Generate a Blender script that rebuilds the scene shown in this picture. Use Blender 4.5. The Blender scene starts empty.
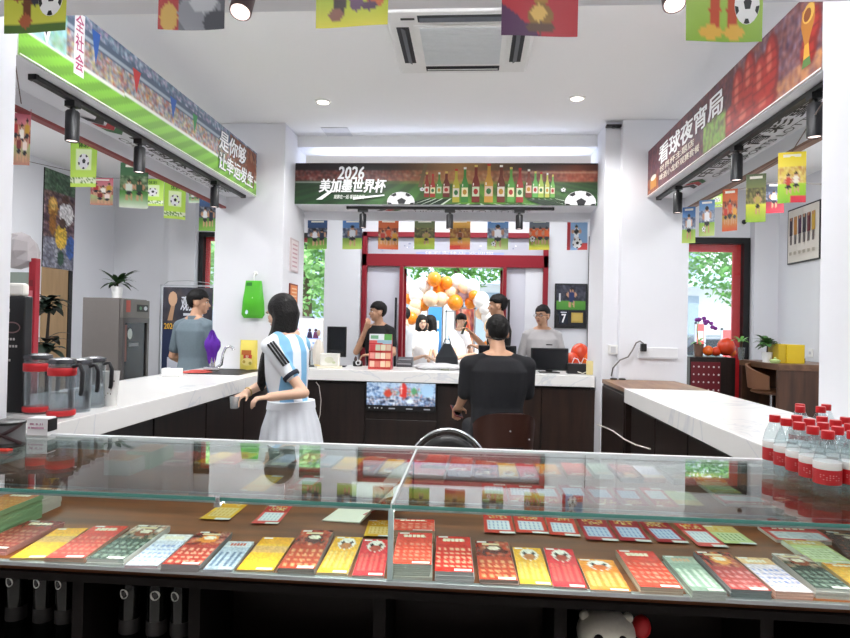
import bpy, bmesh, math, random
import numpy as np
from mathutils import Vector, Matrix, Euler
SC = bpy.context.scene
COL = SC.collection
RND = random.Random(7)
pi = math.pi

# ------------------------------------------------------------------ camera
FOC = 620.0
CAM_LOC = Vector((0, 0, 1.45))
YAW, PITCH, ROLL = 0.0764, 0.0101, 0.0206
_f = Vector((-math.sin(YAW) * math.cos(PITCH), math.cos(YAW) * math.cos(PITCH), math.sin(PITCH)))
_r0 = Vector((math.cos(YAW), math.sin(YAW), 0)); _u0 = _r0.cross(_f)
_r = _r0 * math.cos(ROLL) + _u0 * math.sin(ROLL)
_u = _u0 * math.cos(ROLL) - _r0 * math.sin(ROLL)
cam_d = bpy.data.cameras.new('camera'); cam = bpy.data.objects.new('camera', cam_d); COL.objects.link(cam)
cam_d.sensor_fit = 'HORIZONTAL'; cam_d.sensor_width = 36.0; cam_d.lens = FOC * 36.0 / 850.0
cam_d.clip_start = 0.05
cam.matrix_world = Matrix(((_r.x, _u.x, -_f.x, 0), (_r.y, _u.y, -_f.y, 0), (_r.z, _u.z, -_f.z, CAM_LOC.z), (0, 0, 0, 1)))
SC.camera = cam

def at(px, py, y=None, z=None, x=None):
    """the point of the room seen at a place of the photograph, on the plane y=, z= or x="""
    d = _r * ((px - 425) / FOC) + _u * ((319 - py) / FOC) + _f
    if y is not None: t = (y - CAM_LOC.y) / d.y
    elif z is not None: t = (z - CAM_LOC.z) / d.z
    else: t = (x - CAM_LOC.x) / d.x
    return CAM_LOC + d * t

# ------------------------------------------------------------------ world, sun, lights, exposure
w = bpy.data.worlds.new('sky'); SC.world = w; w.use_nodes = True
nt = w.node_tree; bg = nt.nodes['Background']
bg.inputs[0].default_value = (0.80, 0.90, 1.0, 1); bg.inputs[1].default_value = 1.45

def light(name, kind, loc, energy, color=(1, 1, 1), rot=(0, 0, 0), size=None, size_y=None, **kw):
    l = bpy.data.lights.new(name, kind); o = bpy.data.objects.new(name, l); COL.objects.link(o)
    o.location = loc; o.rotation_euler = rot; l.energy = energy; l.color = color
    if kind == 'AREA':
        if size_y: l.shape = 'RECTANGLE'; l.size = size; l.size_y = size_y
        else: l.shape = 'DISK'; l.size = size
    for k, v in kw.items(): setattr(l, k, v)
    return o
sun = light('sun', 'SUN', (0, 12, 10), 3.0, (1, .97, .9), (math.radians(38), math.radians(12), math.radians(25)), angle=.02)
# LED strip in the rear cove, and an unseen uplight added over the front bulkhead
CZ = 3.13
UP = (pi, 0, 0)
light('cove_light_rear', 'AREA', (-.25, 5.62, 2.90), 3.2, (.70, .78, 1), UP, 2.4, .12)
light('added_front_uplight', 'AREA', (-.18, 1.72, 2.90), 54, (.97, .98, 1), UP, 2.8, .4)
# downlights in the ceiling recess, the front pair unseen
for x, y in ((-.98, 4.62), (.70, 4.62), (-.55, 2.9), (.12, 2.9)):
    light('downlight', 'SPOT', (x, y, CZ - .03), 33, (1, .985, .97), (0, 0, 0), spot_size=math.radians(150), spot_blend=.6, shadow_soft_size=.06)
for x, y, sx, sy, e in ((-3.3, 4.6, .3, 1.6, 36), (2.6, 5.0, .3, 1.6, 27), (-.2, 6.7, 2.2, .3, 26), (-3.2, 1.8, .3, 1.6, 14), (2.7, 2.2, .3, 1.6, 14), (-.9, -.3, .5, 1.2, 17), (.9, -.3, .5, 1.2, 17)):
    light('added_fill_light', 'AREA', (x, y, CZ - .03), e * .85, (.97, .985, 1), (0, 0, 0), sx, sy)  # unseen area lights added to fill the side seating, rear aisle and hall
light('added_case_light', 'AREA', (-.23, 1.388, 1.032), 3.0, (1, .95, .88), (math.radians(-28), 0, 0), 3.0, .008)  # unseen strip added under the front glass edge to brighten the cards
VS = SC.view_settings
SC.display_settings.display_device = 'sRGB'
VS.view_transform = 'Standard'; VS.look = 'None'; VS.exposure = 0.86; VS.gamma = 1.0; VS.use_curve_mapping = False

# ------------------------------------------------------------------ materials
def lin(c):
    if isinstance(c, str):
        c = c.lstrip('#'); c = tuple(int(c[i:i + 2], 16) / 255 for i in (0, 2, 4))
    return tuple((v / 12.92 if v <= .04045 else ((v + .055) / 1.055) ** 2.4) for v in c[:3])
_M = {}
def mat(name, hexc, rough=.55, metal=0.0, var=.04, scale=30, bump=0.0, coat=0.0, spec=.5, trans=0.0, sheen=0.0):
    if name in _M: return _M[name]
    m = bpy.data.materials.new(name); m.use_nodes = True; N = m.node_tree.nodes; L = m.node_tree.links
    b = N['Principled BSDF']; c = lin(hexc)
    b.inputs['Roughness'].default_value = rough; b.inputs['Metallic'].default_value = metal
    b.inputs['Specular IOR Level'].default_value = spec
    if coat: b.inputs['Coat Weight'].default_value = coat; b.inputs['Coat Roughness'].default_value = .08
    if sheen: b.inputs['Sheen Weight'].default_value = sheen
    if trans: b.inputs['Transmission Weight'].default_value = trans
    tc = N.new('ShaderNodeTexCoord'); n = N.new('ShaderNodeTexNoise'); n.inputs['Scale'].default_value = scale; n.inputs['Detail'].default_value = 3
    L.new(tc.outputs['Object'], n.inputs['Vector'])
    mx = N.new('ShaderNodeMix'); mx.data_type = 'RGBA'
    mx.inputs['A'].default_value = tuple(max(0, v * (1 - var)) for v in c) + (1,)
    mx.inputs['B'].default_value = tuple(min(1, v * (1 + var)) for v in c) + (1,)
    L.new(n.outputs['Fac'], mx.inputs['Factor']); L.new(mx.outputs['Result'], b.inputs['Base Color'])
    if bump:
        bp = N.new('ShaderNodeBump'); bp.inputs['Strength'].default_value = bump; bp.inputs['Distance'].default_value = .01
        L.new(n.outputs['Fac'], bp.inputs['Height']); L.new(bp.outputs['Normal'], b.inputs['Normal'])
    _M[name] = m
    return m
def mat_emit(name, hexc, strength):
    if name in _M: return _M[name]
    m = bpy.data.materials.new(name); m.use_nodes = True; b = m.node_tree.nodes['Principled BSDF']
    b.inputs['Base Color'].default_value = lin(hexc) + (1,)
    b.inputs['Emission Color'].default_value = lin(hexc) + (1,); b.inputs['Emission Strength'].default_value = strength
    _M[name] = m; return m
def mat_print(name='print', rough=.35, emit=0.0, coat=0.0):
    """printed ink: the colours are the print's own, read from the mesh"""
    if name in _M: return _M[name]
    m = bpy.data.materials.new(name); m.use_nodes = True; N = m.node_tree.nodes; L = m.node_tree.links
    b = N['Principled BSDF']; b.inputs['Roughness'].default_value = rough
    a = N.new('ShaderNodeAttribute'); a.attribute_name = 'ink'
    L.new(a.outputs['Color'], b.inputs['Base Color'])
    if coat: b.inputs['Coat Weight'].default_value = coat
    if emit:
        L.new(a.outputs['Color'], b.inputs['Emission Color']); b.inputs['Emission Strength'].default_value = emit
    _M[name] = m; return m
def mat_wood(name, c1, c2, rough=.4, axis='X', scale=6, coat=0.0, spec=.5):
    if name in _M: return _M[name]
    m = bpy.data.materials.new(name); m.use_nodes = True; N = m.node_tree.nodes; L = m.node_tree.links
    b = N['Principled BSDF']; b.inputs['Roughness'].default_value = rough; b.inputs['Specular IOR Level'].default_value = spec
    if coat: b.inputs['Coat Weight'].default_value = coat
    tc = N.new('ShaderNodeTexCoord'); mp = N.new('ShaderNodeMapping')
    s = {'X': (.12, 1, 1), 'Y': (1, .12, 1), 'Z': (1, 1, .12)}[axis]
    mp.inputs['Scale'].default_value = tuple(v * scale for v in s)
    n = N.new('ShaderNodeTexNoise'); n.inputs['Scale'].default_value = 3; n.inputs['Detail'].default_value = 6; n.inputs['Distortion'].default_value = .4
    r = N.new('ShaderNodeValToRGB'); r.color_ramp.elements[0].position = .35; r.color_ramp.elements[1].position = .68
    r.color_ramp.elements[0].color = lin(c1) + (1,); r.color_ramp.elements[1].color = lin(c2) + (1,)
    L.new(tc.outputs['Object'], mp.inputs['Vector']); L.new(mp.outputs['Vector'], n.inputs['Vector'])
    L.new(n.outputs['Fac'], r.inputs['Fac']); L.new(r.outputs['Color'], b.inputs['Base Color'])
    _M[name] = m; return m
def mat_marble(name):
    if name in _M: return _M[name]
    m = bpy.data.materials.new(name); m.use_nodes = True; N = m.node_tree.nodes; L = m.node_tree.links
    b = N['Principled BSDF']; b.inputs['Roughness'].default_value = .22
    tc = N.new('ShaderNodeTexCoord'); n = N.new('ShaderNodeTexNoise'); n.inputs['Scale'].default_value = 1.1; n.inputs['Detail'].default_value = 4; n.inputs['Distortion'].default_value = 1.2
    a = N.new('ShaderNodeMath'); a.operation = 'SUBTRACT'; a.inputs[1].default_value = .5
    ab = N.new('ShaderNodeMath'); ab.operation = 'ABSOLUTE'
    r = N.new('ShaderNodeValToRGB'); r.color_ramp.elements[0].position = 0; r.color_ramp.elements[1].position = .012
    r.color_ramp.elements[0].color = lin('#dadce0') + (1,); r.color_ramp.elements[1].color = lin('#edecea') + (1,)
    L.new(tc.outputs['Object'], n.inputs['Vector']); L.new(n.outputs['Fac'], a.inputs[0]); L.new(a.outputs[0], ab.inputs[0])
    L.new(ab.outputs[0], r.inputs['Fac']); L.new(r.outputs['Color'], b.inputs['Base Color'])
    _M[name] = m; return m
def mat_glass(name, tint='#f4fbf8', ior=1.5, rough=0.0, haze=0.0, refl=1.0):
    """thin clear pane: straight-through transmission plus a Fresnel reflection"""
    if name in _M: return _M[name]
    m = bpy.data.materials.new(name); m.use_nodes = True; N = m.node_tree.nodes; L = m.node_tree.links
    N.remove(N['Principled BSDF']); out = N['Material Output']
    t = N.new('ShaderNodeBsdfTransparent'); t.inputs[0].default_value = lin(tint) + (1,)
    g = N.new('ShaderNodeBsdfGlossy'); g.inputs['Roughness'].default_value = rough
    g.inputs[0].default_value = (refl, refl, refl, 1)
    f = N.new('ShaderNodeFresnel'); ge = N.new('ShaderNodeNewGeometry'); mi = N.new('ShaderNodeMix')   # the same reflection entering and leaving
    mi.inputs['A'].default_value = ior; mi.inputs['B'].default_value = 1 / ior
    L.new(ge.outputs['Backfacing'], mi.inputs['Factor']); L.new(mi.outputs['Result'], f.inputs[0])
    x = N.new('ShaderNodeMixShader')
    L.new(f.outputs[0], x.inputs[0]); L.new(t.outputs[0], x.inputs[1]); L.new(g.outputs[0], x.inputs[2])
    last = x
    if haze:
        d = N.new('ShaderNodeBsdfDiffuse'); d.inputs[0].default_value = (.85, .87, .9, 1)
        y = N.new('ShaderNodeMixShader'); y.inputs[0].default_value = haze
        L.new(x.outputs[0], y.inputs[1]); L.new(d.outputs[0], y.inputs[2]); last = y
    L.new(last.outputs[0], out.inputs[0])
    _M[name] = m; return m

# ------------------------------------------------------------------ mesh building
def V3(*a): return Vector(a)
class MB:
    def __init__(s): s.v = []; s.f = []; s.mi = []; s.cur = 0
    def m(s, i): s.cur = i; return s
    def add(s, vs, fs):
        o = len(s.v); s.v += [tuple(v) for v in vs]
        for f in fs: s.f.append([i + o for i in f]); s.mi.append(s.cur)
        return s
    def box(s, c, d, rot=None):
        hx, hy, hz = d[0] / 2, d[1] / 2, d[2] / 2
        vs = [Vector((x, y, z)) for x in (-hx, hx) for y in (-hy, hy) for z in (-hz, hz)]
        if rot is not None:
            R = rot if isinstance(rot, Matrix) else Euler(rot).to_matrix()
            vs = [R @ v for v in vs]
        c = Vector(c)
        return s.add([v + c for v in vs], [(0, 1, 3, 2), (4, 6, 7, 5), (0, 4, 5, 1), (2, 3, 7, 6), (0, 2, 6, 4), (1, 5, 7, 3)])
    def bx(s, x0, x1, y0, y1, z0, z1): return s.box(((x0 + x1) / 2, (y0 + y1) / 2, (z0 + z1) / 2), (x1 - x0, y1 - y0, z1 - z0))
    def loft(s, rings, cap=True, closed=True):
        n = len(rings[0]); vs = [p for r in rings for p in r]; fs = []
        for k in range(len(rings) - 1):
            for i in range(n if closed else n - 1):
                j = (i + 1) % n; fs.append((k * n + i, k * n + j, (k + 1) * n + j, (k + 1) * n + i))
        if cap: fs.append(tuple(range(n - 1, -1, -1))); fs.append(tuple((len(rings) - 1) * n + i for i in range(n)))
        return s.add(vs, fs)
    def cyl(s, p0, p1, r0, r1=None, n=16, cap=True):
        p0 = Vector(p0); p1 = Vector(p1); r1 = r0 if r1 is None else r1
        a = (p1 - p0).normalized(); b = a.orthogonal().normalized(); c = a.cross(b)
        R = lambda p, r: [p + (b * math.cos(t) + c * math.sin(t)) * r for t in [2 * pi * i / n for i in range(n)]]
        return s.loft([R(p0, r0), R(p1, r1)], cap)
    def lathe(s, prof, c=(0, 0, 0), n=20, axis=None, sx=1, sy=1):
        c = Vector(c); rings = []
        for r, z in prof:
            r = max(r, 1e-4)
            rings.append([c + Vector((r * math.cos(2 * pi * i / n) * sx, r * math.sin(2 * pi * i / n) * sy, z)) for i in range(n)])
        return s.loft(rings)
    def tube(s, pts, r, n=8, cap=True):
        pts = [Vector(p) for p in pts]; rings = []; prev = None
        for i, p in enumerate(pts):
            d = (pts[min(i + 1, len(pts) - 1)] - pts[max(i - 1, 0)]).normalized()
            b = d.orthogonal().normalized() if prev is None else (prev - d * prev.dot(d)).normalized()
            prev = b; c = d.cross(b); rr = r[i] if isinstance(r, (list, tuple)) else r
            rings.append([p + (b * math.cos(2 * pi * k / n) + c * math.sin(2 * pi * k / n)) * rr for k in range(n)])
        return s.loft(rings, cap)
    def ell(s, c, r, nu=16, nv=10, rot=None, fn=None):
        c = Vector(c); R = None if rot is None else (rot if isinstance(rot, Matrix) else Euler(rot).to_matrix())
        rings = []
        for k in range(nv + 1):
            t = pi * k / nv; t = min(max(t, .02), pi - .02); ring = []
            for i in range(nu):
                u = 2 * pi * i / nu; d = Vector((math.sin(t) * math.cos(u), math.sin(t) * math.sin(u), -math.cos(t)))
                q = fn(d) if fn else 1.0
                p = Vector((d.x * r[0] * q, d.y * r[1] * q, d.z * r[2] * q))
                ring.append(c + (R @ p if R else p))
            rings.append(ring)
        return s.loft(rings)
    def prism(s, poly, z0, z1):
        n = len(poly)
        return s.loft([[Vector((p[0], p[1], z0)) for p in poly], [Vector((p[0], p[1], z1)) for p in poly]])
    def quad(s, *p): return s.add(p, [tuple(range(len(p)))])
    def build(s, name, mats, parent=None, org=(0, 0, 0), smooth=None, bev=0.0, seg=2, sub=0, loc=None):
        me = bpy.data.meshes.new(name); org = Vector(org)
        me.from_pydata([tuple(Vector(v) - org) for v in s.v], [], s.f)
        if not isinstance(mats, (list, tuple)): mats = [mats]
        for m in mats: me.materials.append(m)
        if len(mats) > 1: me.polygons.foreach_set('material_index', [min(i, len(mats) - 1) for i in s.mi])
        bm = bmesh.new(); bm.from_mesh(me); bmesh.ops.recalc_face_normals(bm, faces=bm.faces[:])
        if smooth is not None:
            lim = math.radians(smooth)
            for f in bm.faces: f.smooth = True
            for e in bm.edges:
                if len(e.link_faces) == 2 and e.calc_face_angle(0) > lim: e.smooth = False
        bm.to_mesh(me); bm.free()
        o = bpy.data.objects.new(name, me); COL.objects.link(o)
        if parent is not None: o.parent = parent
        else: o.location = org
        if loc is not None: o.location = loc
        if bev:
            b = o.modifiers.new('bevel', 'BEVEL'); b.width = bev; b.segments = seg; b.limit_method = 'ANGLE'
        if sub:
            u = o.modifiers.new('sub', 'SUBSURF'); u.levels = sub; u.render_levels = sub
        return o
def tag(o, label, cat, group=None, kind=None):
    o['label'] = label; o['category'] = cat
    if group: o['group'] = group
    if kind: o['kind'] = kind
    return o
def thing(name, label, cat, loc=(0, 0, 0), rz=0.0, group=None):
    o = bpy.data.objects.new(name, None); COL.objects.link(o); o.empty_display_size = .1
    o.location = loc; o.rotation_euler = (0, 0, rz)
    return tag(o, label, cat, group)
def struct(name, mb, mats, **k):
    o = mb.build(name, mats, **k); o['kind'] = 'structure'; return o
def copy_tree(o, parent=None):
    c = o.copy(); COL.objects.link(c)
    if parent is not None: c.parent = parent
    for ch in list(o.children): copy_tree(ch, c)
    return c

# ------------------------------------------------------------------ prints: pictures and lettering as flat ink on a sheet
_T = {}
def text_polys(body, bold=.012, shear=0.0):
    k = (body, bold, shear)
    if k in _T: return _T[k]
    c = bpy.data.curves.new('t', 'FONT'); c.body = body; c.offset = 0.0; c.resolution_u = 2; c.shear = shear
    o = bpy.data.objects.new('t', c); COL.objects.link(o)
    me = bpy.data.meshes.new_from_object(o.evaluated_get(bpy.context.evaluated_depsgraph_get()))
    vs = np.array([v.co[:2] for v in me.vertices]) if len(me.vertices) else np.zeros((1, 2))
    fs = [tuple(p.vertices) for p in me.polygons]
    lo = vs.min(0); hi = vs.max(0); dim = np.maximum(hi - lo, 1e-6); vs = (vs - lo) / dim
    bpy.data.objects.remove(o); bpy.data.curves.remove(c); bpy.data.meshes.remove(me)
    _T[k] = (vs, fs, dim); return _T[k]
class Art:
    """layers of ink on the unit square, laid onto a surface by a function (u, v) -> point"""
    def __init__(s): s.v = []; s.c = []; s.f = []; s.k = 0
    def _next(s): s.k += 1; return s.k - 1
    def raster(s, a, u0=0, v0=0, u1=1, v1=1):
        """a: rows from the top, (h, w, 3) sRGB 0..1"""
        a = np.clip(np.asarray(a, float), 0, 1); h, w_ = a.shape[:2]; k = s._next(); o = len(s.v)
        L = np.where(a <= .04045, a / 12.92, ((a + .055) / 1.055) ** 2.4)
        for j in range(h):
            v = v1 + (v0 - v1) * j / (h - 1)
            for i in range(w_):
                s.v.append((u0 + (u1 - u0) * i / (w_ - 1), v, k)); s.c.append(tuple(L[j, i]))
        for j in range(h - 1):
            for i in range(w_ - 1):
                p = o + j * w_ + i; s.f.append((p, p + w_, p + w_ + 1, p + 1))
        return s
    def poly(s, pts, c, k=None):
        k = s._next() if k is None else k; o = len(s.v); L = lin(c)
        for p in pts: s.v.append((p[0], p[1], k)); s.c.append(L)
        s.f.append(tuple(range(o, o + len(pts)))); return s
    def rect(s, u0, v0, u1, v1, c): return s.poly([(u0, v0), (u1, v0), (u1, v1), (u0, v1)], c)
    def ell(s, cu, cv, ru, rv, c, n=14, a0=0): return s.poly([(cu + ru * math.cos(a0 + 2 * pi * i / n), cv + rv * math.sin(a0 + 2 * pi * i / n)) for i in range(n)], c)
    def text(s, body, u0, v0, u1, v1, c, bold=.012, shear=0.0, edge=None, ew=.004):
        if edge: s.text(body, u0 - ew, v0 - ew * 2, u1 + ew, v1 + ew * 2, edge, bold + .03, shear)
        vs, fs, dim = text_polys(body, 0, shear); L = lin(c); d = bold * .75
        for ax_, ay_ in ([(0, 0)] if bold < .008 else [(-1, -.6), (1, -.6), (-1, .6), (1, .6), (0, 0)]):
            k = s._next(); o = len(s.v); du = ax_ * d / dim[0] * (u1 - u0); dv = ay_ * d / dim[1] * (v1 - v0)
            for x, y in vs: s.v.append((u0 + du + (u1 - u0) * x, v0 + dv + (v1 - v0) * y, k)); s.c.append(L)
            for f in fs: s.f.append(tuple(i + o for i in f))
        return s
    def ball(s, cu, cv, ru, rv):
        s.ell(cu, cv, ru, rv, '#e9e9ea', 20); s.ell(cu + .05 * ru, cv + .05 * rv, ru * .34, rv * .34, '#17181c', 5, pi / 2)
        k = s._next()
        for i in range(5):
            a = pi / 2 + pi / 5 + 2 * pi * i / 5
            p = [(cu + ru * .97 * math.cos(a + d), cv + rv * .97 * math.sin(a + d)) for d in (-.24, 0, .24)]
            p.append((cu + ru * .72 * math.cos(a + .16), cv + rv * .72 * math.sin(a + .16))); p.append((cu + ru * .72 * math.cos(a - .16), cv + rv * .72 * math.sin(a - .16)))
            s.poly(p, '#17181c', k)
        return s
    def build(s, name, fn, mat_, parent=None, org=(0, 0, 0), lift=.0004, nrm=None):
        org = Vector(org); nrm = Vector(nrm)
        me = bpy.data.meshes.new(name)
        cl = lambda t: min(1.0, max(0.0, t))
        me.from_pydata([tuple(Vector(fn(cl(u), cl(v))) + nrm * (lift * k) - org) for u, v, k in s.v], [], s.f)
        at_ = me.attributes.new('ink', 'FLOAT_COLOR', 'POINT')
        at_.data.foreach_set('color', np.array([c + (1.0,) for c in s.c], dtype=np.float32).ravel())
        me.materials.append(mat_)
        o = bpy.data.objects.new(name, me); COL.objects.link(o)
        if parent is not None: o.parent = parent
        else: o.location = org
        return o
def plane_fn(p0, U, Vv):
    p0, U, Vv = Vector(p0), Vector(U), Vector(Vv)
    return lambda u, v: p0 + U * u + Vv * v
RS = np.random.RandomState(3)
def H(c):
    c = c.lstrip('#'); return np.array([int(c[i:i + 2], 16) / 255 for i in (0, 2, 4)])
def blur(a, n=1):
    for _ in range(n):
        p = np.pad(a, ((1, 1), (1, 1), (0, 0)), 'edge')
        a = (p[1:-1, 1:-1] * 2 + p[:-2, 1:-1] + p[2:, 1:-1] + p[1:-1, :-2] + p[1:-1, 2:]) / 6
    return a
def flat(h, w_, c): return np.ones((h, w_, 3)) * H(c)
def vgrad(h, w_, c0, c1): 
    t = np.linspace(0, 1, h)[:, None, None]; return np.ones((h, w_, 3)) * (H(c0) * (1 - t) + H(c1) * t)
def specks(a, cols, dens, sl=(slice(None), slice(None))):
    b = a[sl]; h, w_ = b.shape[:2]; m = RS.rand(h, w_) < dens; pick = RS.randint(0, len(cols), (h, w_)); C = np.array([H(c) for c in cols])
    b[m] = C[pick][m]; return a
def dot(a, cx, cy, rx, ry, c, al=1.0):
    h, w_ = a.shape[:2]; Y, X = np.mgrid[0:h, 0:w_]; m = ((X - cx) / max(rx, .01)) ** 2 + ((Y - cy) / max(ry, .01)) ** 2 <= 1
    a[m] = a[m] * (1 - al) + H(c) * al; return a
PRINT = mat_print('print', .45); GLOSSY = mat_print('glossy_print', .25, coat=.2); SCREEN = mat_print('screen_image', .3, emit=.5)
# ------------------------------------------------------------------ the room
WHITE = mat('white_paint', '#e3e4e9', .6, var=.015, scale=3)
CEILM = mat('ceiling_paint', '#f8f8f8', .7, var=.01, scale=2)
FLOORM = mat('floor_tile', '#b9b4ae', .25, var=.08, scale=2)
DARKW = mat_wood('dark_walnut', '#140c0a', '#261814', .42, 'Z', 7)
DARKW2 = mat_wood('walnut_panel', '#20140f', '#36231b', .4, 'Z', 6)
BROWNT = mat_wood('brown_wood_top', '#6b4a35', '#94704f', .35, 'Y', 6)
MARBLE = mat_marble('white_marble')
RED = mat('red_frame', '#8a1022', .35)
REDB = mat('bright_red', '#cf1f28', .4)
BLACK = mat('black_plastic', '#121214', .4)
BLACKM = mat('black_metal', '#18181a', .35, .3)
GREY = mat('grey_plastic', '#8f9094', .45)
LGREY = mat('light_grey', '#c9cacd', .5)
CHROME = mat('chrome', '#d5d7da', .18, 1.0)
ALU = mat('aluminium', '#bfc2c6', .3, .9)
WPLAST = mat('white_plastic', '#ececea', .4)
GLASS = mat_glass('clear_glass', '#f2faf7')
WINGL = mat_glass('window_glass', '#fbfdfd', 1.35)
XL, XR, YF, YN = -4.59, 3.53, 7.60, -3.0

struct('floor', MB().bx(XL - .2, XR + .2, YN, YF + .2, -.1, 0), FLOORM)
struct('ceiling', MB().bx(XL - .2, XR + .2, YN, YF + .2, CZ, CZ + .12), CEILM)
struct('wall_left', MB().bx(XL - .15, XL, YN, YF + .2, 0, CZ), WHITE)
struct('wall_front', MB().bx(XL - .2, XR + .2, YN - .15, YN, 0, CZ), mat('front_wall', '#a9a5a2', .7))
struct('wall_right', MB().bx(XR, XR + .15, YN, YF + .2, 0, CZ), WHITE)
m = MB(); y0, y1 = YF, YF + .2
WIN = [(-3.46, -1.56, .55, 2.57), (1.38, 3.25, .55, 2.56)]; DOOR = (-1.37, .90, 2.59)
m.bx(XL, WIN[0][0], y0, y1, 0, CZ); m.bx(WIN[0][0], WIN[0][1], y0, y1, 0, WIN[0][2]); m.bx(WIN[0][0], WIN[0][1], y0, y1, WIN[0][3], CZ)
m.bx(WIN[0][1], DOOR[0], y0, y1, 0, CZ); m.bx(DOOR[0], DOOR[1], y0, y1, DOOR[2], CZ); m.bx(DOOR[1], WIN[1][0], y0, y1, 0, CZ)
m.bx(WIN[1][0], WIN[1][1], y0, y1, 0, WIN[1][2]); m.bx(WIN[1][0], WIN[1][1], y0, y1, WIN[1][3], CZ); m.bx(WIN[1][1], XR, y0, y1, 0, CZ)
struct('wall_rear', m, WHITE)
struct('trim_1', MB().bx(-3.81, -3.47, YF - .12, YF, 0, CZ), WHITE)          # pilasters on the shopfront wall
struct('trim_2', MB().bx(-1.82, -1.38, YF - .12, YF, 0, CZ), WHITE)
struct('trim_3', MB().bx(3.26, XR, YF - .12, YF, 0, CZ), WHITE)
# four columns round the counters
struct('column_rear_left', MB().bx(-2.195, -1.60, 5.10, 5.75, 0, CZ), WHITE, bev=.006)
struct('column_rear_right', MB().bx(1.17, 1.70, 5.05, 5.75, 0, CZ).bx(1.05, 1.18, 5.12, 5.75, 0, CZ), WHITE, bev=.006)
struct('column_near_left', MB().bx(-2.42, -1.84, 1.75, 2.34, 0, CZ), WHITE, bev=.006)
struct('column_near_right', MB().bx(1.37, 2.0, 1.90, 2.57, 0, CZ), WHITE, bev=.006)
# bulkheads between the columns
B0, B1 = 2.50, 2.87
struct('trim_4', MB().bx(-2.10, -1.845, 2.34, 5.10, B0, B1).bx(-2.14, -2.10, 2.34, 5.10, B0 - .08, B1), WHITE)
struct('trim_5', MB().bx(1.375, 1.66, 2.57, 5.05, B0, B1).bx(1.66, 1.70, 2.57, 5.05, B0 - .08, B1), WHITE)
struct('trim_6', MB().bx(-1.60, 1.05, 5.405, 5.72, B0, B1).bx(-1.60, 1.05, 5.72, 5.75, B0 - .08, B1), WHITE)
struct('trim_7', MB().bx(-1.84, 1.37, 1.45, 2.04, B0, B1), WHITE)
struct('trim_8', MB().bx(-1.60, 1.05, 5.46, 5.75, CZ - .10, CZ), CEILM)
struct('trim_9', MB().bx(-2.145, -2.10, 2.34, 5.10, B0 - .095, B0 - .08), mat('rail_red', '#8a3d3d', .5))
struct('trim_10', MB().bx(1.66, 1.705, 2.57, 5.05, B0 - .095, B0 - .08), mat('rail_brown', '#8b6a5a', .5))

# windows
def window(n, x0, x1, z0, z1):
    f = MB(); t = .055 if n == 1 else .07
    f.bx(x0, x1, YF - .03, YF + .06, z1 - t, z1); f.bx(x0, x1, YF - .03, YF + .06, z0, z0 + t)
    tl = .015 if n == 2 else t
    f.bx(x0, x0 + tl, YF - .03, YF + .06, z0 + t, z1 - t); f.bx(x1 - t, x1, YF - .03, YF + .06, z0 + t, z1 - t)
    fr = struct('window_%d' % n, f, BLACKM)
    q = MB(); a, b = x0 + tl, x1 - t; c, d = z0 + t, z1 - t; k = .05 if n == 1 else .09
    q.bx(a, b, YF + .06, YF + .09, d - k, d); q.bx(a, a + (.015 if n == 2 else k), YF + .06, YF + .09, c, d - k); q.bx(b - k, b, YF + .06, YF + .09, c, d - k); q.bx(a + k, b - k, YF + .06, YF + .09, c, c + k)
    q.build('window_surround', REDB, fr)
    MB().bx(a, b, YF + .01, YF + .02, c, d).build('window_pane', WINGL, fr)
window(1, *WIN[0]); window(2, *WIN[1])
# doorway: red frame, transom, frosted side panels, two leaves standing open
x0, x1, zt = DOOR
f = MB(); a, b = YF - .05, YF + .1
HB, HT = 2.17, 2.32
f.bx(x0, x1, a, b, HB, HT); f.bx(x0, x1, a, b, zt - .06, zt); f.bx(x0, x0 + .06, a, b, 0, zt); f.bx(x1 - .06, x1, a, b, 0, zt)
PL, PR = at(401.5, 300, y=YF).x, at(504, 300, y=YF).x
f.bx(PL - .025, PL + .02, a, b, 0, HB); f.bx(PR - .02, PR + .025, a, b, 0, HB)
dr = struct('door_1', f, RED, bev=.004)
FROST = mat('frosted_panel', '#d2d2dc', .3, var=.02, scale=2)
MB().bx(x0 + .06, PL - .02, YF + .02, YF + .04, .0, HB).build('side_panel', FROST, dr)
MB().bx(PR + .02, at(525, 300, y=YF).x, YF + .02, YF + .04, .0, HB).build('side_panel', FROST, dr)
MB().bx(at(525, 300, y=YF).x, x1 - .06, YF - .0, YF + .04, .0, HB).build('side_panel', WHITE, dr)
MB().bx(x0 + .06, x1 - .06, YF + .02, YF + .03, HT, zt - .06).build('transom_pane', mat('transom_film', '#c6c8d4', .25, var=.05, scale=4), dr)
ar = Art()
for i in range(26):
    u = RS.rand() * .96 + .02; v = .15 + RS.rand() * .7; ar.ell(u, v, .004 + RS.rand() * .008, .05, ['#f2f2f6', '#aab3cc', '#8e97b0'][i % 3], 6)
ar.rect(.28, .0, .78, .16, '#a9b6e0'); ar.text('体彩实体店 欢迎您', .33, .03, .72, .2, '#eef0fa')
ar.build('transom_lettering', plane_fn((x0 + .06, YF + .018, HT), (x1 - x0 - .12, 0, 0), (0, 0, zt - .06 - HT)), PRINT, dr, nrm=(0, -1, 0))
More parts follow.
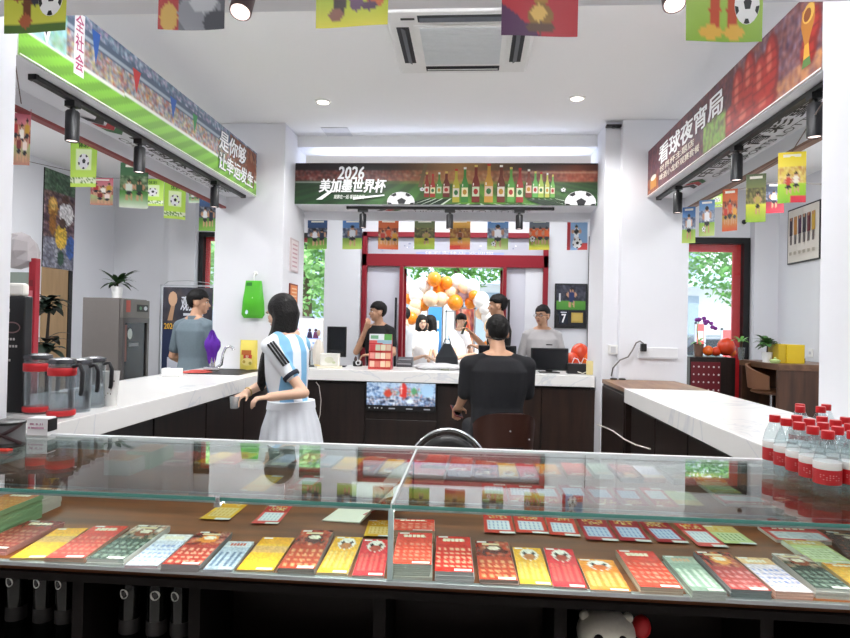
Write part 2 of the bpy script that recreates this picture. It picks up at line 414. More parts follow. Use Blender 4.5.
for s, px in ((-1, PL), (1, PR)):              # sliding leaves pushed back over the side panels
    lf = MB(); Y0, Y1 = YF + .11, YF + .14; xi = px - s * .045; xo = px + s * .62
    lo, hi = min(xi, xo), max(xi, xo)
    lf.bx(lo, lo + .035, Y0, Y1, .02, HB - .02).bx(hi - .035, hi, Y0, Y1, .02, HB - .02).bx(lo, hi, Y0, Y1, .02, .1).bx(lo, hi, Y0, Y1, HB - .08, HB - .02)
    L = lf.build('door_leaf', RED, dr)
    MB().bx(lo + .035, hi - .035, Y0 + .01, Y0 + .016, .1, HB - .08).build('leaf_pane', WINGL, L)
    xh = px + s * .055
    MB().cyl((xh, YF - .10, .5), (xh, YF - .10, 1.78), .014).cyl((xh, YF - .10, .6), (xh, YF - .04, .6), .01).cyl((xh, YF - .10, 1.68), (xh, YF - .04, 1.68), .01).build('pull_handle', BLACK, dr, smooth=40)

# ------------------------------------------------------------------ counters
def slab(name, poly, label, z0=.955, z1=1.05):
    o = MB().prism(poly, z0, z1).build(name, MARBLE, bev=.004); return tag(o, label, 'countertop')
slab('marble_worktop', [(-2.28, 2.35), (-1.83, 2.35), (-1.83, 2.045), (-1.56, 2.045), (-1.62, 5.095), (-2.28, 5.095)], 'long white marble worktop on the left with pitchers at its near end and a sink')
slab('marble_worktop', [(1.03, 2.045), (1.36, 2.045), (1.36, 2.58), (1.62, 2.58), (1.61, 4.3), (1.035, 4.3)], 'bare white marble worktop on the right running up to the brown wooden top')
slab('marble_worktop', [(-1.59, 5.3), (1.04, 5.33), (1.04, 5.9), (-1.59, 5.9)], 'rear white marble worktop carrying the monitors in front of the red doorway')
def cab(name, x0, x1, y0, y1, label, face, n, mt=DARKW, z1=.955):
    t = thing(name, label, 'cabinet', ((x0 + x1) / 2, (y0 + y1) / 2, 0))
    o = t.location
    MB().bx(x0 + .012, x1 - .012, y0 + .012, y1 - .012, .08, z1).bx(x0 + .05, x1 - .05, y0 + .05, y1 - .05, 0, .08).build('body', mt, t, o)
    return t
t = cab('bar_cabinet', -2.2, -1.66, 2.47, 5.09, 'dark wooden cabinet under the left marble worktop', 'x', 4)
for k in range(4):
    d = MB().bx(-1.672, -1.654, 2.50 + k * .645, 3.13 + k * .645, .1, .93).build('door', DARKW2 if 0 else DARKW, t, t.location, bev=.003)
t = cab('bar_cabinet', 1.08, 1.56, 2.6, 4.29, 'dark wooden cabinet under the right marble worktop', 'x', 3)
for k in range(3):
    MB().bx(1.076, 1.094, 2.63 + k * .55, 3.165 + k * .55, .1, .93).build('door', DARKW, t, t.location, bev=.003)
t = cab('bar_cabinet', -1.55, 1.03, 5.38, 5.88, 'dark wooden front of the rear counter with a screen set into it', 'y', 5)
xs = [at(p, 420, y=5.38).x for p in (318, 365, 437, 478, 541, 597)]
for k in range(5):
    MB().bx(xs[k] + .004, xs[k + 1] - .004, 5.374, 5.392, .1, .62 if k == 1 else .93).build('door', DARKW2 if k >= 3 else DARKW, t, t.location, bev=.003)
t = thing('end_cabinet', 'dark cabinet with a brown wooden top standing against the right column', 'cabinet', (1.3, 4.67, 0))
MB().bx(1.04, 1.605, 4.305, 5.045, 1.02, 1.05).build('top', BROWNT, t, t.location, bev=.003)
MB().bx(1.05, 1.595, 4.31, 5.04, 0, 1.02).build('body', DARKW, t, t.location)
MB().bx(1.039, 1.051, 4.32, 5.03, .08, 1.0).build('door', DARKW, t, t.location, bev=.003)
# ------------------------------------------------------------------ glass showcase
CX0, CX1, CY0, CY1, ZT, ZD = -1.80, 1.34, 1.37, 2.03, 1.05, .88
SEAM = at(391, 505.5, z=ZT).x
EDGE = mat_glass('glass_edge_teal', '#5f9c90', 1.3)
t = thing('display_case', 'long glass-topped display case across the front filled with scratch cards', 'display case', ((CX0 + CX1) / 2, 1.7, 0))
o = t.location
DECKW = mat_wood('deck_wood', '#5c2f10', '#8c4c1e', .5, 'X', 5)
MB().bx(CX0, CX1, CY0 + .012, CY1, ZD - .02, ZD).build('deck', DECKW, t, o)
MB().bx(CX0, CX1, CY0 - .004, CY0 + .012, ZD - .007, ZD + .003).build('deck_edge_strip', ALU, t, o, bev=.002)
for a, b in ((CX0, SEAM - .002), (SEAM + .002, CX1)):
    MB().bx(a, b, CY0, CY1, ZT - .008, ZT).build('top_pane', GLASS, t, o)
    MB().bx(a, b, CY0 - .0015, CY0 + .001, ZT - .007, ZT + .0005).build('pane_edge', mat('teal_glass_edge', '#4f8a80', .2), t, o)
    MB().bx(a, b, CY0 + .001, CY0 + .007, ZD + .004, ZT - .009).build('front_pane', mat_glass('front_glass', '#f4faf8', 1.12), t, o)
MB().bx(SEAM - .006, SEAM + .006, CY0 + .0, CY0 + .008, ZD + .004, ZT - .009).build('seam_edge', mat('seam_grey_green', '#b4c6c4', .25), t, o)
MB().bx(SEAM - .003, SEAM + .003, CY0 + .01, CY1 - .02, ZT - .0095, ZT + .0008).build('top_seam', mat('seam_silver', '#c2cdcd', .25), t, o)
MB().bx(CX0, CX1, CY1 - .018, CY1, ZT - .012, ZT + .004).build('rear_rail', mat('rear_rail_white', '#e4e4e8', .3), t, o, bev=.002)
MB().bx(CX0, CX0 + .006, CY0 + .01, CY1 - .02, ZD, ZT - .01).build('end_pane', GLASS, t, o)
MB().bx(CX1 - .006, CX1, CY0 + .01, CY1 - .02, ZD, ZT - .01).build('end_pane', GLASS, t, o)
MIR = mat('mirror_glass', '#d9dcdc', .03, 1.0, var=0)
for a, b in ((CX0 + .01, SEAM - .01), (SEAM - .005, CX1 - .01)):
    MB().bx(a, b, 1.984, 1.992, ZD + .004, ZT - .012).build('mirror_panel', MIR, t, o)
MB().bx(CX0 + .01, CX1 - .01, 1.978, 1.998, ZD, ZD + .006).build('mirror_track', ALU, t, o)
# lower carcass: an open dark shelf space
CARC = mat('dark_carcass', '#0e0908', .6, spec=.15)
m = MB(); m.bx(CX0, CX1, CY0, CY1, .842, ZD - .021); m.bx(CX0, CX0 + .03, CY0 + .04, CY1, .05, .842); m.bx(CX1 - .03, CX1, CY0 + .04, CY1, .05, .842)
m.bx(CX0 + .03, CX1 - .03, CY1 - .03, CY1, .05, .842); m.bx(CX0, CX1, CY0 + .04, CY1, 0, .05)
SH = .61
m.bx(CX0 + .03, CX1 - .03, CY0 + .05, CY1 - .03, SH - .02, SH)
for px in (80, 196, 380, 560, 765):
    X = at(px, 615, y=CY0 + .06).x; m.bx(X - .014, X + .014, CY0 + .05, CY1 - .03, SH, .842)
m.build('carcass', CARC, t, o)
for a, b in ((212, 375), (395, 555), (578, 758)):
    MB().bx(at(a, 615, y=1.62).x, at(b, 615, y=1.62).x, 1.63, 1.65, SH, .842).build('inner_panel', mat('inner_panel_brown', '#1c100e', .4, spec=.25), t, o)

MB().bx(CX0 + .03, CX1 - .03, CY0 + .012, CY0 + .022, ZT - .016, ZT - .009).build('added_light_housing', ALU, t, o)  # made-up housing for the light added inside the case
# ------------------------------------------------------------------ ceiling fittings
P = [at(388, 5, z=CZ - .03), at(402, 74, z=CZ - .03), at(524, 75.5, z=CZ - .03)]
ax0, ax1 = P[1].x - .015, P[2].x + .015; ay1 = P[1].y; ay0 = ay1 - (ax1 - ax0)
t = thing('ceiling_air_conditioner', 'square white cassette air conditioner with four louvre slots in the ceiling', 'air conditioner', ((ax0 + ax1) / 2, (ay0 + ay1) / 2, CZ - .03))
o = t.location; cx, cy = o.x, o.y; hw = (ax1 - ax0) / 2
m = MB(); m.prism([(cx + a * hw, cy + b * hw) for a, b in ((-1, -1), (1, -1), (1, 1), (-1, 1))], CZ - .012, CZ)
m.loft([[(cx + a * hw * s, cy + b * hw * s, z) for a, b in ((-1, -1), (1, -1), (1, 1), (-1, 1))] for s, z in ((1, CZ - .012), (.95, CZ - .035))])
m.build('panel', WPLAST, t, o, bev=.004)
g = .60
gr = MB().bx(cx - hw * g - .012, cx + hw * g + .012, cy - hw * g - .012, cy + hw * g + .012, CZ - .043, CZ - .035).build('grille_frame', WPLAST, t, o, bev=.003)
m = MB()
for k in range(25):
    y = cy - hw * g + .02 + k * (2 * hw * g - .04) / 24; m.bx(cx - hw * g + .02, cx + hw * g - .02, y - .007, y + .007, CZ - .046, CZ - .042)
m.build('grille_slats', mat('grille_grey', '#d9dddf', .5), t, o)
for i, (dx, dy) in enumerate(((0, -1), (0, 1), (-1, 0), (1, 0))):
    q = .78 * hw
    if dx == 0: b = (cx - .56 * hw, cx + .56 * hw, cy + dy * q - .035, cy + dy * q + .035)
    else: b = (cx + dx * q - .035, cx + dx * q + .035, cy - .56 * hw, cy + .56 * hw)
    sl = MB().bx(*b, CZ - .037, CZ - .0345).build('air_slot', mat('slot_dark', '#2b2d31', .6), t, o)
    mid = ((b[0] + b[1]) / 2, (b[2] + b[3]) / 2)
    s_ = (b[1] - b[0] - .02, .03, .004) if dx == 0 else (.03, b[3] - b[2] - .02, .004)
    MB().box((mid[0], mid[1], CZ - .041), s_, (.5 * dy, -.5 * dx, 0)).build('louvre', mat('louvre_grey', '#5a5d63', .5) if i != 1 else WPLAST, sl, o)
MB().bx(cx - hw * .78, cx - hw * .6, cy - hw * .8, cy - hw * .76, CZ - .038, CZ - .035).build('status_light', BLACK, t, o)

def downlight(px, py, label):
    p = at(px, py, z=CZ - .006); t = thing('downlight', label, 'ceiling light', (p.x, p.y, CZ), group='recessed ceiling downlights')
    MB().lathe([(.062, 0), (.062, -.006), (.045, -.012), (.042, -.004), (.042, 0)], p + V3(0, 0, .006)).build('ring', WPLAST, t, t.location, smooth=40)
    MB().lathe([(.001, -.008), (.041, -.006), (.041, -.002)], p + V3(0, 0, .006)).build('lens', mat_emit('lamp_glow', '#fff0e0', 6), t, t.location)
downlight(323, 102, 'small round downlight above the left part of the rear bulkhead')
downlight(577, 98.5, 'small round downlight above the right part of the rear bulkhead')
a = at(321, 128, z=CZ - .002); b = at(354, 138, z=CZ - .002)
m = MB(); k = .012
m.bx(a.x, b.x, a.y - k, a.y, CZ - .004, CZ); m.bx(a.x, b.x, b.y, b.y + k, CZ - .004, CZ); m.bx(a.x, a.x + k, b.y, a.y, CZ - .004, CZ); m.bx(b.x - k, b.x, b.y, a.y, CZ - .004, CZ)
m.bx(a.x + k, b.x - k, b.y + k, a.y - k, CZ - .003, CZ)
tag(m.build('access_hatch', mat('hatch_white', '#dcdcde', .7), org=(a.x, a.y, CZ)), 'faint square access hatch in the ceiling near the left rear column', 'hatch')
p = at(613, 127, y=5.11)
t = thing('ceiling_sensor', 'small black sensor at the top of the right rear column', 'sensor', (p.x, 5.11, p.z))
MB().box((p.x, 5.09, p.z), (.12, .05, .02)).build('housing', BLACK, t, t.location, bev=.004)
MB().cyl((p.x, 5.08, p.z - .01), (p.x, 5.08, p.z - .018), .018).build('lens', mat('dark_lens', '#22242a', .1), t, t.location)

# track lights under the bulkheads
def track(p0, p1, spots, label, lab_s, tilt=None):
    p0, p1 = Vector(p0), Vector(p1)
    t = thing('lighting_track', label, 'track', tuple((p0 + p1) / 2)); d = (p1 - p0)
    rz = math.atan2(d.y, d.x)
    MB().box((p0 + p1) / 2 + V3(0, 0, -.012), (d.length, .035, .022), (0, 0, rz)).build('rail', BLACK, t, t.location, bev=.002)
    for k, (e, s) in enumerate(((p0, -1), (p1, 1))): MB().box(e + V3(0, 0, -.012), (.02, .038, .026), (0, 0, rz)).build('end_cap', BLACKM, t, t.location)
    for (q, L, r), lb in zip(spots, lab_s):
        q = Vector(q)
        s = thing('track_spotlight', lb, 'spotlight', (q.x, q.y, q.z - .023), group='black track spotlights')
        oo = s.location
        MB().box(q + V3(0, 0, -.036), (.05, .05, .026) if abs(d.x) < abs(d.y) else (.09, .035, .026), (0, 0, 0)).cyl(q + V3(0, 0, -.04), q + V3(0, 0, -.075), .012).build('adapter', BLACK, s, oo)
        tl = tilt or (0, 0)
        R = Euler((tl[0], tl[1], 0)).to_matrix(); top = q + V3(0, 0, -.065)
        pts = [(r * .8, 0), (r, -.008), (r, -L), (r * .9, -L - .002), (r * .82, -L + .012), (.001, -L + .012)]
        rings = [[top + R @ Vector((rr * math.cos(2 * pi * i / 24), rr * math.sin(2 * pi * i / 24), z)) for i in range(24)] for rr, z in pts]
        MB().loft(rings).build('can', mat('spot_black', '#1b1c20', .38) if not tilt else mat('spot_brown', '#6f5c5f', .4), s, oo, smooth=50)
        rings = [[top + R @ Vector((rr * math.cos(2 * pi * i / 20), rr * math.sin(2 * pi * i / 20), z)) for i in range(20)] for rr, z in ((.001, -L - (.001 if tilt else -.004)), (r * .85, -L - (.001 if tilt else -.004)), (r * .85, -L + .008))]
        MB().loft(rings).build('lens', mat_emit('spot_glow', '#ffe9e2', 1.6 if tilt else 1.2), s, oo)
TX = -1.915
yl = [at(p, q, x=TX).y for p, q in ((34, 66), (73, 100), (140, 140), (215, 182), (229, 190))]
track((TX, max(yl[0], 2.36), B0), (TX, 5.0, B0), [((TX, y, B0), .145, .031) for y in (yl[1], yl[2], yl[3])], 'long black lighting track under the left banner',
      ['black can spotlight nearest the viewer under the left banner', 'middle black can spotlight under the left banner', 'black can spotlight at the far end of the left banner'])
TX = 1.445
yl = [at(p, q, x=TX).y for p, q in ((821, 79), (815, 92), (737, 143), (678, 184), (667, 187))]
track((TX, 2.59, B0), (TX, 5.0, B0), [((TX, max(y, 2.64), B0), .145, .031) for y in (yl[1], yl[2], yl[3])], 'long black lighting track under the right banner',
      ['black can spotlight beside the right pillar under the right banner', 'middle black can spotlight under the right banner', 'black can spotlight at the far end of the right banner'])
TY = 5.47
a, b = at(348, 203, y=TY), at(553, 207, y=TY)
track((a.x, TY, B0), (b.x, TY, B0), [((at(p, 208, y=TY).x, TY, B0), .125, .031) for p in (363, 450, 519.5)], 'black lighting track under the rear banner',
      ['black can spotlight under the white lettering of the rear banner', 'middle black can spotlight under the rear banner', 'black can spotlight under the right half of the rear banner'])
TY = 1.80
a, b = at(140, 0, y=TY), at(760, 0, y=TY)
track((a.x, TY, B0), (b.x, TY, B0), [((at(p, -30, y=TY).x, TY, B0), .085, .032) for p in (246, 671)], 'lighting track under the bulkhead over the display case',
      ['tilted spotlight between the grey shoe flag and the yellow flag overhead', 'tilted spotlight beside the flag with red legs overhead'], tilt=(-.45, 0))

# ------------------------------------------------------------------ banners on the bulkheads
def crowd(h, w_, base, cols, dens=.5, n=1): return blur(specks(flat(h, w_, base), cols, dens), n)
def banner(name, label, fn_art, p0, U, Vv, n, nrm):
    t = thing(name, label, 'banner', tuple(Vector(p0) + Vector(U) / 2))
    N = Vector(nrm); c = Vector(p0) + Vector(U) / 2 + Vector(Vv) / 2 - N * .006
    dU = Vector(U); dim = (abs(dU.x) + abs(N.x) * .012, abs(dU.y) + abs(N.y) * .012, Vv[2])
    MB().box(c, dim).build('board', mat('banner_edge', '#e4e4e2', .5), t, t.location)
    A = Art(); fn_art(A)
    A.build('printed_face', plane_fn(Vector(p0) + N * .0008, U, Vv), PRINT, t, t.location, nrm=nrm, lift=.00015)
    return t
def left_art(A):
    h, w_ = 40, 260; a = vgrad(h, w_, '#5a6f86', '#33475c')
    a[:7] = blur(specks(a[:7].copy(), ['#d9a8cc', '#bfe3ea', '#8fa6c0', '#e9d6e8', '#47586e'], .45), 1)
    a[7:13] = H('#54647a'); a[10:12] = H('#a9b6c2')
    a[13:26] = crowd(13, w_, '#8a93a0', ['#c46a52', '#e7d7c2', '#3d4a5c', '#d9c45a', '#7f8fb0', '#b9463c', '#eef0f2'], .7)
    for x in range(w_):
        t = x / w_; y0 = int(29 - 5 * t * (1 - t) - 1); a[y0 - 1:y0 + 1, x] = H('#f2f4ee')
        for y in range(y0 + 1, h): a[y, x] = H('#8fd24a') * (.86 + .14 * (((x + 2 * y) // 9) % 2)) * (1 - .12 * (y - y0) / 12)
    a[:27, :28] = blur(specks(a[:27, :28].copy(), ['#a9dfe8', '#5fb04d', '#7fc8d8', '#cfeef0'], .8), 2)
    a[2:26, 205:258] = blur(specks(a[2:26, 205:258].copy(), ['#7a3a26', '#a85a34', '#4a2820', '#6b4a3a', '#c98a5a'], .92), 1)
    dot(a, 246, 18, 9, 8, '#8a4a2c'); dot(a, 247, 8, 3, 4, '#b07a5a'); dot(a, 238, 25, 2, 7, '#6a3622'); dot(a, 252, 27, 2, 7, '#6a3622')
    A.raster(a)
    A.poly([(.015, 1), (.088, 1), (.06, .3)], '#f4f4f4'); A.poly([(.022, 1), (.08, 1), (.058, .4)], '#23263a')
    A.rect(.125, .18, .152, .98, '#f6f2f4')
    for k, c in enumerate('全社会'): A.text(c, .128, .74 - k * .25, .149, .95 - k * .25, '#c0427a')
    A.poly([(.17, .9), (.195, .9), (.183, .45)], '#2f62b5'); A.poly([(.30, .8), (.33, .8), (.315, .45)], '#c43a3a'); A.poly([(.45, .8), (.48, .8), (.465, .45)], '#2f62b5'); A.poly([(.56, .8), (.585, .8), (.572, .45)], '#3a9a55')
    A.text('是你够', .715, .52, .905, .90, '#ffffff', .03, .12, '#3a4a50', .003)
    A.text('让幸运发生', .715, .12, .965, .46, '#ffffff', .03, .12, '#2c5a3a', .003)
    A.rect(0, 0, 1, .018, '#eef0ea')
XB = -1.840
banner('side_banner', 'green and blue football stadium banner along the left bulkhead', left_art, (XB, 2.345, 2.505), (0, 2.745, 0), (0, 0, .365), 1, (1, 0, 0))
def right_art(A):
    h, w_ = 40, 260; a = crowd(h, w_, '#43232c', ['#6a3038', '#2a1a28', '#8a4a44', '#4a3048', '#a05a50', '#6a4a6a'], .8)
    a[:, 170:] = blur(specks(a[:, 170:].copy(), ['#5a4460', '#8a5a52', '#b07a6a', '#3a2c48', '#a8a0b8', '#7a3a32'], .7), 1)
    a[30:, 150:] = blur(specks(a[30:, 150:].copy(), ['#c98a4a', '#b06a3a', '#8a5a5a', '#d8a878'], .7), 1)
    for cx, cy, rx, ry in ((176, 22, 9, 19), (190, 18, 8, 18), (203, 24, 10, 16), (214, 20, 8, 18), (166, 31, 9, 10), (184, 34, 16, 7), (207, 35, 14, 5), (248, 26, 7, 7), (253, 16, 5, 8)):
        dot(a, cx, cy, rx, ry, '#7d1a18'); dot(a, cx - 1, cy - 1, rx * .8, ry * .85, '#a92c24'); dot(a, cx - 2, cy - ry * .3, rx * .3, ry * .45, '#cf6a5a'); [dot(a, cx, cy + j, rx * .8, .7, '#6d1614') for j in range(int(-ry * .5), int(ry * .8), 5)]
    a[20:38, 125:160] = blur(specks(a[20:38, 125:160].copy(), ['#8ab84a', '#6aa03a', '#a8c85a'], .8), 1)
    a[26:, :30] = blur(specks(a[26:, :30].copy(), ['#b0562c', '#d88a4a', '#8a2f22'], .7), 1)
    A.raster(blur(a, 1))
    # a plain golden cup
    A.poly([(.938, .16), (.966, .16), (.962, .28), (.942, .28)], '#5d8a4a'); A.poly([(.942, .26), (.962, .26), (.958, .45), (.946, .45)], '#d9a23a')
    A.poly([(.946, .42), (.958, .42), (.978, .66), (.976, .84), (.936, .84), (.934, .66)], '#b8782c'); A.ell(.957, .76, .019, .11, '#dcb050', 16); A.ell(.954, .75, .012, .075, '#8a4a24', 12)
    A.text('看球夜宵局', .12, .48, .60, .86, '#ffffff', .035, .0, '#4a1a1a', .003)
    A.text('世界杯主题店', .13, .31, .42, .44, '#f2ead8', .02); A.text('啤酒小龙虾观赛套餐', .13, .14, .46, .27, '#f2ead8', .02)
    A.rect(.035, .10, .10, .3, '#c98a3a'); A.ell(.068, .32, .03, .06, '#e8e4d8', 10)
    A.rect(0, 0, 1, .022, '#f0eeea')
XB = 1.371
banner('side_banner', 'dark red night snack banner with crayfish and a golden cup along the right bulkhead', right_art, (XB, 5.045, 2.505), (0, -2.47, 0), (0, 0, .365), 1, (-1, 0, 0))
def rear_art(A):
    h, w_ = 44, 310; a = vgrad(h, w_, '#141012', '#1c2a18')
    X = np.arange(w_) / w_
    a[:8] = H('#1c1416')
    a[8:20] = crowd(12, w_, '#3a1a18', ['#7a2a22', '#5a1c1c', '#a04a3a', '#2a1416', '#b8a49a'], .7)
    for x in range(w_):
        t = x / w_; g = max(0, 1 - abs(t - .62) / .45)
        gc = H('#1c4a1e') * (1 - g) + H('#74b83c') * g
        for y in range(19, h): a[y, x] = gc * (.75 + .25 * (((x - 155) * 3 // (y + 6)) % 2)) * (.7 + .3 * (y - 19) / 25)
        k = max(0, 1 - abs(t - .55) / .28) * .7
        a[:22, x] = a[:22, x] * (1 - k) + H('#e0a45a') * k
        k2 = max(0, 1 - abs(t - .93) / .16) * .5
        a[2:20, x] = a[2:20, x] * (1 - k2) + H('#d8683a') * k2
    a[20, :80] = H('#cfd6d0'); a[9:11, 220:] = a[9:11, 220:] * .5 + H('#e8c8a8') * .5
    A.raster(blur(a, 1))
    A.poly([(.415, .42), (.435, .98), (.445, .98), (.43, .42)], '#6a5a3a'); A.rect(.42, .70, .445, .74, '#6a5a3a')
    B = [(372, '#8a2a1c', .78, 6), (388, '#a83226', .74, 6), (405, '#4f8a3a', .78, 6), (424, '#6a2418', .80, 8), (450, '#b8b03a', .86, 8), (473, '#3f8a36', .90, 8), (502, '#7a2416', .95, 9), (536, '#c8963a', .98, 10), (568, '#6a2c18', .95, 9), (594, '#5aa040', .90, 8), (617, '#9a2a20', .88, 8), (640, '#7a3420', .85, 7), (657, '#5aa84a', .80, 6), (672, '#9ab84a', .78, 6), (688, '#b8b84a', .76, 5), (702, '#6aa84a', .72, 5)]
    for i, (bx_, c, top, wd) in enumerate(B):
        u = (bx_ - 15) / 803; w2 = wd / 803 * 1.15; b0 = .06 if top > .85 else .18
        A.poly([(u - w2, b0 - .04), (u + w2, b0 - .04), (u + (u - .62) * .35 + w2 * 1.6, -.0), (u + (u - .62) * .35 - w2 * 1.2, -.0)], '#16301a')
        A.poly([(u + w2 * 1.1, b0 - .03), (u + w2 * 1.6, b0 - .03), (u + (u - .62) * .35 + w2 * 2.6, 0), (u + (u - .62) * .35 + w2 * 1.8, 0)], '#dfeeda')
        hgt = top - b0
        A.poly([(u - w2, b0), (u + w2, b0), (u + w2, b0 + hgt * .5), (u + w2 * .38, b0 + hgt * .72), (u + w2 * .36, top), (u - w2 * .36, top), (u - w2 * .38, b0 + hgt * .72), (u - w2, b0 + hgt * .5)], c)
        A.rect(u - w2 * .9, b0 + hgt * .16, u + w2 * .9, b0 + hgt * .42, ['#d8d2c0', '#e8e0b0', '#c8d8b0', '#d8c0a8'][i % 4]); A.ell(u, b0 + hgt * .29, w2 * .6, hgt * .08, ['#a82a22', '#2f6a36', '#b8862a'][i % 3], 8)
        A.rect(u - w2 * .4, top - .05, u + w2 * .4, top, ['#d8c060', '#c02a22', '#e8e8e0'][i % 3]); A.rect(u - w2 * .75, b0 + hgt * .45, u - w2 * .5, b0 + hgt * .52, '#f4f0e0')
    A.ball(.36, .06, .046, .24); A.ball(.945, .06, .05, .28); A.ball(.43, .36, .008, .045); A.ball(.89, .36, .008, .05)
    A.poly([(.3, 0), (.42, 0), (.42, -.0001)], '#16301a')
    A.text('2026', .147, .60, .235, .90, '#ffffff', .035, .18)
    A.text('美加墨世界杯', .085, .28, .31, .60, '#ffffff', .045, .18); A.poly([(.075, .10), (.12, .32), (.135, .32), (.095, .10)], '#ffffff'); A.poly([(.20, .10), (.305, .2), (.305, .23), (.20, .16)], '#ffffff')
    A.text('观赛在一起 看球有体彩', .135, .12, .24, .22, '#e8ece4', .02, .18)
banner('rear_banner', 'wide rear banner with a row of beer bottles and white world cup lettering', rear_art, (-1.598, 5.401, 2.505), (2.645, 0, 0), (0, 0, .365), 1, (0, -1, 0))
# lettering under the bulkheads
def under(name, label, p0, U, Vv):
    A = Art()
    A.text('中国体育彩票', .22, .42, .97, .92, '#1d1b1c', .02); A.text('CHINA SPORTS LOTTERY', .22, .06, .97, .3, '#2a2828', .005)
    for k, (c, sx) in enumerate((('#1d1b1c', 0), ('#b3242a', .05), ('#2f6a3a', .09))): A.poly([(.03 + sx, .2), (.065 + sx, .2), (.10 + sx, .5), (.065 + sx, .8), (.03 + sx, .8), (.06 + sx, .5)], c)
    o = A.build(name, plane_fn(Vector(p0) + V3(0, 0, -.001), U, Vv), PRINT, org=Vector(p0) + Vector(U) / 2, nrm=(0, 0, -1)); return tag(o, label, 'lettering')
under('bulkhead_lettering', 'black lottery shop lettering under the left bulkhead', (-2.085, 3.0, B0), (0, 1.95, 0), (.155, 0, 0))
under('bulkhead_lettering', 'black lottery shop lettering under the right bulkhead', (1.64, 4.75, B0), (0, -1.9, 0), (-.165, 0, 0))
under('bulkhead_lettering', 'thin black lettering seen edge on under the rear bulkhead', (-.95, 5.70, B0), (1.5, 0, 0), (0, -.19, 0))
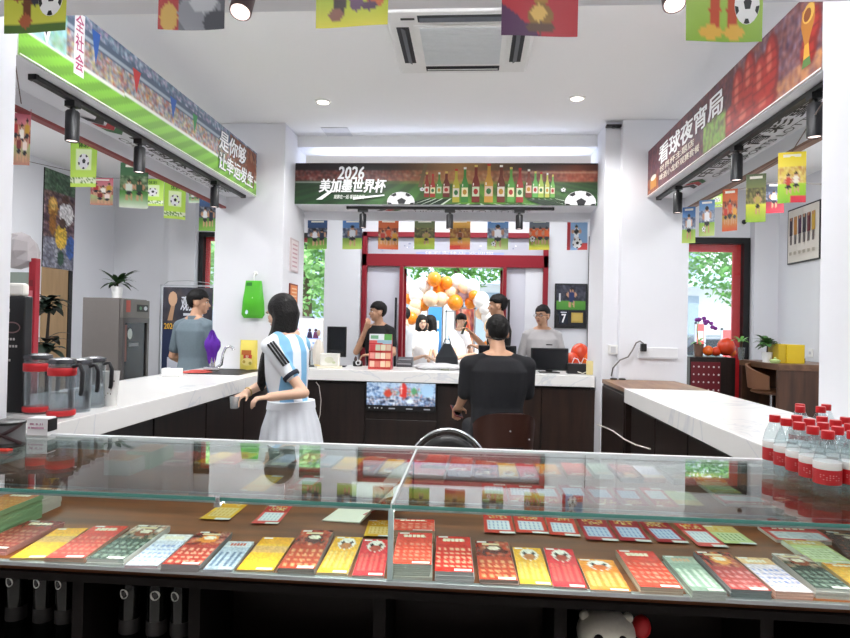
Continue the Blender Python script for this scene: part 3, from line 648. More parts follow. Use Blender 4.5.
# ------------------------------------------------------------------ bunting
def person_on(a, cx, top, bot, kit, skin='#c89878', sh='#22242c'):
    h = bot - top
    dot(a, cx, top + h * .12, h * .09, h * .11, skin); dot(a, cx, top + h * .06, h * .09, h * .07, '#241c1a')
    dot(a, cx, top + h * .38, h * .17, h * .20, kit); dot(a, cx - h * .2, top + h * .36, h * .06, h * .14, skin); dot(a, cx + h * .2, top + h * .33, h * .06, h * .14, skin)
    dot(a, cx, top + h * .62, h * .15, h * .10, sh); dot(a, cx - h * .09, top + h * .83, h * .05, h * .16, skin); dot(a, cx + h * .11, top + h * .82, h * .05, h * .16, skin)
def flag_art(kind):
    h, w_ = 34, 23; A = Art()
    def sky(c0, c1, g0, g1, crowd_c, split=.62):
        a = vgrad(h, w_, c0, c1); k = int(h * split); a[int(h * .3):k] = crowd(k - int(h * .3), w_, crowd_c[0], crowd_c, .6)
        a[k:] = vgrad(h - k, w_, g0, g1); return a
    if kind == 'night': a = sky('#3a5a8a', '#2a3a5a', '#5a8a3a', '#7fae4a', ['#2a3040', '#c8c8d0', '#46506a']); person_on(a, 8, 10, 30, '#e8e8ee'); person_on(a, 16, 11, 29, '#26304a')
    elif kind == 'blue': a = sky('#4a7ab8', '#9ab8d8', '#8ab04a', '#b8cf6a', ['#46506a', '#8a9ab8', '#e8eef4']); person_on(a, 11, 7, 30, '#e6ebf2')
    elif kind == 'orange': a = sky('#c85a2a', '#e88a3a', '#b8a03a', '#c8502a', ['#7a2a1a', '#d8622a', '#e8a85a']); person_on(a, 11, 8, 29, '#d8541e'); person_on(a, 5, 12, 28, '#c83a2a'); person_on(a, 18, 12, 28, '#e0a030')
    elif kind == 'green': a = sky('#5a6a4a', '#c8b85a', '#d8d84a', '#8ab03a', ['#4a4a32', '#8a8a4a', '#c8b87a']); person_on(a, 13, 12, 28, '#b8a85a')
    elif kind == 'gold': a = sky('#e0a84a', '#f0c86a', '#d8b84a', '#c8452a', ['#a86a2a', '#e8d07a', '#6a3a2a']); person_on(a, 11, 12, 27, '#8a4a2a'); a[29:, :12] = H('#c83228')
    elif kind == 'white': a = sky('#5a8ac0', '#a8c0dc', '#8fb84f', '#c8d890', ['#5a6a8a', '#c0ccd8', '#e8eef4']); person_on(a, 11, 6, 31, '#f0f2f6')
    elif kind == 'dutch': a = sky('#5a6a7a', '#8a7a6a', '#6aa03a', '#d8c83a', ['#c8501e', '#e8722a', '#8a3a1e']); [person_on(a, x, 8, 28, '#e2601c') for x in (5, 12, 19)]
    elif kind == 'red': a = flat(h, w_, '#8ab0d8'); a[:, :4] = H('#b8242c'); a[26:, 12:] = H('#c83a3a'); person_on(a, 10, 6, 26, '#f0f0f4', sh='#f0f0f4'); dot(a, 10, 13, 2.5, 3, '#1a1a20')
    elif kind == 'lime': a = vgrad(h, w_, '#a8d84a', '#c8e85a'); a[8:22, 5:18] = H('#e6f6c0'); a[27:31] = H('#e8f0d0'); a[27:31] = specks(a[27:31].copy(), ['#5a8a2a'], .4)
    elif kind == 'field': a = sky('#3a6a4a', '#6a8a5a', '#4a8a3a', '#e8eee0', ['#3a5a3a', '#8aa07a', '#c8d0b8']); person_on(a, 7, 12, 28, '#dfe6df'); person_on(a, 15, 12, 28, '#2a4a3a')
    elif kind == 'team': a = sky('#c86a7a', '#e0b8b0', '#9ab87a', '#b87a6a', ['#8a3a3a', '#e8d8d0', '#c8926a']); [person_on(a, x, y, y + 16, c) for x, y, c in ((5, 6, '#b83a3a'), (12, 9, '#f0eae0'), (18, 6, '#c89a3a'), (9, 15, '#7a2a2a'), (16, 16, '#e8d8d0'))]
    elif kind == 'yellow': a = sky('#f0d83a', '#e8e08a', '#a8d03a', '#7ab02a', ['#d8c05a', '#b87a4a', '#f0e8b0']); person_on(a, 8, 14, 28, '#c84a3a'); person_on(a, 14, 13, 27, '#e8e0d0'); a[29:, 10:] = H('#d83a4a')
    elif kind == 'dark': a = sky('#242a3a', '#46506a', '#8a2a3a', '#c83a4a', ['#2a2a3a', '#6a7a9a', '#c8ccd8']); person_on(a, 10, 8, 28, '#e8eef4')
    # the five big ones over the display case
    elif kind == 'boot':
        h, w_ = 40, 40; a = vgrad(h, w_, '#5a4a30', '#d8c84a'); a[:18] = crowd(18, w_, '#6a8a3a', ['#8a9a3a', '#3a3a2a', '#b8c04a'], .5); a[18:] = vgrad(22, w_, '#b8c03a', '#d0d050'); a[36:] = H('#4a6a2a')
        dot(a, 19, 20, 8, 8, '#23263a'); dot(a, 14, 27, 3, 8, '#6a3a22'); dot(a, 25, 25, 3, 5, '#7a4428'); dot(a, 13, 34, 4, 3, '#a85a3a'); dot(a, 8, 22, 4, 4, '#8a3a2a')
    elif kind == 'shoe':
        h, w_ = 40, 40; a = vgrad(h, w_, '#3a3c44', '#6a6c74'); a[:, :12] = H('#a82a2a'); dot(a, 6, 34, 5, 6, '#c8a04a'); dot(a, 24, 32, 13, 9, '#8a8c94'); dot(a, 26, 28, 8, 4, '#b8bac0'); dot(a, 34, 36, 8, 5, '#4a4c54')
    elif kind == 'kick':
        h, w_ = 40, 40; a = vgrad(h, w_, '#7aa83a', '#c8cf2a'); a[26:] = vgrad(14, w_, '#a8c032', '#e0d840'); dot(a, 13, 27, 4, 7, '#3a2a2a'); dot(a, 22, 28, 4, 5, '#6a4a6a'); dot(a, 11, 34, 4, 2.5, '#8a5a4a'); dot(a, 32, 27, 5, 5, '#c86a3a'); dot(a, 29, 31, 4, 2, '#5a3a5a')
    elif kind == 'cup':
        h, w_ = 40, 40; a = vgrad(h, w_, '#2a3a7a', '#3a2a4a'); a[:22] = crowd(22, w_, '#3a4a9a', ['#5a6ac0', '#c84a6a', '#e8e8f0', '#2a2a5a'], .6); a[25:] = H('#b0202e'); a[22:25] = H('#d8d8e8')
        for y in range(28, 40): a[y, :max(0, int((y - 27) * 1.8) - 0)] = H('#4a1a4a')
        dot(a, 20, 20, 5, 9, '#a87a2a'); dot(a, 20, 18, 3, 7, '#d8a84a'); dot(a, 20, 32, 6.5, 4.5, '#8a6424'); dot(a, 19, 31, 4, 3, '#d8b05a'); dot(a, 20, 36, 7, 2, '#5a3a2a')
    elif kind == 'legs':
        h, w_ = 40, 40; a = vgrad(h, w_, '#5a8a3a', '#b8c84a'); a[24:] = vgrad(16, w_, '#a8c85a', '#8ab03a'); dot(a, 19, 12, 9, 12, '#b82a22'); dot(a, 15, 29, 3, 8, '#c04a2a'); dot(a, 24, 29, 3, 8, '#c04a2a'); dot(a, 13, 36, 6, 2.2, '#e0b048'); dot(a, 25, 36, 5, 2.2, '#e0b048')
    A.raster(a)
    if kind not in ('boot', 'shoe', 'kick', 'cup', 'legs', 'lime'): A.rect(.18, .9, .82, .955, '#f0ece0')
    if kind == 'lime': A.ball(.5, .52, .22, .16); A.text('体彩', .3, .8, .7, .93, '#2f6a1e')
    if kind in ('boot',): A.ball(.74, .36, .2, .2)
    if kind == 'legs': A.ball(.80, .30, .16, .16)
    if kind == 'dutch': A.ball(.16, .36, .14, .1)
    if kind == 'red': A.ball(.5, .22, .24, .17)
    if kind == 'white': A.ball(.3, .2, .11, .08)
    return A
_FA = {}
def flag(kind, px0, py0, px1, py1, y, label, group, yaw=0.0, curl=.012, wid=None, hgt=None, ntop=None):
    a, b = at(px0, py1, y=y), at(px1, py1, y=y); top = at((px0 + px1) / 2, py0, y=y)
    c = (a + b) / 2; W_ = (wid or (b - a).length / max(.4, math.cos(yaw))); Hh = hgt or (top.z - c.z)
    org = Vector((c.x, y, c.z + Hh)); R = Euler((0, 0, yaw)).to_matrix(); N = R @ V3(0, -1, 0)
    ph = RS.rand() * 6
    def fn(u, v):
        p = R @ V3((u - .5) * W_, 0, 0)
        return org + p + V3(0, 0, (v - 1) * Hh) + N * (curl * (1 - v) * math.sin(3.2 * u + ph))
    A = flag_art(kind); A.v_ = None
    o = A.build('hanging_flag', fn, PRINT, org=org, nrm=tuple(N), lift=.0005)
    sm = o.modifiers.new('thickness', 'SOLIDIFY'); sm.thickness = .0004; sm.offset = -1
    tag(o, label, 'flag', group)
    return org, W_
G1 = 'flags on the string along the left bulkhead'; G2 = 'flags on the rear string'; G3 = 'flags on the right string'; G4 = 'large flags over the display case'
L1 = [flag('team', 13, 108, 27, 165, 2.75, 'pinkish team flag at the left pillar end of the left string', G1, .5),
      flag('lime', 71, 138, 95, 187, 3.45, 'larger lime green flag with a ball hanging nearest on the left string', G1, .2),
      flag('field', 121, 163, 146, 208, 3.85, 'dark green stadium flag in the middle of the left string', G1, .2),
      flag('lime', 166, 183, 183, 219, 4.6, 'narrow lime flag just left of the rear window on the left string', G1, .5),
      flag('night', 200, 197, 214, 231, 4.95, 'blue and red flag beside the left rear column', G1, .4)]
L2 = [flag('team', 91, 178, 112, 205, 6.3, 'small reddish team flag on the far string of the left seating area', G1, .1),
      flag('lime', 142, 179, 163, 206, 6.4, 'small lime flag on the far string of the left seating area', G1, .1),
      flag('field', 189, 188, 201, 203, 6.6, 'tiny dark flag above the left window', G1, .2)]
def string(pts, label, sag=.0):
    o = MB().tube(pts, .0025, 6).build('bunting_string', mat('string_brown', '#6a5a52', .7), org=pts[0]); tag(o, label, 'string')
def over(fl): return [f[0] + V3(0, .002, .002) for f in fl]
string([(-1.86, 2.36, L1[0][0].z + .03)] + over(L1) + [(-2.2, 5.2, L1[-1][0].z)], 'thin brown string carrying the flags along the left bulkhead')
string([(-4.58, 6.0, L2[0][0].z + .1)] + over(L2) + [(-3.0, 7.58, L2[-1][0].z - .02)], 'thin string across the far wall of the left seating area')
kinds = ['night', 'blue', 'orange', 'green', 'gold', 'white', 'dutch', 'red']
names = ['dark blue flag with two players at the left end of the rear string', 'light blue flag with a lone white player left of the doorway', 'orange and red flag with three players above the left of the red doorway', 'olive green flag with a small yellow player on the rear string', 'golden yellow flag over the middle of the doorway', 'pale blue flag with a white player over the doorway', 'flag with an orange team and a ball above the right end of the doorway', 'light blue flag with a player over a big ball above the framed jersey picture']
xs = [(307, 327), (342, 362), (378, 398), (414, 434.5), (449.5, 470), (487, 508), (529, 549), (567, 587)]
L3 = [flag(k, a, 219.5, b, 249 + i * .15, 5.78, n, G2, RS.rand() * .16 - .08) for i, (k, n, (a, b)) in enumerate(zip(kinds, names, xs))]
string([(-1.6, 5.745, L3[0][0].z + .01)] + over(L3) + [(1.05, 5.745, L3[-1][0].z + .01)], 'string carrying the eight flags behind the rear bulkhead')
L4 = [flag('blue', 683, 207, 694, 243, 4.75, 'blue flag at the right rear column', G3, -.5), flag('white', 700, 200, 713, 236, 4.35, 'pale blue flag second from the right rear column', G3, -.5),
      flag('orange', 723, 189, 736, 231, 3.95, 'orange and red flag above the right window', G3, -.4), flag('green', 747, 174, 764, 222, 3.55, 'dark green flag with a yellow pitch on the right string', G3, -.4),
      flag('yellow', 779, 152, 804, 203, 3.15, 'large bright yellow flag nearest on the right string', G3, -.25)]
L5 = [flag('lime', 711, 193, 723, 207, 5.3, 'small pale flag with a ball tucked behind the right string', G3, -.2), flag('dark', 766, 183, 783, 213, 5.4, 'dark blue and red flag hanging behind the yellow one', G3, -.1)]
string([(1.70, 5.04, L4[0][0].z)] + over(L4) + [(1.39, 2.58, L4[-1][0].z + .06)], 'string carrying flags along the right bulkhead')
string([(1.71, 5.3, L5[0][0].z)] + over(L5) + [(3.52, 5.5, L5[-1][0].z)], 'second string behind the right bulkhead')
ZTOP = 2.49
def big(kind, a, b, py, lab, yaw=0.0):
    p, q = at(a, py, y=1.6), at(b, py, y=1.6); z = (p.z + q.z) / 2
    return flag(kind, a, py, b, py, 1.6, lab, G4, yaw, .008, hgt=ZTOP - z)
L6 = [big('boot', 2, 67, 32, 'big flag with a ball beside a running leg above the left banner'), big('shoe', 158, 224, 29, 'big grey and red flag with a boot'), big('kick', 315, 388, 26.5, 'big yellow green flag left of the air conditioner'), big('cup', 501, 578, 36, 'big red and blue flag with a golden cup'), big('legs', 685, 763, 41, 'big green flag with red legs and a ball')]
string([(-1.83, 1.6, ZTOP + .004)] + over(L6) + [(1.36, 1.6, ZTOP + .004)], 'string of big flags over the display case')
# ------------------------------------------------------------------ scratch cards in the display case
def card_art(base, head, dots, accent, style='grid', h=30, w_=20):
    a = flat(h, w_, base); k = int(h * .26)
    a[:k] = H(head)
    if style == 'grid':
        for r in range(5):
            for c in range(6): dot(a, 1.9 + c * 3.2, k + 4.5 + r * 3.4, 1.1, .8, dots, .8)
        a[3:5, 4:16] = specks(a[3:5, 4:16].copy(), ['#f4e6c8'], .6)
    elif style == 'picture':
        a[:k + 6] = blur(specks(a[:k + 6].copy(), [accent, head, '#2a1a18', '#e8c8a0'], .55), 1)
        dot(a, 10, 7, 5, 3.5, accent); dot(a, 10, 6, 3, 1.5, '#f2e4cf')
        for r in range(4):
            for c in range(5): dot(a, 2.6 + c * 3.7, k + 9.5 + r * 3.3, 1.2, .9, dots)
    elif style == 'bars':
        for c in range(4): a[k + 5:h - 4, 2 + c * 4 + c // 2:4 + c * 4 + c // 2] = H(dots)
    elif style == 'window':
        a[k + 4:h - 4, 2:w_ - 2] = H(dots); 
        for r in range(k + 6, h - 5, 3): a[r, 3:w_ - 3:2] = H(accent)
    elif style == 'band':
        a[int(h * .33):int(h * .5)] = H(accent); a[int(h * .5):] = H(base)
        for r in range(int(h * .55), h - 3, 3): a[r, 3:w_ - 3] = H(base) * .94 + H(dots) * .06
    elif style == 'cat':
        dot(a, 10, 6, 6, 5, '#efe6dc'); dot(a, 10, 8, 4, 2.5, accent); dot(a, 7, 5, 1, 1, '#3a2a2a'); dot(a, 13, 5, 1, 1, '#3a2a2a')
        for c in range(5): a[13:h - 4, 2 + c * 3 + c // 2:4 + c * 3 + c // 2] = H(dots)
    a = np.clip(a * (1 + (RS.rand(h, w_, 1) - .5) * .22), 0, 1)
    A = Art(); A.raster(a)
    if style in ('grid', 'window', 'bars'):
        for i in range(5): A.rect(.2 + i * .12, .83, .29 + i * .12, .92, accent if style == 'bars' else '#f6ead0')
    if style == 'picture': A.rect(.2, .88, .72, .93, '#e8d0a8')
    A.rect(.06, .945, .34, .985, '#f0ece6'); A.rect(.5, .015, .95, .065, '#f2eee8')
    return A
SCH = {
 'maroon': ('#9a3a34', '#8a2a28', '#c88a72', '#c86a4a', 'grid'), 'yellow': ('#f2b92c', '#f0a922', '#f8d878', '#d8a860', 'band'),
 'red': ('#cc3a30', '#d8402f', '#e89a80', '#f4e4c8', 'grid'), 'horse': ('#4a5650', '#e4d6cc', '#8a958c', '#8a4a36', 'picture'),
 'blue': ('#cfd3e4', '#f0e8e8', '#7a8cc4', '#c84a5a', 'grid'), 'fire': ('#b04038', '#8e2a26', '#e0a088', '#e8903c', 'picture'),
 'steel': ('#a9b4c4', '#c8ccd4', '#66758e', '#c86a5a', 'bars'), 'mgold': ('#b0432c', '#c23c28', '#d89a6a', '#5a1a14', 'picture'),
 'catyellow': ('#f0b338', '#f0b030', '#e8c46a', '#b8703a', 'cat'), 'catred': ('#d8303a', '#d6343a', '#e4605a', '#b84a3a', 'cat'),
 'redwhite': ('#dc4632', '#d83a2c', '#f0a488', '#f6ead0', 'grid'), 'redgold': ('#cc2f28', '#d03228', '#f0d8b0', '#e8b84a', 'grid'),
 'orange': ('#eb8a2e', '#ec9434', '#f2bc6a', '#d86a2a', 'cat'), 'green': ('#8fa294', '#a8b4a4', '#c8d2c4', '#d8a888', 'bars'),
 'pink': ('#e4d4e0', '#f0c090', '#7f8fd0', '#5a6ac8', 'grid'), 'mred': ('#a63a3a', '#9a3430', '#d88a8a', '#e89a4a', 'picture'),
 'rwin': ('#d8402f', '#d23428', '#e8eaf2', '#9aa8cc', 'window'), 'mwin': ('#b0242e', '#a01e28', '#c8d2ea', '#7d8fc0', 'window'),
 'orgreen': ('#d6e09a', '#e8c87a', '#dfe6b8', '#7a9a4a', 'window'), 'wwin': ('#e4605a', '#c83a34', '#eef0f4', '#b8c0d4', 'window'),
 'ywin': ('#f0b93c', '#eaa62c', '#f2cf86', '#d8a850', 'window'), 'brown': ('#5e2f28', '#4a2420', '#8a5a4a', '#7a3a30', 'picture'),
 'gold': ('#f0b040', '#e89a30', '#f4cc6a', '#d87a2a', 'grid'), 'orangetop': ('#c8803c', '#b86a30', '#d8a05a', '#a85a2a', 'grid')}
def rect_from(q, z):
    BL, BR, FR, FL = [at(p[0], p[1], z=z) for p in q]
    mf = (FL + FR) / 2; mb = (BL + BR) / 2; d = mb - mf; L = d.length; d.normalize(); s = Vector((d.y, -d.x, 0))
    wd = ((FR - FL).dot(s) + (BR - BL).dot(s)) / 2
    return mf + d * (L / 2), s, d, wd, L
CARDG = 'packs of scratch cards in the display case'
def pack(name, org, s, d, wd, L, z0, z1, edge, label, art=None, sub=''):
    c = Vector((org.x, org.y, 0)); wd -= .002
    P_ = [c + s * a * wd / 2 + d * b * L / 2 for a, b in ((-1, -1), (1, -1), (1, 1), (-1, 1))]
    t = thing(name, label, 'scratch card pack', (org.x, org.y, z0), 0, CARDG); o = t.location
    m = MB(); n = max(1, round((z1 - z0) / .004)); hh = (z1 - z0) / n
    for k in range(n):
        e = RS.rand() * .0016
        q = [p + s * (RS.rand() - .5) * .002 for p in P_]; m.loft([[V3(p.x, p.y, z0 + k * hh + (0 if k == 0 else .0002)) for p in q], [V3(p.x, p.y, z0 + (k + 1) * hh - .0002) for p in q]])
    m.build('card_block', mat('edge_' + edge, edge, .6, var=.12, scale=400), t, o)
    if art: art.build('printed_top', plane_fn(V3(P_[0].x, P_[0].y, z1 + .0003), s * wd, d * L), GLOSSY, t, o, lift=.0001, nrm=(0, 0, 1))
    return t
def stack(q, sch, th, edge, label, n=2):
    """th: thickness of the whole stack, n: packs in it; the quad is the outline of its top"""
    org, s, d, wd, L = rect_from(q, ZD + th)
    z = ZD
    for k in range(n - 1):
        z2 = z + th / n; off = s * (RS.rand() - .5) * .006 - d * .003 * RS.rand()
        pack('scratch_card_pack', org + off, s, d, wd, L, z, z2 - .0004, edge, '%s pack below the %s' % (['lowest', 'second', 'third'][k], label), None); z = z2
    return pack('scratch_card_pack', org, s, d, wd, L, z, ZD + th, edge, label, card_art(*SCH[sch]))
F = [
 ([(30, 520), (65, 522), (7, 550), (-32, 547)], 'maroon', .014, '#c98f8c', 'maroon scratch card pack at the left end of the front row', 2),
 ([(60, 527.5), (86, 529), (46, 559), (9, 557)], 'yellow', .008, '#c9a27a', 'plain yellow scratch card pack second from the left end', 1),
 ([(95, 525), (129, 527), (82, 559), (46, 557)], 'red', .012, '#b58f7f', 'red scratch card pack left of the green horse pack', 1),
 ([(139, 524), (170, 526.5), (123.5, 560), (87, 558)], 'horse', .016, '#d8d4d0', 'white bordered horse pack left in the front row', 2),
 ([(165, 534), (193, 535), (158, 567), (124, 564.5)], 'blue', .008, '#c9b6bb', 'pale blue dotted scratch card pack beside the left horse pack', 1),
 ([(199, 530.5), (233, 533), (198, 566), (163, 563.5)], 'fire', .016, '#8f8a8a', 'red scratch card pack with an orange flame picture', 2),
 ([(229, 541), (254, 542), (233, 571), (202, 569)], 'steel', .008, '#a9adb3', 'steel grey scratch card pack left of a yellow one', 1),
 ([(263, 537), (295, 538), (273, 571.5), (237, 568.5)], 'yellow', .007, '#c9a27a', 'plain yellow scratch card pack left of the dark orange one', 1),
 ([(301, 529.5), (335, 531), (313, 570.5), (279, 567)], 'mgold', .014, '#9c8d88', 'dark orange pack with a red moth picture left of the seam', 2),
 ([(337, 536.5), (362, 537.5), (349, 574), (315, 572)], 'catyellow', .007, '#c7b79c', 'yellow pack with a white face left of the glass seam', 1),
 ([(364, 539), (390, 540), (385, 577), (351, 574.5)], 'catred', .007, '#b99a96', 'bright red pack with a white face touching the glass seam', 1),
 ([(397, 532.5), (433.5, 533), (431, 564.5), (392.5, 563.5)], 'redwhite', .036, '#bcb6ae', 'tall stack of red and white packs right of the glass seam', 4),
 ([(436, 536), (470.5, 537), (474, 573), (434.5, 570.5)], 'redgold', .024, '#b3a9ab', 'red pack with gold heading second right of the seam', 3),
 ([(474.5, 541), (508, 541.5), (518.5, 581), (479, 579)], 'mgold', .013, '#a58a84', 'dark orange pack with a red moth picture right of the seam', 2),
 ([(512, 547.5), (541, 548), (552.5, 585.5), (520, 583.5)], 'catyellow', .007, '#c7b79c', 'yellow pack with a white face right of the seam', 1),
 ([(543, 548), (573, 549), (587, 588.5), (553.5, 586)], 'catred', .007, '#b99a96', 'bright red pack with a white face right of the seam', 1),
 ([(577, 559), (613, 560), (632.5, 592.5), (590, 589)], 'orange', .007, '#c5bcb0', 'orange scratch card pack in the middle of the right half', 1),
 ([(616, 550), (653, 551.5), (684, 588.5), (640, 587)], 'redwhite', .017, '#c2ab98', 'red pack with a cream border standing apart in the right half', 2),
 ([(662.5, 556), (692, 556.5), (727, 592), (692, 591)], 'green', .018, '#aab0a8', 'grey green scratch card pack in the right half', 3),
 ([(694, 551), (728, 552.5), (772.5, 591), (730.5, 589.5)], 'mred', .019, '#8d8b8e', 'maroon pack with a small orange picture in the right half', 3),
 ([(734, 557), (768.5, 558), (815, 594), (775, 590)], 'pink', .017, '#d9a79a', 'pink and blue dotted scratch card pack near the right end', 3),
 ([(770.5, 554), (806, 554), (852, 590), (817, 588)], 'horse', .022, '#c7c3c1', 'green and brown horse pack ending the front row right', 4),
 ([(760, 528), (812, 527), (836, 541), (778, 541)], 'wwin', .008, '#e2d2cb', 'white and red pack farthest back at the right end', 1),
 ([(779, 541), (822, 540), (848, 562), (820, 563.5)], 'orgreen', .012, '#dfe0cf', 'pale green and orange pack behind the right horse pack', 2),
 ([(824, 533), (866, 533), (893, 559), (850, 560)], 'brown', .012, '#6c4f46', 'dark brown pack at the right edge of the case', 1),
 ([(823, 564.5), (862, 563), (892, 584), (853, 586)], 'gold', .012, '#dcc08a', 'golden yellow pack at the right edge of the case', 1)]
for q, sch, th, e, lab, n in F: stack(q, sch, th, e, lab, n)
pk = stack([(391.5, 519), (435.5, 519.5), (434, 531), (391, 530.5)], 'redwhite', .030, '#c9a48c', 'red and cream packs tucked behind the tall stack at the seam', 2)
# stacks along the left end of the case
def lstack(pa, pb, xw, zt, edge, sch, lab, n):
    a, b = at(pa[0], pa[1], z=ZD), at(pb[0], pb[1], z=ZD); xr = (a.x + b.x) / 2
    L = abs(b.y - a.y); th = zt - ZD; z = ZD
    for k in range(n):
        z2 = z + th / n
        pack('scratch_card_pack', V3(xr - xw / 2 - .004 * RS.rand(), (a.y + b.y) / 2, 0), V3(1, 0, 0), V3(0, 1, 0), xw, L, z, z2 - .0004, edge,
             lab if k == n - 1 else '%s pack below the %s' % (['lowest', 'second', 'third', 'fourth', 'fifth'][k], lab), card_art(*SCH[sch]) if k == n - 1 else None); z = z2
lstack((0, 540), (37, 517), .10, .946, '#8fae82', 'orangetop', 'green edged pack with an orange top, left end', 5)
lstack((38, 516.5), (62, 506), .10, .934, '#cfc5bd', 'orangetop', 'white edged pack behind the green edged stack at the left end', 4)
# single cards laid out in the middle row, slightly curled
def card(q, sch, lab, curl=.004, yb=None):
    org, s, d, wd, L = rect_from(q, ZD + .002); wd -= .0015
    c = V3(org.x, org.y, ZD)
    A = card_art(*SCH[sch], h=26, w_=20)
    for i in range(0): pass
    fn = lambda u, v: c + s * (u - .5) * wd + d * (v - .5) * L + V3(0, 0, .0012 + curl * (1 - v) ** 3)
    N = 4
    A2 = Art(); A2.raster(np.repeat(np.repeat(A_to_raster(sch), 1, 0), 1, 1))
    o = A2.build('scratch_card', fn, GLOSSY, org=c, nrm=(0, 0, 1), lift=.0003)
    sm = o.modifiers.new('thickness', 'SOLIDIFY'); sm.thickness = .0005; sm.offset = -1
    tag(o, lab, 'scratch card', 'single scratch cards laid out behind the front row')
def A_to_raster(sch):
    base, head, dots, accent, style = SCH[sch]; h, w_ = 30, 22
    a = flat(h, w_, base); a[:11] = H(head); a[2:9, 4:18] = specks(a[2:9, 4:18].copy(), ['#e8b84a', '#f0d8a0'], .4)
    if style in ('window', 'bars'):
        a[12:25, 3:19] = H(dots)
        for x in range(4, 19, 3): a[13:24, x] = H(accent)
        a[16, 3:19] = H(dots); a[20, 3:19] = H(dots)
    a[27:, 11:] = H('#f0ece6'); a[0:2, 1:7] = H('#f2eee8')
    return a
M_ = [([(482, 511.5), (511, 512.5), (515, 534.5), (485, 533.5)], 'rwin', 'leftmost orange red card with a white panel in the middle row'),
 ([(512.5, 513), (542, 514), (549.5, 535), (516, 533)], 'rwin', 'second orange red card with a white panel in the middle row'),
 ([(543.5, 514), (573, 515), (580, 537.5), (551, 535.5)], 'rwin', 'third orange red card with a white panel in the middle row'),
 ([(575, 517.5), (605, 518), (619, 542.5), (587, 540)], 'mwin', 'first crimson card with a blue panel in the middle row'),
 ([(606, 518), (635, 518), (652, 543.5), (621, 541)], 'mwin', 'second crimson card with a blue panel in the middle row'),
 ([(637, 520), (665, 520), (690, 545), (658, 542)], 'mwin', 'third crimson card with a blue panel in the middle row'),
 ([(671.5, 521), (698, 522), (730, 549), (698, 546.5)], 'wwin', 'red card with a white panel right of the crimson cards'),
 ([(703, 525), (731, 526.5), (758, 544.5), (724, 545)], 'orgreen', 'pale green card at the right end of the middle row'),
 ([(224, 500), (253, 500.5), (228, 521), (200, 519.5)], 'ywin', 'loose yellow card lying alone left of the white booklet'),
 ([(270, 504.5), (292, 506), (279, 525), (250, 524)], 'wwin', 'loose white and red card beside the yellow card'),
 ([(368, 520), (396, 520), (392, 538), (364, 536.5)], 'ywin', 'yellow card behind the red packs at the glass seam')]
for q, sch, lab in M_: card(q, sch, lab)
# open white booklet
p = [at(a, b, z=ZD + .004) for a, b in ((322, 520), (360, 522.5), (381, 503), (348, 502))]
t = thing('open_booklet', 'white booklet lying open behind the cards left of the seam', 'booklet', tuple((p[0] + p[2]) / 2)[:2] + (ZD,))
MB().loft([[V3(q.x, q.y, ZD + .001) for q in p], [V3(q.x, q.y, ZD + .004) for q in p]]).build('left_page', mat('cream_paper', '#e9e1d3', .7), t, t.location)
s0_, s1_ = p[1], p[2]; rings = []; dd = V3(.115, .01, 0)
for k in range(9):
    u = k / 8; up_ = .004 + .075 * math.sin(u * 1.5)
    rings.append([s0_ + dd * u * .8 + V3(0, 0, up_ - .004), s1_ + dd * u * .55 + V3(0, 0, up_ * .8 - .004), s1_ + dd * u * .55 + V3(0, 0, up_ * .8 - .0025), s0_ + dd * u * .8 + V3(0, 0, up_ - .0025)])
MB().loft(rings).build('lifted_page', mat('cream_paper', '#e9e1d3', .7), t, t.location, smooth=60)
mid_ = (p[1] + p[2]) / 2
MB().ell((mid_.x - .004, mid_.y - .01, ZD + .0058), (.006, .03, .001), rot=(0, 0, -.5)).build('red_seal', mat('seal_red', '#b04a4a', .6), t, t.location)

# ------------------------------------------------------------------ things on the glass
BOTG = 'small water bottles with red caps'
PET = mat_glass('bottle_plastic', '#eef4f5', 1.45, .05, haze=.04)
CAPM = mat('cap_red', '#c4161c', .35); LABR = mat('label_red', '#b3161e', .4); LABW = mat('label_white', '#e8e6e4', .4)
def bottle0():
    t = thing('water_bottle', 'x', 'bottle', (0, 0, 0), 0, BOTG)
    MB().lathe([(.004, .004), (.022, .001), (.029, .004), (.0305, .014), (.029, .022), (.0305, .03), (.0305, .088), (.029, .096), (.024, .116), (.0165, .134), (.0125, .141), (.0125, .147)], n=28).build('bottle_body', PET, t, smooth=60)
    MB().lathe([(.0145, .1405), (.0148, .1425), (.0148, .158), (.0138, .1605), (.001, .1605)], n=28).build('screw_cap', CAPM, t, smooth=40)
    lb = MB().lathe([(.0309, .032), (.0312, .033), (.0312, .067), (.0309, .068)], n=28).build('label', LABR, t, smooth=40)
    MB().lathe([(.0309, .068), (.0312, .0685), (.0312, .085), (.0309, .086)], n=28).build('label_top', LABW, lb, smooth=40)
    A = Art(); 
    for k, wv in enumerate((.8, .7, .85)): A.rect(.1, .2 + k * .22, .1 + wv, .32 + k * .22, '#e8c8c4')
    A.rect(.3, 1.1, .55, 1.5, '#2c2a33'); A.rect(.72, 1.05, .98, 1.5, '#3f6a86')
    cf = lambda u, v: V3(.0314 * math.sin((u - .5) * 1.9), -.0314 * math.cos((u - .5) * 1.9), .034 + v * .033)
    A2 = Art()
    for i in range(7):
        for k in range(3): A2.rect(.1 + i * .115, .3 + k * .16, .15 + i * .115, .36 + k * .16, '#d89a98') if (i * 3 + k) % 4 else None
    for i in range(5): A2.poly([(.55 + i * .05, 1.08), (.60 + i * .05, 1.08), (.60 + i * .05, 1.48), (.55 + i * .05, 1.48)], ['#2c2a33', '#3f6a86'][i > 2])
    A2.build('label_print', cf, PRINT, lb, lift=.00005, nrm=(0, -1, 0))
    return t
b0 = bottle0(); first = True
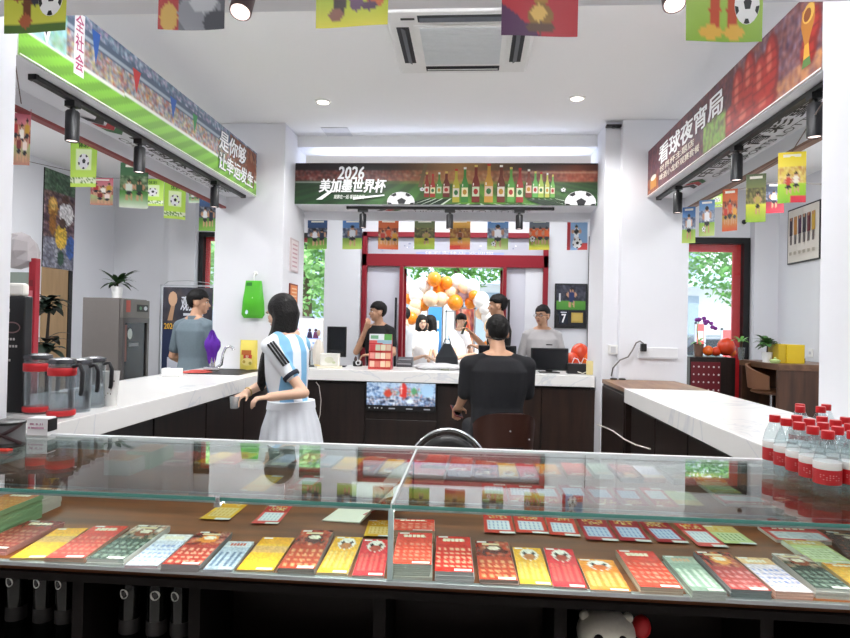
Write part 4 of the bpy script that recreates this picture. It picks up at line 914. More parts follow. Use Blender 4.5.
def putb(x, y, z, lab):
    global first
    o = b0 if first else copy_tree(b0); first = False
    o.location = (x, y, z); o.rotation_euler = (0, 0, RND.uniform(-.5, .3)); o['label'] = lab
rows = {0: 5, 1: 5, 2: 5, 3: 4}; ord_ = ['nearest', 'second', 'third', 'fourth', 'rearmost']
colw = ['left column of the bottle group', 'second column of the bottle group', 'third column of the bottle group', 'column beside the pillar of the bottle group']
for c, n in rows.items():
    for k in range(n):
        y = 1.605 + .0672 * k + (.008 if c % 2 else 0); x = .880 + .0655 * c
        if c == 3: k2 = k + 1; y = 1.605 + .0672 * k2
        if c == 2 and k == 0: pass
        putb(x, y, ZT, 'red capped water bottle, %s in the %s' % (ord_[k], colw[c]))
for k, (x, y) in enumerate(((1.075, 2.12), (1.145, 2.13), (1.11, 2.19), (1.20, 2.20))):
    putb(x, y, 1.05, 'red capped water bottle on the right marble worktop, %s' % ['nearest the glass case', 'second along', 'on its left rear', 'nearest the pillar'][k])
# mesh pen basket and a white card box at the left end
p = at(8, 446, z=ZT)
t = thing('pen_basket', 'black basket with crossed straps on the left end of the glass top', 'basket', tuple(p))
MB().lathe([(.001, .0), (.046, 0), (.048, .004), (.044, .012), (.044, .016)], p, 24).build('base', BLACK, t, p, smooth=40)
m = MB().lathe([(.044, .068), (.0485, .070), (.0485, .076), (.044, .078)], p, 24); m.build('rim', BLACK, t, p, smooth=40)
m = MB().lathe([(.0435, .014), (.046, .014), (.046, .070), (.0435, .070)], p, 24); m.build('smoked_wall', mat_glass('smoked', '#7a7276', 1.4, .1, .15), t, p, smooth=40)
for s in (-1, 1):
    m = MB(); pts = [p + V3(.049 * math.sin(a), -.049 * math.cos(a), .012 + .06 * (k / 8)) for k, a in enumerate([s * (-1.1 + 2.2 * k / 8) + .3 for k in range(9)])]
    m.tube(pts, .0055, 6); m.build('strap', mat('strap_dark', '#2a1018', .5), t, p, smooth=60)
p = at(37, 436, z=ZT)
t = thing('card_box', 'small white box with faint red lettering behind the black basket', 'box', tuple(p), .1)
MB().box((0, .025, .03), (.07, .05, .06)).build('box_body', mat('box_white', '#e9e7ea', .5), t, bev=.002)
MB().box((.0365, .025, .035), (.004, .05, .04)).build('end_panel', BLACK, t)
A = Art()
for r_, n in ((.62, 14), (.42, 16)):
    for i in range(n):
        if RS.rand() > .15: A.rect(.1 + i * .05, r_, .1 + i * .05 + .035, r_ + .1, '#b0608a')
A.build('printed_label', plane_fn((-.035, -.0005, 0), (.07, 0, 0), (0, 0, .06)), PRINT, t, nrm=(0, -1, 0))
p = at(4, 451, z=ZT)
t = tag(MB().bx(-.03, .03, -.012, .012, 0, .006).build('red_clip', mat('clip_red', '#c2301f', .5), loc=(p.x - .01, p.y, ZT), bev=.002), 'small flat red clip lying in front of the black basket', 'clip')
# glass door clip on the case
p = at(218, 498, z=ZT)
case = bpy.data.objects['display_case']
MB().box(p + V3(0, .0, -.014), (.014, .014, .011)).cyl(p + V3(0, 0, -.008), p + V3(0, 0, .004), .006, n=14).build('glass_clip', CHROME, case, case.location, bev=.001)
# ------------------------------------------------------------------ bottles and a plush toy in the open shelf below
WB = mat('dark_bottle_glass', '#0c0e0d', .12); WL = mat('wine_label', '#2f2c2c', .5)
def wine0():
    t = thing('wine_bottle', 'x', 'bottle', (0, 0, 0), 0, 'dark bottles on the shelf below the case')
    MB().lathe([(.004, 0), (.023, 0), (.025, .006), (.025, .235), (.0235, .25), (.014, .275), (.012, .285), (.012, .325), (.013, .326), (.013, .335), (.001, .335)], n=24).build('bottle_body', WB, t, smooth=45)
    l = MB().lathe([(.0252, .075), (.0255, .077), (.0255, .125), (.0252, .127)], n=24).build('label', WL, t, smooth=40)
    A = Art(); A.ell(.5, .5, .3, .45, '#dcdad6', 16); A.ell(.5, .5, .16, .25, '#3a3838', 10)
    A.build('shoulder_seal', lambda u, v: V3(.0258 * math.sin((u - .5) * 1.6), -.0258 * math.cos((u - .5) * 1.6),   .205 + .04 * v), PRINT, t, lift=.0001, nrm=(0, -1, 0))
    MB().lathe([(.0123, .287), (.0125, .288), (.0125, .322), (.0123, .323)], n=20).build('neck_foil', mat('foil', '#1d1a1a', .3, .5), t, smooth=40)
    return t
w0 = wine0(); f1 = True
for px, lab in ((8, 'dark bottle at the far left of the lower shelf'), (36, 'dark bottle left of the first upright below the case'), (58, 'dark bottle right beside the first upright'), (130, 'dark bottle with a pale round seal below the red cards'), (157, 'dark bottle with a pale seal, middle of the three below the case'), (181, 'dark bottle right of the two pale sealed ones')):
    o = w0 if f1 else copy_tree(w0); f1 = False
    q = at(px, 605, y=1.52); o.scale = (1, 1, .68); o.location = (q.x, 1.52 + (.03 if px < 70 else 0), SH); o.rotation_euler = (0, 0, RND.uniform(-.4, .4)); o['label'] = lab
q = at(606, 615, y=1.50); p = V3(q.x, 1.50, SH)
t = thing('plush_toy', 'white plush toy with black eyes on the shelf below the case', 'plush toy', tuple(p))
PLW = mat('plush_white', '#efe7d8', .9, var=.1, scale=120, sheen=.4); PLB = mat('plush_black', '#141212', .9)
zc = at(606, 636, y=1.48).z
MB().ell(p + V3(0, 0, zc - SH - .0), (.068, .060, .052), 24, 14).build('head', PLW, t, p, smooth=80)
MB().ell(p + V3(0, 0, (zc - SH) * .42), (.07, .06, (zc - SH) * .44), 20, 12).build('body', PLW, t, p, smooth=80)
for s in (-1, 1):
    MB().ell(p + V3(s * .026, -.052, zc - SH + .004), (.013, .01, .014), 12, 8).build('eye_patch', PLB, t, p, smooth=80)
    MB().ell(p + V3(s * .05, 0, zc - SH + .036), (.013, .012, .012), 12, 8).build('ear', PLW, t, p, smooth=80)
    MB().ell(p + V3(s * .06, -.02, (zc - SH) * .1), (.022, .035, .022), 12, 8).build('foot', PLW, t, p, smooth=80)
MB().ell(p + V3(.085, .01, zc - SH + .012), (.022, .02, .028), 12, 8).build('red_bow', REDB, t, p, smooth=80)
# ------------------------------------------------------------------ things on and around the left worktop
ZC = 1.05
PITP = mat_glass('pitcher_plastic', '#e6eaec', 1.45, .05, haze=.07)
def pitcher(px, py, label, red=False, s=1.0):
    q = at(px, py, z=ZC); t = thing('water_pitcher', label, 'pitcher', tuple(q), 0, 'clear plastic water pitchers'); r = .047 * s; h = .205 * s
    MB().lathe([(.003, .006), (r * .86, .004), (r * .92, .0), (r * .93, .006), (r, h), (r * .96, h), (r * .88, .012), (.003, .012)], n=28).build('jug_body', PITP, t, smooth=50)
    MB().lathe([(r * 1.02, h), (r * 1.04, h + .006), (r * 1.0, h + .018), (r * .5, h + .024), (.001, h + .025)], n=28).box((-.0, -r * .95, h + .009), (.03, .03, .014)).build('lid', mat('lid_grey', '#5b5c61', .25, .6), t, smooth=40)
    MB().tube([(r * .9, 0, h * .95), (r * 1.5, 0, h * .98), (r * 1.75, 0, h * .85), (r * 1.7, 0, h * .5), (r * 1.62, 0, h * .42)], [.008, .008, .009, .009, .008], 10).build('handle', mat('handle_black', '#1d1c20', .3), t, smooth=60)
    MB().lathe([(r * .80, .015), (r * .90, h * .45), (r * .86, h * .45), (.002, h * .44)], n=24).build('water', mat_glass('water', '#e4e8ea', 1.33, 0, haze=.03), t, smooth=60)
    if red:
        for z0, z1 in ((.008, .03), (h * .78, h * .93)): MB().lathe([(r * 1.01, z0), (r * 1.06, z0 + .003), (r * 1.06, z1 - .003), (r * 1.01, z1)], n=28).build('red_strap', mat('strap_red', '#c01c24', .45), t, smooth=50)
pitcher(37, 413, 'leftmost clear pitcher with red straps round it', True, 1.1); pitcher(61, 417, 'clear pitcher with red straps in front of the others', True, 1.05)
pitcher(79, 411.5, 'third clear pitcher from the left pillar', False, 1.0); pitcher(93.5, 407, 'rightmost clear pitcher beside the white cup', False, 1.0)
q = at(110.5, 406, z=ZC); t = thing('paper_cup', 'tall white cup with small dark prints right of the pitchers', 'cup', tuple(q))
MB().lathe([(.002, .002), (.026, 0), (.036, .158), (.037, .16), (.034, .16), (.025, .006), (.002, .006)], n=28).build('cup_body', mat('cup_white', '#e6e5e2', .5), t, smooth=50)
A = Art()
for i in range(16): A.ell(.1 + RS.rand() * .8, .1 + RS.rand() * .8, .012 + .02 * RS.rand(), .02 + .02 * RS.rand(), ['#4a4a48', '#8a7a4a', '#2c2c30'][i % 3], 6, RS.rand() * 3)
A.build('cup_print', lambda u, v: V3((.0275 + .0085 * v) * math.sin((u - .5) * 2.4), -(.0275 + .0085 * v) * math.cos((u - .5) * 2.4), .01 + .13 * v), PRINT, t, lift=.00005, nrm=(0, -1, 0))
# black drinks dispenser at the left pillar
q = at(17, 413, z=ZC); x1 = at(22, 410, y=q.y).x; zt = at(17, 296, y=q.y).z
t = thing('drinks_dispenser', 'tall black dispenser standing on the worktop behind the left pillar', 'dispenser', (x1 - .11, q.y + .025, ZC))
o = t.location
MB().bx(x1 - .22, x1, q.y, q.y + .05, ZC, zt).build('housing', mat('dispenser_black', '#1b1a1c', .3), t, o, bev=.006)
MB().bx(x1 - .20, x1 - .012, q.y + .005, q.y + .045, zt, zt + .055).build('lit_lid', mat('lid_white', '#f0ece4', .4), t, o, bev=.012)
A = Art()
for r_, n, z_ in ((.86, 3, .03), (.62, 5, .02), (.56, 6, .02), (.44, 4, .02)):
    for i in range(n): A.rect(.55 + i * .06, r_, .55 + i * .06 + .04, r_ + z_, '#c8c4c0')
A.ell(.78, .73, .17, .05, '#8a6a6a', 18); A.ell(.78, .73, .15, .038, '#1b1a1c', 18)
A.build('front_print', plane_fn((x1 - .22, q.y - .001, ZC), (.22, 0, 0), (0, 0, zt - ZC)), PRINT, t, o, nrm=(0, -1, 0))
# red stand with a crumpled cover
ys = 3.3; a, b = at(27, 330, y=ys), at(34, 330, y=ys); zt = at(30, 258, y=ys).z
t = thing('display_stand', 'red display stand with a crumpled grey cover near the left pillar', 'stand', ((a.x + b.x) / 2 - .12, ys + .1, 0)); o = t.location
m = MB().bx(a.x, b.x, ys, ys + .04, .03, zt); m.build('red_post', mat('stand_red', '#9c1a2a', .4), t, o, bev=.004)
MB().bx(a.x - .30, a.x, ys + .01, ys + .04, .03, zt - .28).build('dark_back', mat('stand_dark', '#3a3236', .4), t, o)
MB().bx(a.x - .34, b.x + .05, ys - .05, ys + .3, 0, .03).build('base', BLACK, t, o)
A = Art(); [A.rect(.2, .03 + k * .05, .8, .06 + k * .05, ['#c86a72', '#7a1420'][k % 2]) for k in range(18)]
A.build('post_pattern', plane_fn((a.x, ys - .001, .6), (b.x - a.x, 0, 0), (0, 0, zt - .62)), PRINT, t, o, nrm=(0, -1, 0))
MB().bx(a.x - .3, a.x, ys + .01, ys + .04, zt - .28, zt - .08).build('green_panel', mat('panel_green', '#8f9a90', .5), t, o)
c = at(20, 251, y=ys); 
def crumple(d): return 1 + .10 * math.sin(5 * d.x + 3 * d.z) + .08 * math.sin(9 * d.z + 4 * d.y)
MB().ell((c.x - .015, ys + .03, c.z), (.105, .08, .105), 9, 6, fn=crumple).build('crumpled_cover', mat('cover_grey', '#b7b1b3', .8), t, o)
# box and red cloth, sink, tap, towel
a, b = at(162, 377.5, z=ZC), at(179, 376.5, z=ZC)
t = thing('tissue_box', 'small white tissue box on the left worktop beside a red cloth', 'box', tuple((a + b) / 2), .12)
MB().box((0, .03, .03), ((b - a).length, .07, .06)).build('box_body', WPLAST, t, bev=.004)
MB().ell((0, .03, .0605), (.035, .016, .0015)).build('slot', LGREY, t)
q = at(194, 373, z=ZC)
o = MB().ell((0, 0, .008), (.115, .09, .008), 20, 8, fn=lambda d: 1 + .15 * math.sin(6 * math.atan2(d.y, d.x)) + .1 * d.x).ell((.02, .02, .016), (.07, .05, .008), 16, 8).build('red_cloth', mat('cloth_red', '#b8493f', .9, var=.15, scale=60), loc=tuple(q), smooth=60)
tag(o, 'folded red cloth lying on the left worktop before the sink', 'cloth')
S = [at(*p, z=ZC) for p in ((209, 373), (232, 374.5), (262, 368), (240, 367))]
xa, xb = -2.12, -1.72; ya, yb = S[0].y - .12, 5.02
t = thing('sink', 'black sink set into the far end of the left worktop', 'sink', ((xa + xb) / 2, (ya + yb) / 2, ZC)); o = t.location
m = MB()
for r_ in ((xa, xb, ya, ya + .02), (xa, xb, yb - .02, yb), (xa, xa + .02, ya + .02, yb - .02), (xb - .02, xb, ya + .02, yb - .02)): m.bx(*r_, ZC, ZC + .006)
m.build('rim', BLACKM, t, o, bev=.002); MB().bx(xa + .02, xb - .02, ya + .02, yb - .02, ZC + .0005, ZC + .002).build('basin', mat('basin_black', '#0d0d0f', .5), t, o)
q = at(209, 371, z=ZC); q.y = 4.72; q.x = at(212, 371, y=4.72).x
t = thing('sink_tap', 'chrome tap with an arched spout at the sink', 'tap', (q.x, q.y, ZC)); o = V3(q.x, q.y, ZC)
MB().lathe([(.045, 0), (.045, .02), (.022, .035), (.02, .17), (.016, .18), (.001, .182)], n=20).build('tap_body', CHROME, t, smooth=40)
MB().tube([(.03, 0, .03), (.075, 0, .06), (.085, 0, .14), (.105, 0, .19), (.14, 0, .205), (.165, 0, .19), (.17, 0, .175)], [.012, .011, .01, .01, .01, .011, .012], 10).build('spout', CHROME, t, smooth=60)
MB().box((.02, -.05, .03), (.12, .05, .03), (0, 0, .2)).build('lever', CHROME, t, bev=.008)
def drape(d): return 1 + .16 * math.sin(5 * math.atan2(d.y, d.x) + 2 * d.z) + .2 * math.sin(5 * d.z + 1)
o2 = MB().ell((0, 0, 0), (.05, .045, .12), 22, 14, fn=drape).build('purple_towel', mat('towel_purple', '#5a1f9a', .85, var=.25, scale=40), loc=(q.x - .005, q.y, ZC + .20), smooth=70)
tag(o2, 'purple towel draped over the tap', 'towel')
# green bag hung on the column, yellow bag under it
YC = 5.09
a, b = at(243, 318, y=YC), at(266, 318, y=YC); zt = at(255, 281, y=YC).z; zb = a.z; xc = (a.x + b.x) / 2; wd = b.x - a.x
t = thing('hanging_bag', 'bright green plastic bag hanging on the left rear column', 'bag', (xc, YC, zt)); o = t.location
W2 = wd / 2
def bagring(z, w_, dp): return [V3(xc + w_ * math.copysign(abs(math.cos(a_)) ** .6, math.cos(a_)), YC - .035 + dp * math.copysign(abs(math.sin(a_)) ** .8, math.sin(a_)), z) for a_ in [2 * pi * i / 20 for i in range(20)]]
MB().loft([bagring(zb, W2 * .8, .006), bagring(zb + .03, W2, .024), bagring(zb + .14, W2 * .92, .03), bagring(zt - .09, W2 * .8, .02), bagring(zt - .02, W2 * .72, .008), bagring(zt, W2 * .68, .004)]).build('bag_body', mat('bag_green', '#4fb527', .35, var=.1, scale=14), t, o, smooth=60)
A = Art(); A.ell(.5, .5, .2, .15, '#d8efc8', 20); A.ell(.5, .5, .17, .125, '#6cc040', 20); A.text('食', .42, .44, .58, .56, '#e8f6dc'); A.rect(.12, .86, .45, .95, '#1f7a1c'); A.ell(.2, .16, .1, .06, '#cfe8f0', 10)
A.build('bag_print', lambda u, v: V3(xc + (u - .5) * wd * .8, YC - .069 + .018 * v + .02 * (2 * u - 1) ** 2, zb + (zt - zb) * v), PRINT, t, o, nrm=(0, -1, 0))
MB().tube([(xc, YC + .005, zt + .06), (xc, YC - .02, zt + .06), (xc, YC - .035, zt + .04), (xc, YC - .035, zt - .005)], .004, 6).ell((xc, YC + .002, zt + .065), (.02, .008, .02)).build('wall_hook', WPLAST, t, o, smooth=60)
a, b = at(240, 367, y=5.03), at(257, 367, y=5.03); zt = at(248, 340, y=5.03).z
t = thing('snack_bag', 'yellow packet with a red label standing against the left rear column', 'packet', ((a.x + b.x) / 2, 5.03, ZC)); o = t.location; xc, W2 = (a.x + b.x) / 2, (b.x - a.x) / 2
def pr(z, w_, dp): return [V3(xc + w_ * math.copysign(abs(math.cos(a_)) ** .5, math.cos(a_)), 5.03 + dp * math.sin(a_), z) for a_ in [2 * pi * i / 20 for i in range(20)]]
MB().loft([pr(ZC, W2, .03), pr(ZC + .03, W2, .035), pr(zt - .05, W2, .028), pr(zt - .015, W2, .006), pr(zt, W2, .003)]).build('packet_body', mat('packet_yellow', '#dccb5a', .4, var=.08, scale=18), t, o, smooth=60)
A = Art(); A.rect(.12, .55, .75, .72, '#b8642a'); A.rect(.25, .42, .8, .55, '#c23a2c'); A.ell(.5, .3, .35, .14, '#e8d88a', 16); A.ell(.3, .3, .1, .06, '#b89a3a', 10); A.ell(.7, .25, .1, .06, '#a89a3a', 10); A.text('鲜', .4, .44, .6, .54, '#f2e8c8')
A.build('packet_print', lambda u, v: V3(xc + (u - .5) * 2 * W2 * .9, 5.03 - .0365 + .018 * max(0, v - .3) * v, ZC + (zt - ZC) * v * .92), PRINT, t, o, nrm=(0, -1, 0))
q = at(264, 366, z=ZC)
o = MB().ell((0, 0, .04), (.045, .04, .045), 14, 10, fn=crumple).build('fruit_bag', mat('fruit_orange', '#c8742a', .5, var=.4, scale=30), loc=(at(266, 362, y=4.98).x, 4.98, ZC), smooth=60); tag(o, 'small orange packet in the corner behind the woman', 'packet')
# little frames on the right face of the left rear column
def side_frame(py0, py1, pxa, pxb, frame, art_, label):
    ya, yb = at(pxa, 280, x=-1.60).y, at(pxb, 280, x=-1.60).y; za, zb = at((pxa + pxb) / 2, py1, x=-1.60).z, at((pxa + pxb) / 2, py0, x=-1.60).z
    t = thing('wall_notice', label, 'notice', (-1.60, (ya + yb) / 2, za)); o = t.location
    MB().bx(-1.60, -1.59, ya, yb, za, zb).build('frame', mat('frame_' + frame, frame, .5), t, o)
    A = Art(); A.rect(.08, .05, .92, .95, art_[0]); [A.rect(.2, .15 + k * .13, .8, .2 + k * .13, art_[1]) for k in range(6)]
    A.build('sheet', plane_fn((-1.5895, ya, za), (0, yb - ya, 0), (0, 0, zb - za)), PRINT, t, o, nrm=(1, 0, 0))
side_frame(239, 272, 289, 297, '#c9b8bb', ('#e6dcde', '#c8a0a8'), 'pale pink notice on the side of the left rear column')
side_frame(284, 312, 289, 297, '#7a2418', ('#e0813a', '#f2c8a0'), 'orange notice in a dark red frame on the column side')

# ------------------------------------------------------------------ left seating area
x0 = at(82, 330, y=5.75).x; x1 = at(118.7, 330, y=5.75).x; yb = at(146.4, 330, x=x1).y; zt = at(118, 297.8, y=5.75).z
t = thing('display_fridge', 'grey glass door fridge against the left wall with a plant on top', 'fridge', ((x0 + x1) / 2, (5.75 + yb) / 2, 0)); o = t.location
FG = mat('fridge_grey', '#77716d', .4, .2)
MB().bx(x0, x1, 5.75, yb, .03, zt).build('cabinet', FG, t, o, bev=.006)
d = MB(); xd = x1 + .035
for r_ in ((5.76, yb - .01, .08, .14), (5.76, yb - .01, zt - .24, zt - .19), (5.76, 5.80, .14, zt - .24), (yb - .05, yb - .01, .14, zt - .24), (5.8, yb - .05, .82, .86)): d.bx(x1, xd, *r_)
d = d.build('door', mat('fridge_frame', '#5c5856', .35, .3), t, o)
MB().bx(x1 + .01, x1 + .02, 5.8, yb - .05, .14, zt - .24).build('dark_glass', mat('fridge_glass', '#1c1d1f', .25), d, o)
MB().bx(x1 + .002, xd, 5.76, yb - .01, zt - .19, zt - .01).build('top_panel', FG, t, o, bev=.004)
A = Art(); A.rect(.1, .3, .26, .95, '#b8564a'); A.rect(.5, .35, .95, .75, '#1c1c1e'); A.ell(.85, .55, .07, .12, '#c8ccd0'); A.ell(.65, .55, .05, .1, '#5a8a6a')
A.build('control_panel', plane_fn((xd + .001, 5.76, zt - .19), (0, yb - 5.78, 0), (0, 0, .18)), PRINT, t, o, nrm=(1, 0, 0))
A = Art(); A.rect(0, .0, .1, 1, '#8a5a50'); A.ell(.25, .75, .12, .15, '#c8d0ca'); A.rect(.2, .4, .7, .5, '#8a9092')
A.build('door_stickers', plane_fn((x1 + .022, 5.82, zt - .62), (0, yb - 5.9, 0), (0, 0, .36)), PRINT, d, o, nrm=(1, 0, 0))
LEAF = mat('leaf_green', '#26441f', .45, var=.35, scale=12); LEAF2 = mat('leaf_bright', '#5d9a3c', .45, var=.35, scale=12); LEAFD = mat('leaf_dark', '#16261a', .5, var=.3, scale=10)
def leaf(mb, p, d, L, w_, up, droop=.5):
    d = Vector(d).normalized(); s = d.cross(V3(0, 0, 1)).normalized(); pts = []; N = 6
    for k in range(N + 1):
        u = k / N; c = Vector(p) + d * L * u + V3(0, 0, up * L * u - droop * L * u * u); ww = w_ * math.sin(pi * min(1, .06 + u * .94)) ** .8 * (1 if k < N else .05)
        pts.append((c - s * ww + V3(0, 0, .12 * ww), c, c + s * ww + V3(0, 0, .12 * ww)))
    vs = [q for r_ in pts for q in r_]; fs = []
    for k in range(N):
        for j in (0, 1): fs.append((k * 3 + j, k * 3 + j + 1, k * 3 + 4 + j, k * 3 + 3 + j))
    mb.add(vs, fs)
def potted(name, label, loc, pot_r, pot_h, potm, n, L, w_, up, lm, stem_h=0, seed=1, droop=.6, stem_r=.008):
    rr = random.Random(seed); t = thing(name, label, 'plant', loc)
    MB().lathe([(.003, 0), (pot_r * .78, 0), (pot_r, pot_h), (pot_r * 1.04, pot_h), (pot_r * .9, pot_h - .012), (.003, pot_h - .014)], n=24).build('pot', potm, t, smooth=50)
    m = MB()
    for i in range(n):
        a = 2 * pi * i / n * 2.4 + rr.random(); u = up * rr.uniform(.3, 1.5); l = L * rr.uniform(.7, 1.1)
        leaf(m, (0, 0, pot_h + stem_h * rr.uniform(.6, 1)), (math.cos(a), math.sin(a), 0), l, w_ * rr.uniform(.7, 1.1), u, droop)
    m.build('leaves', lm, t, smooth=60)
    MB().tube([(0, 0, pot_h - .02), (.004, 0, pot_h + stem_h * .6), (0, 0, pot_h + max(stem_h, .02))], stem_r, 6).build('stem', mat('stem_brown', '#4a3a28', .7), t)
    return t
q = at(117, 297.5, y=5.95)
potted('potted_plant', 'dark leafy plant in a white pot on top of the grey fridge', (q.x, 5.95, zt), .055, .12, WPLAST, 26, .2, .028, .9, LEAF, .03, 3)
# poster and brown door on the left wall
xw = XL + .004
ya, yb_ = at(42, 240, x=XL).y, at(73, 240, x=XL).y; za, zb = at(60, 269, x=XL).z, at(60, 173, x=XL).z
A = Art(); h, w_ = 64, 26; a = crowd(h, w_, '#3a2430', ['#5a3a46', '#c8b0a8', '#7a5a4a', '#2a1c28', '#8a7a8a'], .7)
a[44:] = crowd(20, w_, '#6a6a78', ['#8a8a9a', '#4a4a5a', '#c8c8d0'], .5); a[:14] = blur(specks(flat(14, w_, '#3a5a42'), ['#5a7a5a', '#8a9a8a', '#2a3a30'], .6), 1)
dot(a, 7, 24, 4, 7, '#a87a34'); dot(a, 7, 22, 3, 4, '#d8b060'); dot(a, 7, 34, 3, 8, '#8a5a24'); dot(a, 18, 26, 6, 8, '#d8d4d6'); dot(a, 17, 17, 3, 3, '#5a3a30'); dot(a, 14, 42, 5, 8, '#d8b040'); dot(a, 15, 33, 3, 3.5, '#4a3028'); dot(a, 22, 48, 4, 8, '#3a5a9a'); dot(a, 14, 56, 3, 5, '#2a4a3a')
A.raster(np.clip(a * (.75 + RS.rand(h, w_, 1) * .5), 0, 1))
t = thing('wall_poster', 'tall dark football poster with a golden cup on the left wall', 'poster', (XL, (ya + yb_) / 2, za)); o = t.location
MB().bx(XL, XL + .012, ya, yb_, za, zb).build('board', mat('poster_edge', '#1c1416', .5), t, o)
A.build('poster_face', plane_fn((XL + .013, ya, za), (0, yb_ - ya, 0), (0, 0, zb - za)), PRINT, t, o, nrm=(1, 0, 0))
yc = at(66.5, 300, x=XL).y; yd = at(68.5, 300, x=XL).y
t = thing('sliding_panel', 'tan wooden panel with a black edge under the football poster', 'panel', (XL + .004, (ya + yc) / 2, 0)); o = t.location
MB().bx(XL + .004, XL + .014, ya, yc, 0, za - .005).build('tan_panel', mat_wood('tan_wood', '#a5855f', '#b8976f', .5, 'Z', 4), t, o); MB().bx(XL + .004, XL + .024, yc, yd + .03, 0, za - .005).build('black_edge', BLACK, t, o)
# two tier plant before the panel
yq = 5.3; q = at(47, 340, y=yq)
t = thing('indoor_tree', 'dark two tiered indoor tree behind the pitchers', 'plant', (q.x, yq, 0))
MB().lathe([(.003, 0), (.13, 0), (.16, .32), (.17, .33), (.14, .30), (.003, .29)], n=24).build('pot', mat('pot_dark', '#3a3432', .5), t, smooth=50)
z1_, z2_ = at(47, 345, y=yq).z, at(47, 306, y=yq).z
MB().tube([(0, 0, .28), (.01, 0, .8), (-.01, .01, z1_), (.015, 0, z2_)], [.018, .016, .014, .01], 8).build('trunk', mat('trunk_dark', '#2e2620', .8), t, smooth=60)
rr = random.Random(8)
for zz, n, L in ((z1_, 26, .22), (z2_, 28, .19)):
    m = MB()
    for i in range(n):
        a_ = rr.random() * 6.28; leaf(m, (0, 0, zz + rr.uniform(-.07, .06)), (math.cos(a_), math.sin(a_), 0), L * rr.uniform(.6, 1.1), .045 * rr.uniform(.7, 1.2), rr.uniform(.2, 1.0), .7)
    m.build('leaf_tier', LEAFD, t, smooth=60)
# roll-up display by the left window
yq = 6.15; a, b = at(163.5, 287, y=yq), at(213, 290, y=yq); z1_ = a.z
t = thing('roll_up_display', 'dark blue roll-up display with yellow lettering behind the man in grey', 'display stand', ((a.x + b.x) / 2, yq, 0)); o = t.location
MB().bx(a.x, b.x, yq - .002, yq + .002, .08, z1_).build('sheet', mat('sheet_dark', '#1c2438', .5), t, o)
MB().bx(a.x - .02, b.x + .02, yq - .06, yq + .06, 0, .08).build('base', ALU, t, o, bev=.01)
MB().bx(a.x - .03, a.x - .012, yq - .01, yq + .01, .06, z1_ + .02).bx(a.x - .03, b.x + .02, yq - .01, yq + .01, z1_ + .01, z1_ + .025).build('pole', ALU, t, o)
MB().tube([(a.x, yq, z1_ + .02), (a.x + .05, yq, z1_ + .06), ((a.x + b.x) / 2, yq, z1_ + .07), (b.x - .05, yq, z1_ + .05), (b.x, yq, z1_ + .02)], .004, 6).build('wire_top', ALU, t, o)
A = Art(); A.raster(np.concatenate([blur(specks(flat(14, 24, '#2a2c38'), ['#46424a', '#5a4a44', '#1c1e2a'], .5), 1), vgrad(40, 24, '#1e2b4e', '#16203a')]))
A.poly([(.10, .80), (.2, .80), (.28, .96), (.22, .96)], '#b08a6a'); A.ell(.2, .93, .09, .045, '#c8a080', 12); A.text('观赛季', .36, .86, .86, .95, '#d8dce4', .02, .15); A.rect(.42, .83, .82, .845, '#c8ccd4')
A.text('2026美加墨世界杯', .04, .745, .96, .79, '#e8b23a', .02); A.text('白酒啤酒', .34, .685, .95, .735, '#e8a83a', .03); A.text('赢大礼', .22, .615, .8, .665, '#e8702a', .03)
A.rect(.12, .02, .88, .58, '#c6cad6'); [A.rect(.2, .05 + k * .05, .2 + .5 * RS.rand() + .1, .07 + k * .05, '#7a80a0') for k in range(10)]
A.build('sheet_print', plane_fn((a.x, yq - .003, .08), (b.x - a.x, 0, 0), (0, 0, z1_ - .08)), PRINT, t, o, nrm=(0, -1, 0))
# ------------------------------------------------------------------ things on the rear counter
YM = 5.62
def monitor(name, label, px0, px1, py0, py1, y, yaw=0.0, face=None, shell=BLACK, back=False, tilt=0.0, stand=True, zbase=None):
    a, b = at(px0, py1, y=y), at(px1, py1, y=y); zt = at((px0 + px1) / 2, py0, y=y).z; zb = max((a.z + b.z) / 2, ZC + .02)
    c = (a.x + b.x) / 2; W_ = (b.x - a.x) / math.cos(yaw); Hh = zt - zb
    t = thing(name, label, 'monitor', (c, y, ZC), yaw)
    MB().box((0, .0, zb - ZC + Hh / 2), (W_, .025, Hh), (tilt, 0, 0)).build('casing', shell, t, bev=.004)
    MB().box((0, -.0131 + 0, zb - ZC + Hh / 2), (W_ - .02, .002, Hh - .02), (tilt, 0, 0)).build('screen', mat('screen_dark', '#15171b', .2), t) if not face else None
    if face:
        face.build('screen', plane_fn((-W_ / 2 + .012, -.0135, zb - ZC + .012), (W_ - .024, 0, 0), (0, 0, Hh - .024)), SCREEN, t, nrm=(0, -1, 0))
    MB().bx(-.03, .03, .012, .035, 0.008, zb - ZC + Hh * .5).bx(-.09, .09, -.05, .08, 0, .01).build('stand', shell if shell is not WPLAST else BLACK, t, bev=.003)
    return t
A = Art(); a = vgrad(30, 34, '#cfdcec', '#b9cbe6'); A.raster(a); A.rect(.0, .18, 1, .3, '#dbe6f4'); A.rect(.06, .45, .3, .58, '#e0b8bc'); A.rect(.06, .62, .22, .68, '#d88a92')
for u, c in ((.58, '#2c2440'), (.78, '#5a2c50')): A.ell(u, .62, .05, .06, '#3a2a30', 12); A.poly([(u - .1, .32), (u + .1, .32), (u + .06, .56), (u - .06, .56)], c)
A.rect(.55, .3, .95, .34, '#8a9ac8'); A.rect(.6, .14, .8, .2, '#6a86d0')
monitor('advertising_screen', 'white advertising screen with two figures behind the woman', 291.5, 323, 318, 349, 5.62, .12, A, WPLAST)
q = at(322, 366, z=ZC)
t = thing('hanging_cloth', 'white cloth draped on the right edge of the advertising screen', 'cloth', (q.x, 5.55, ZC))
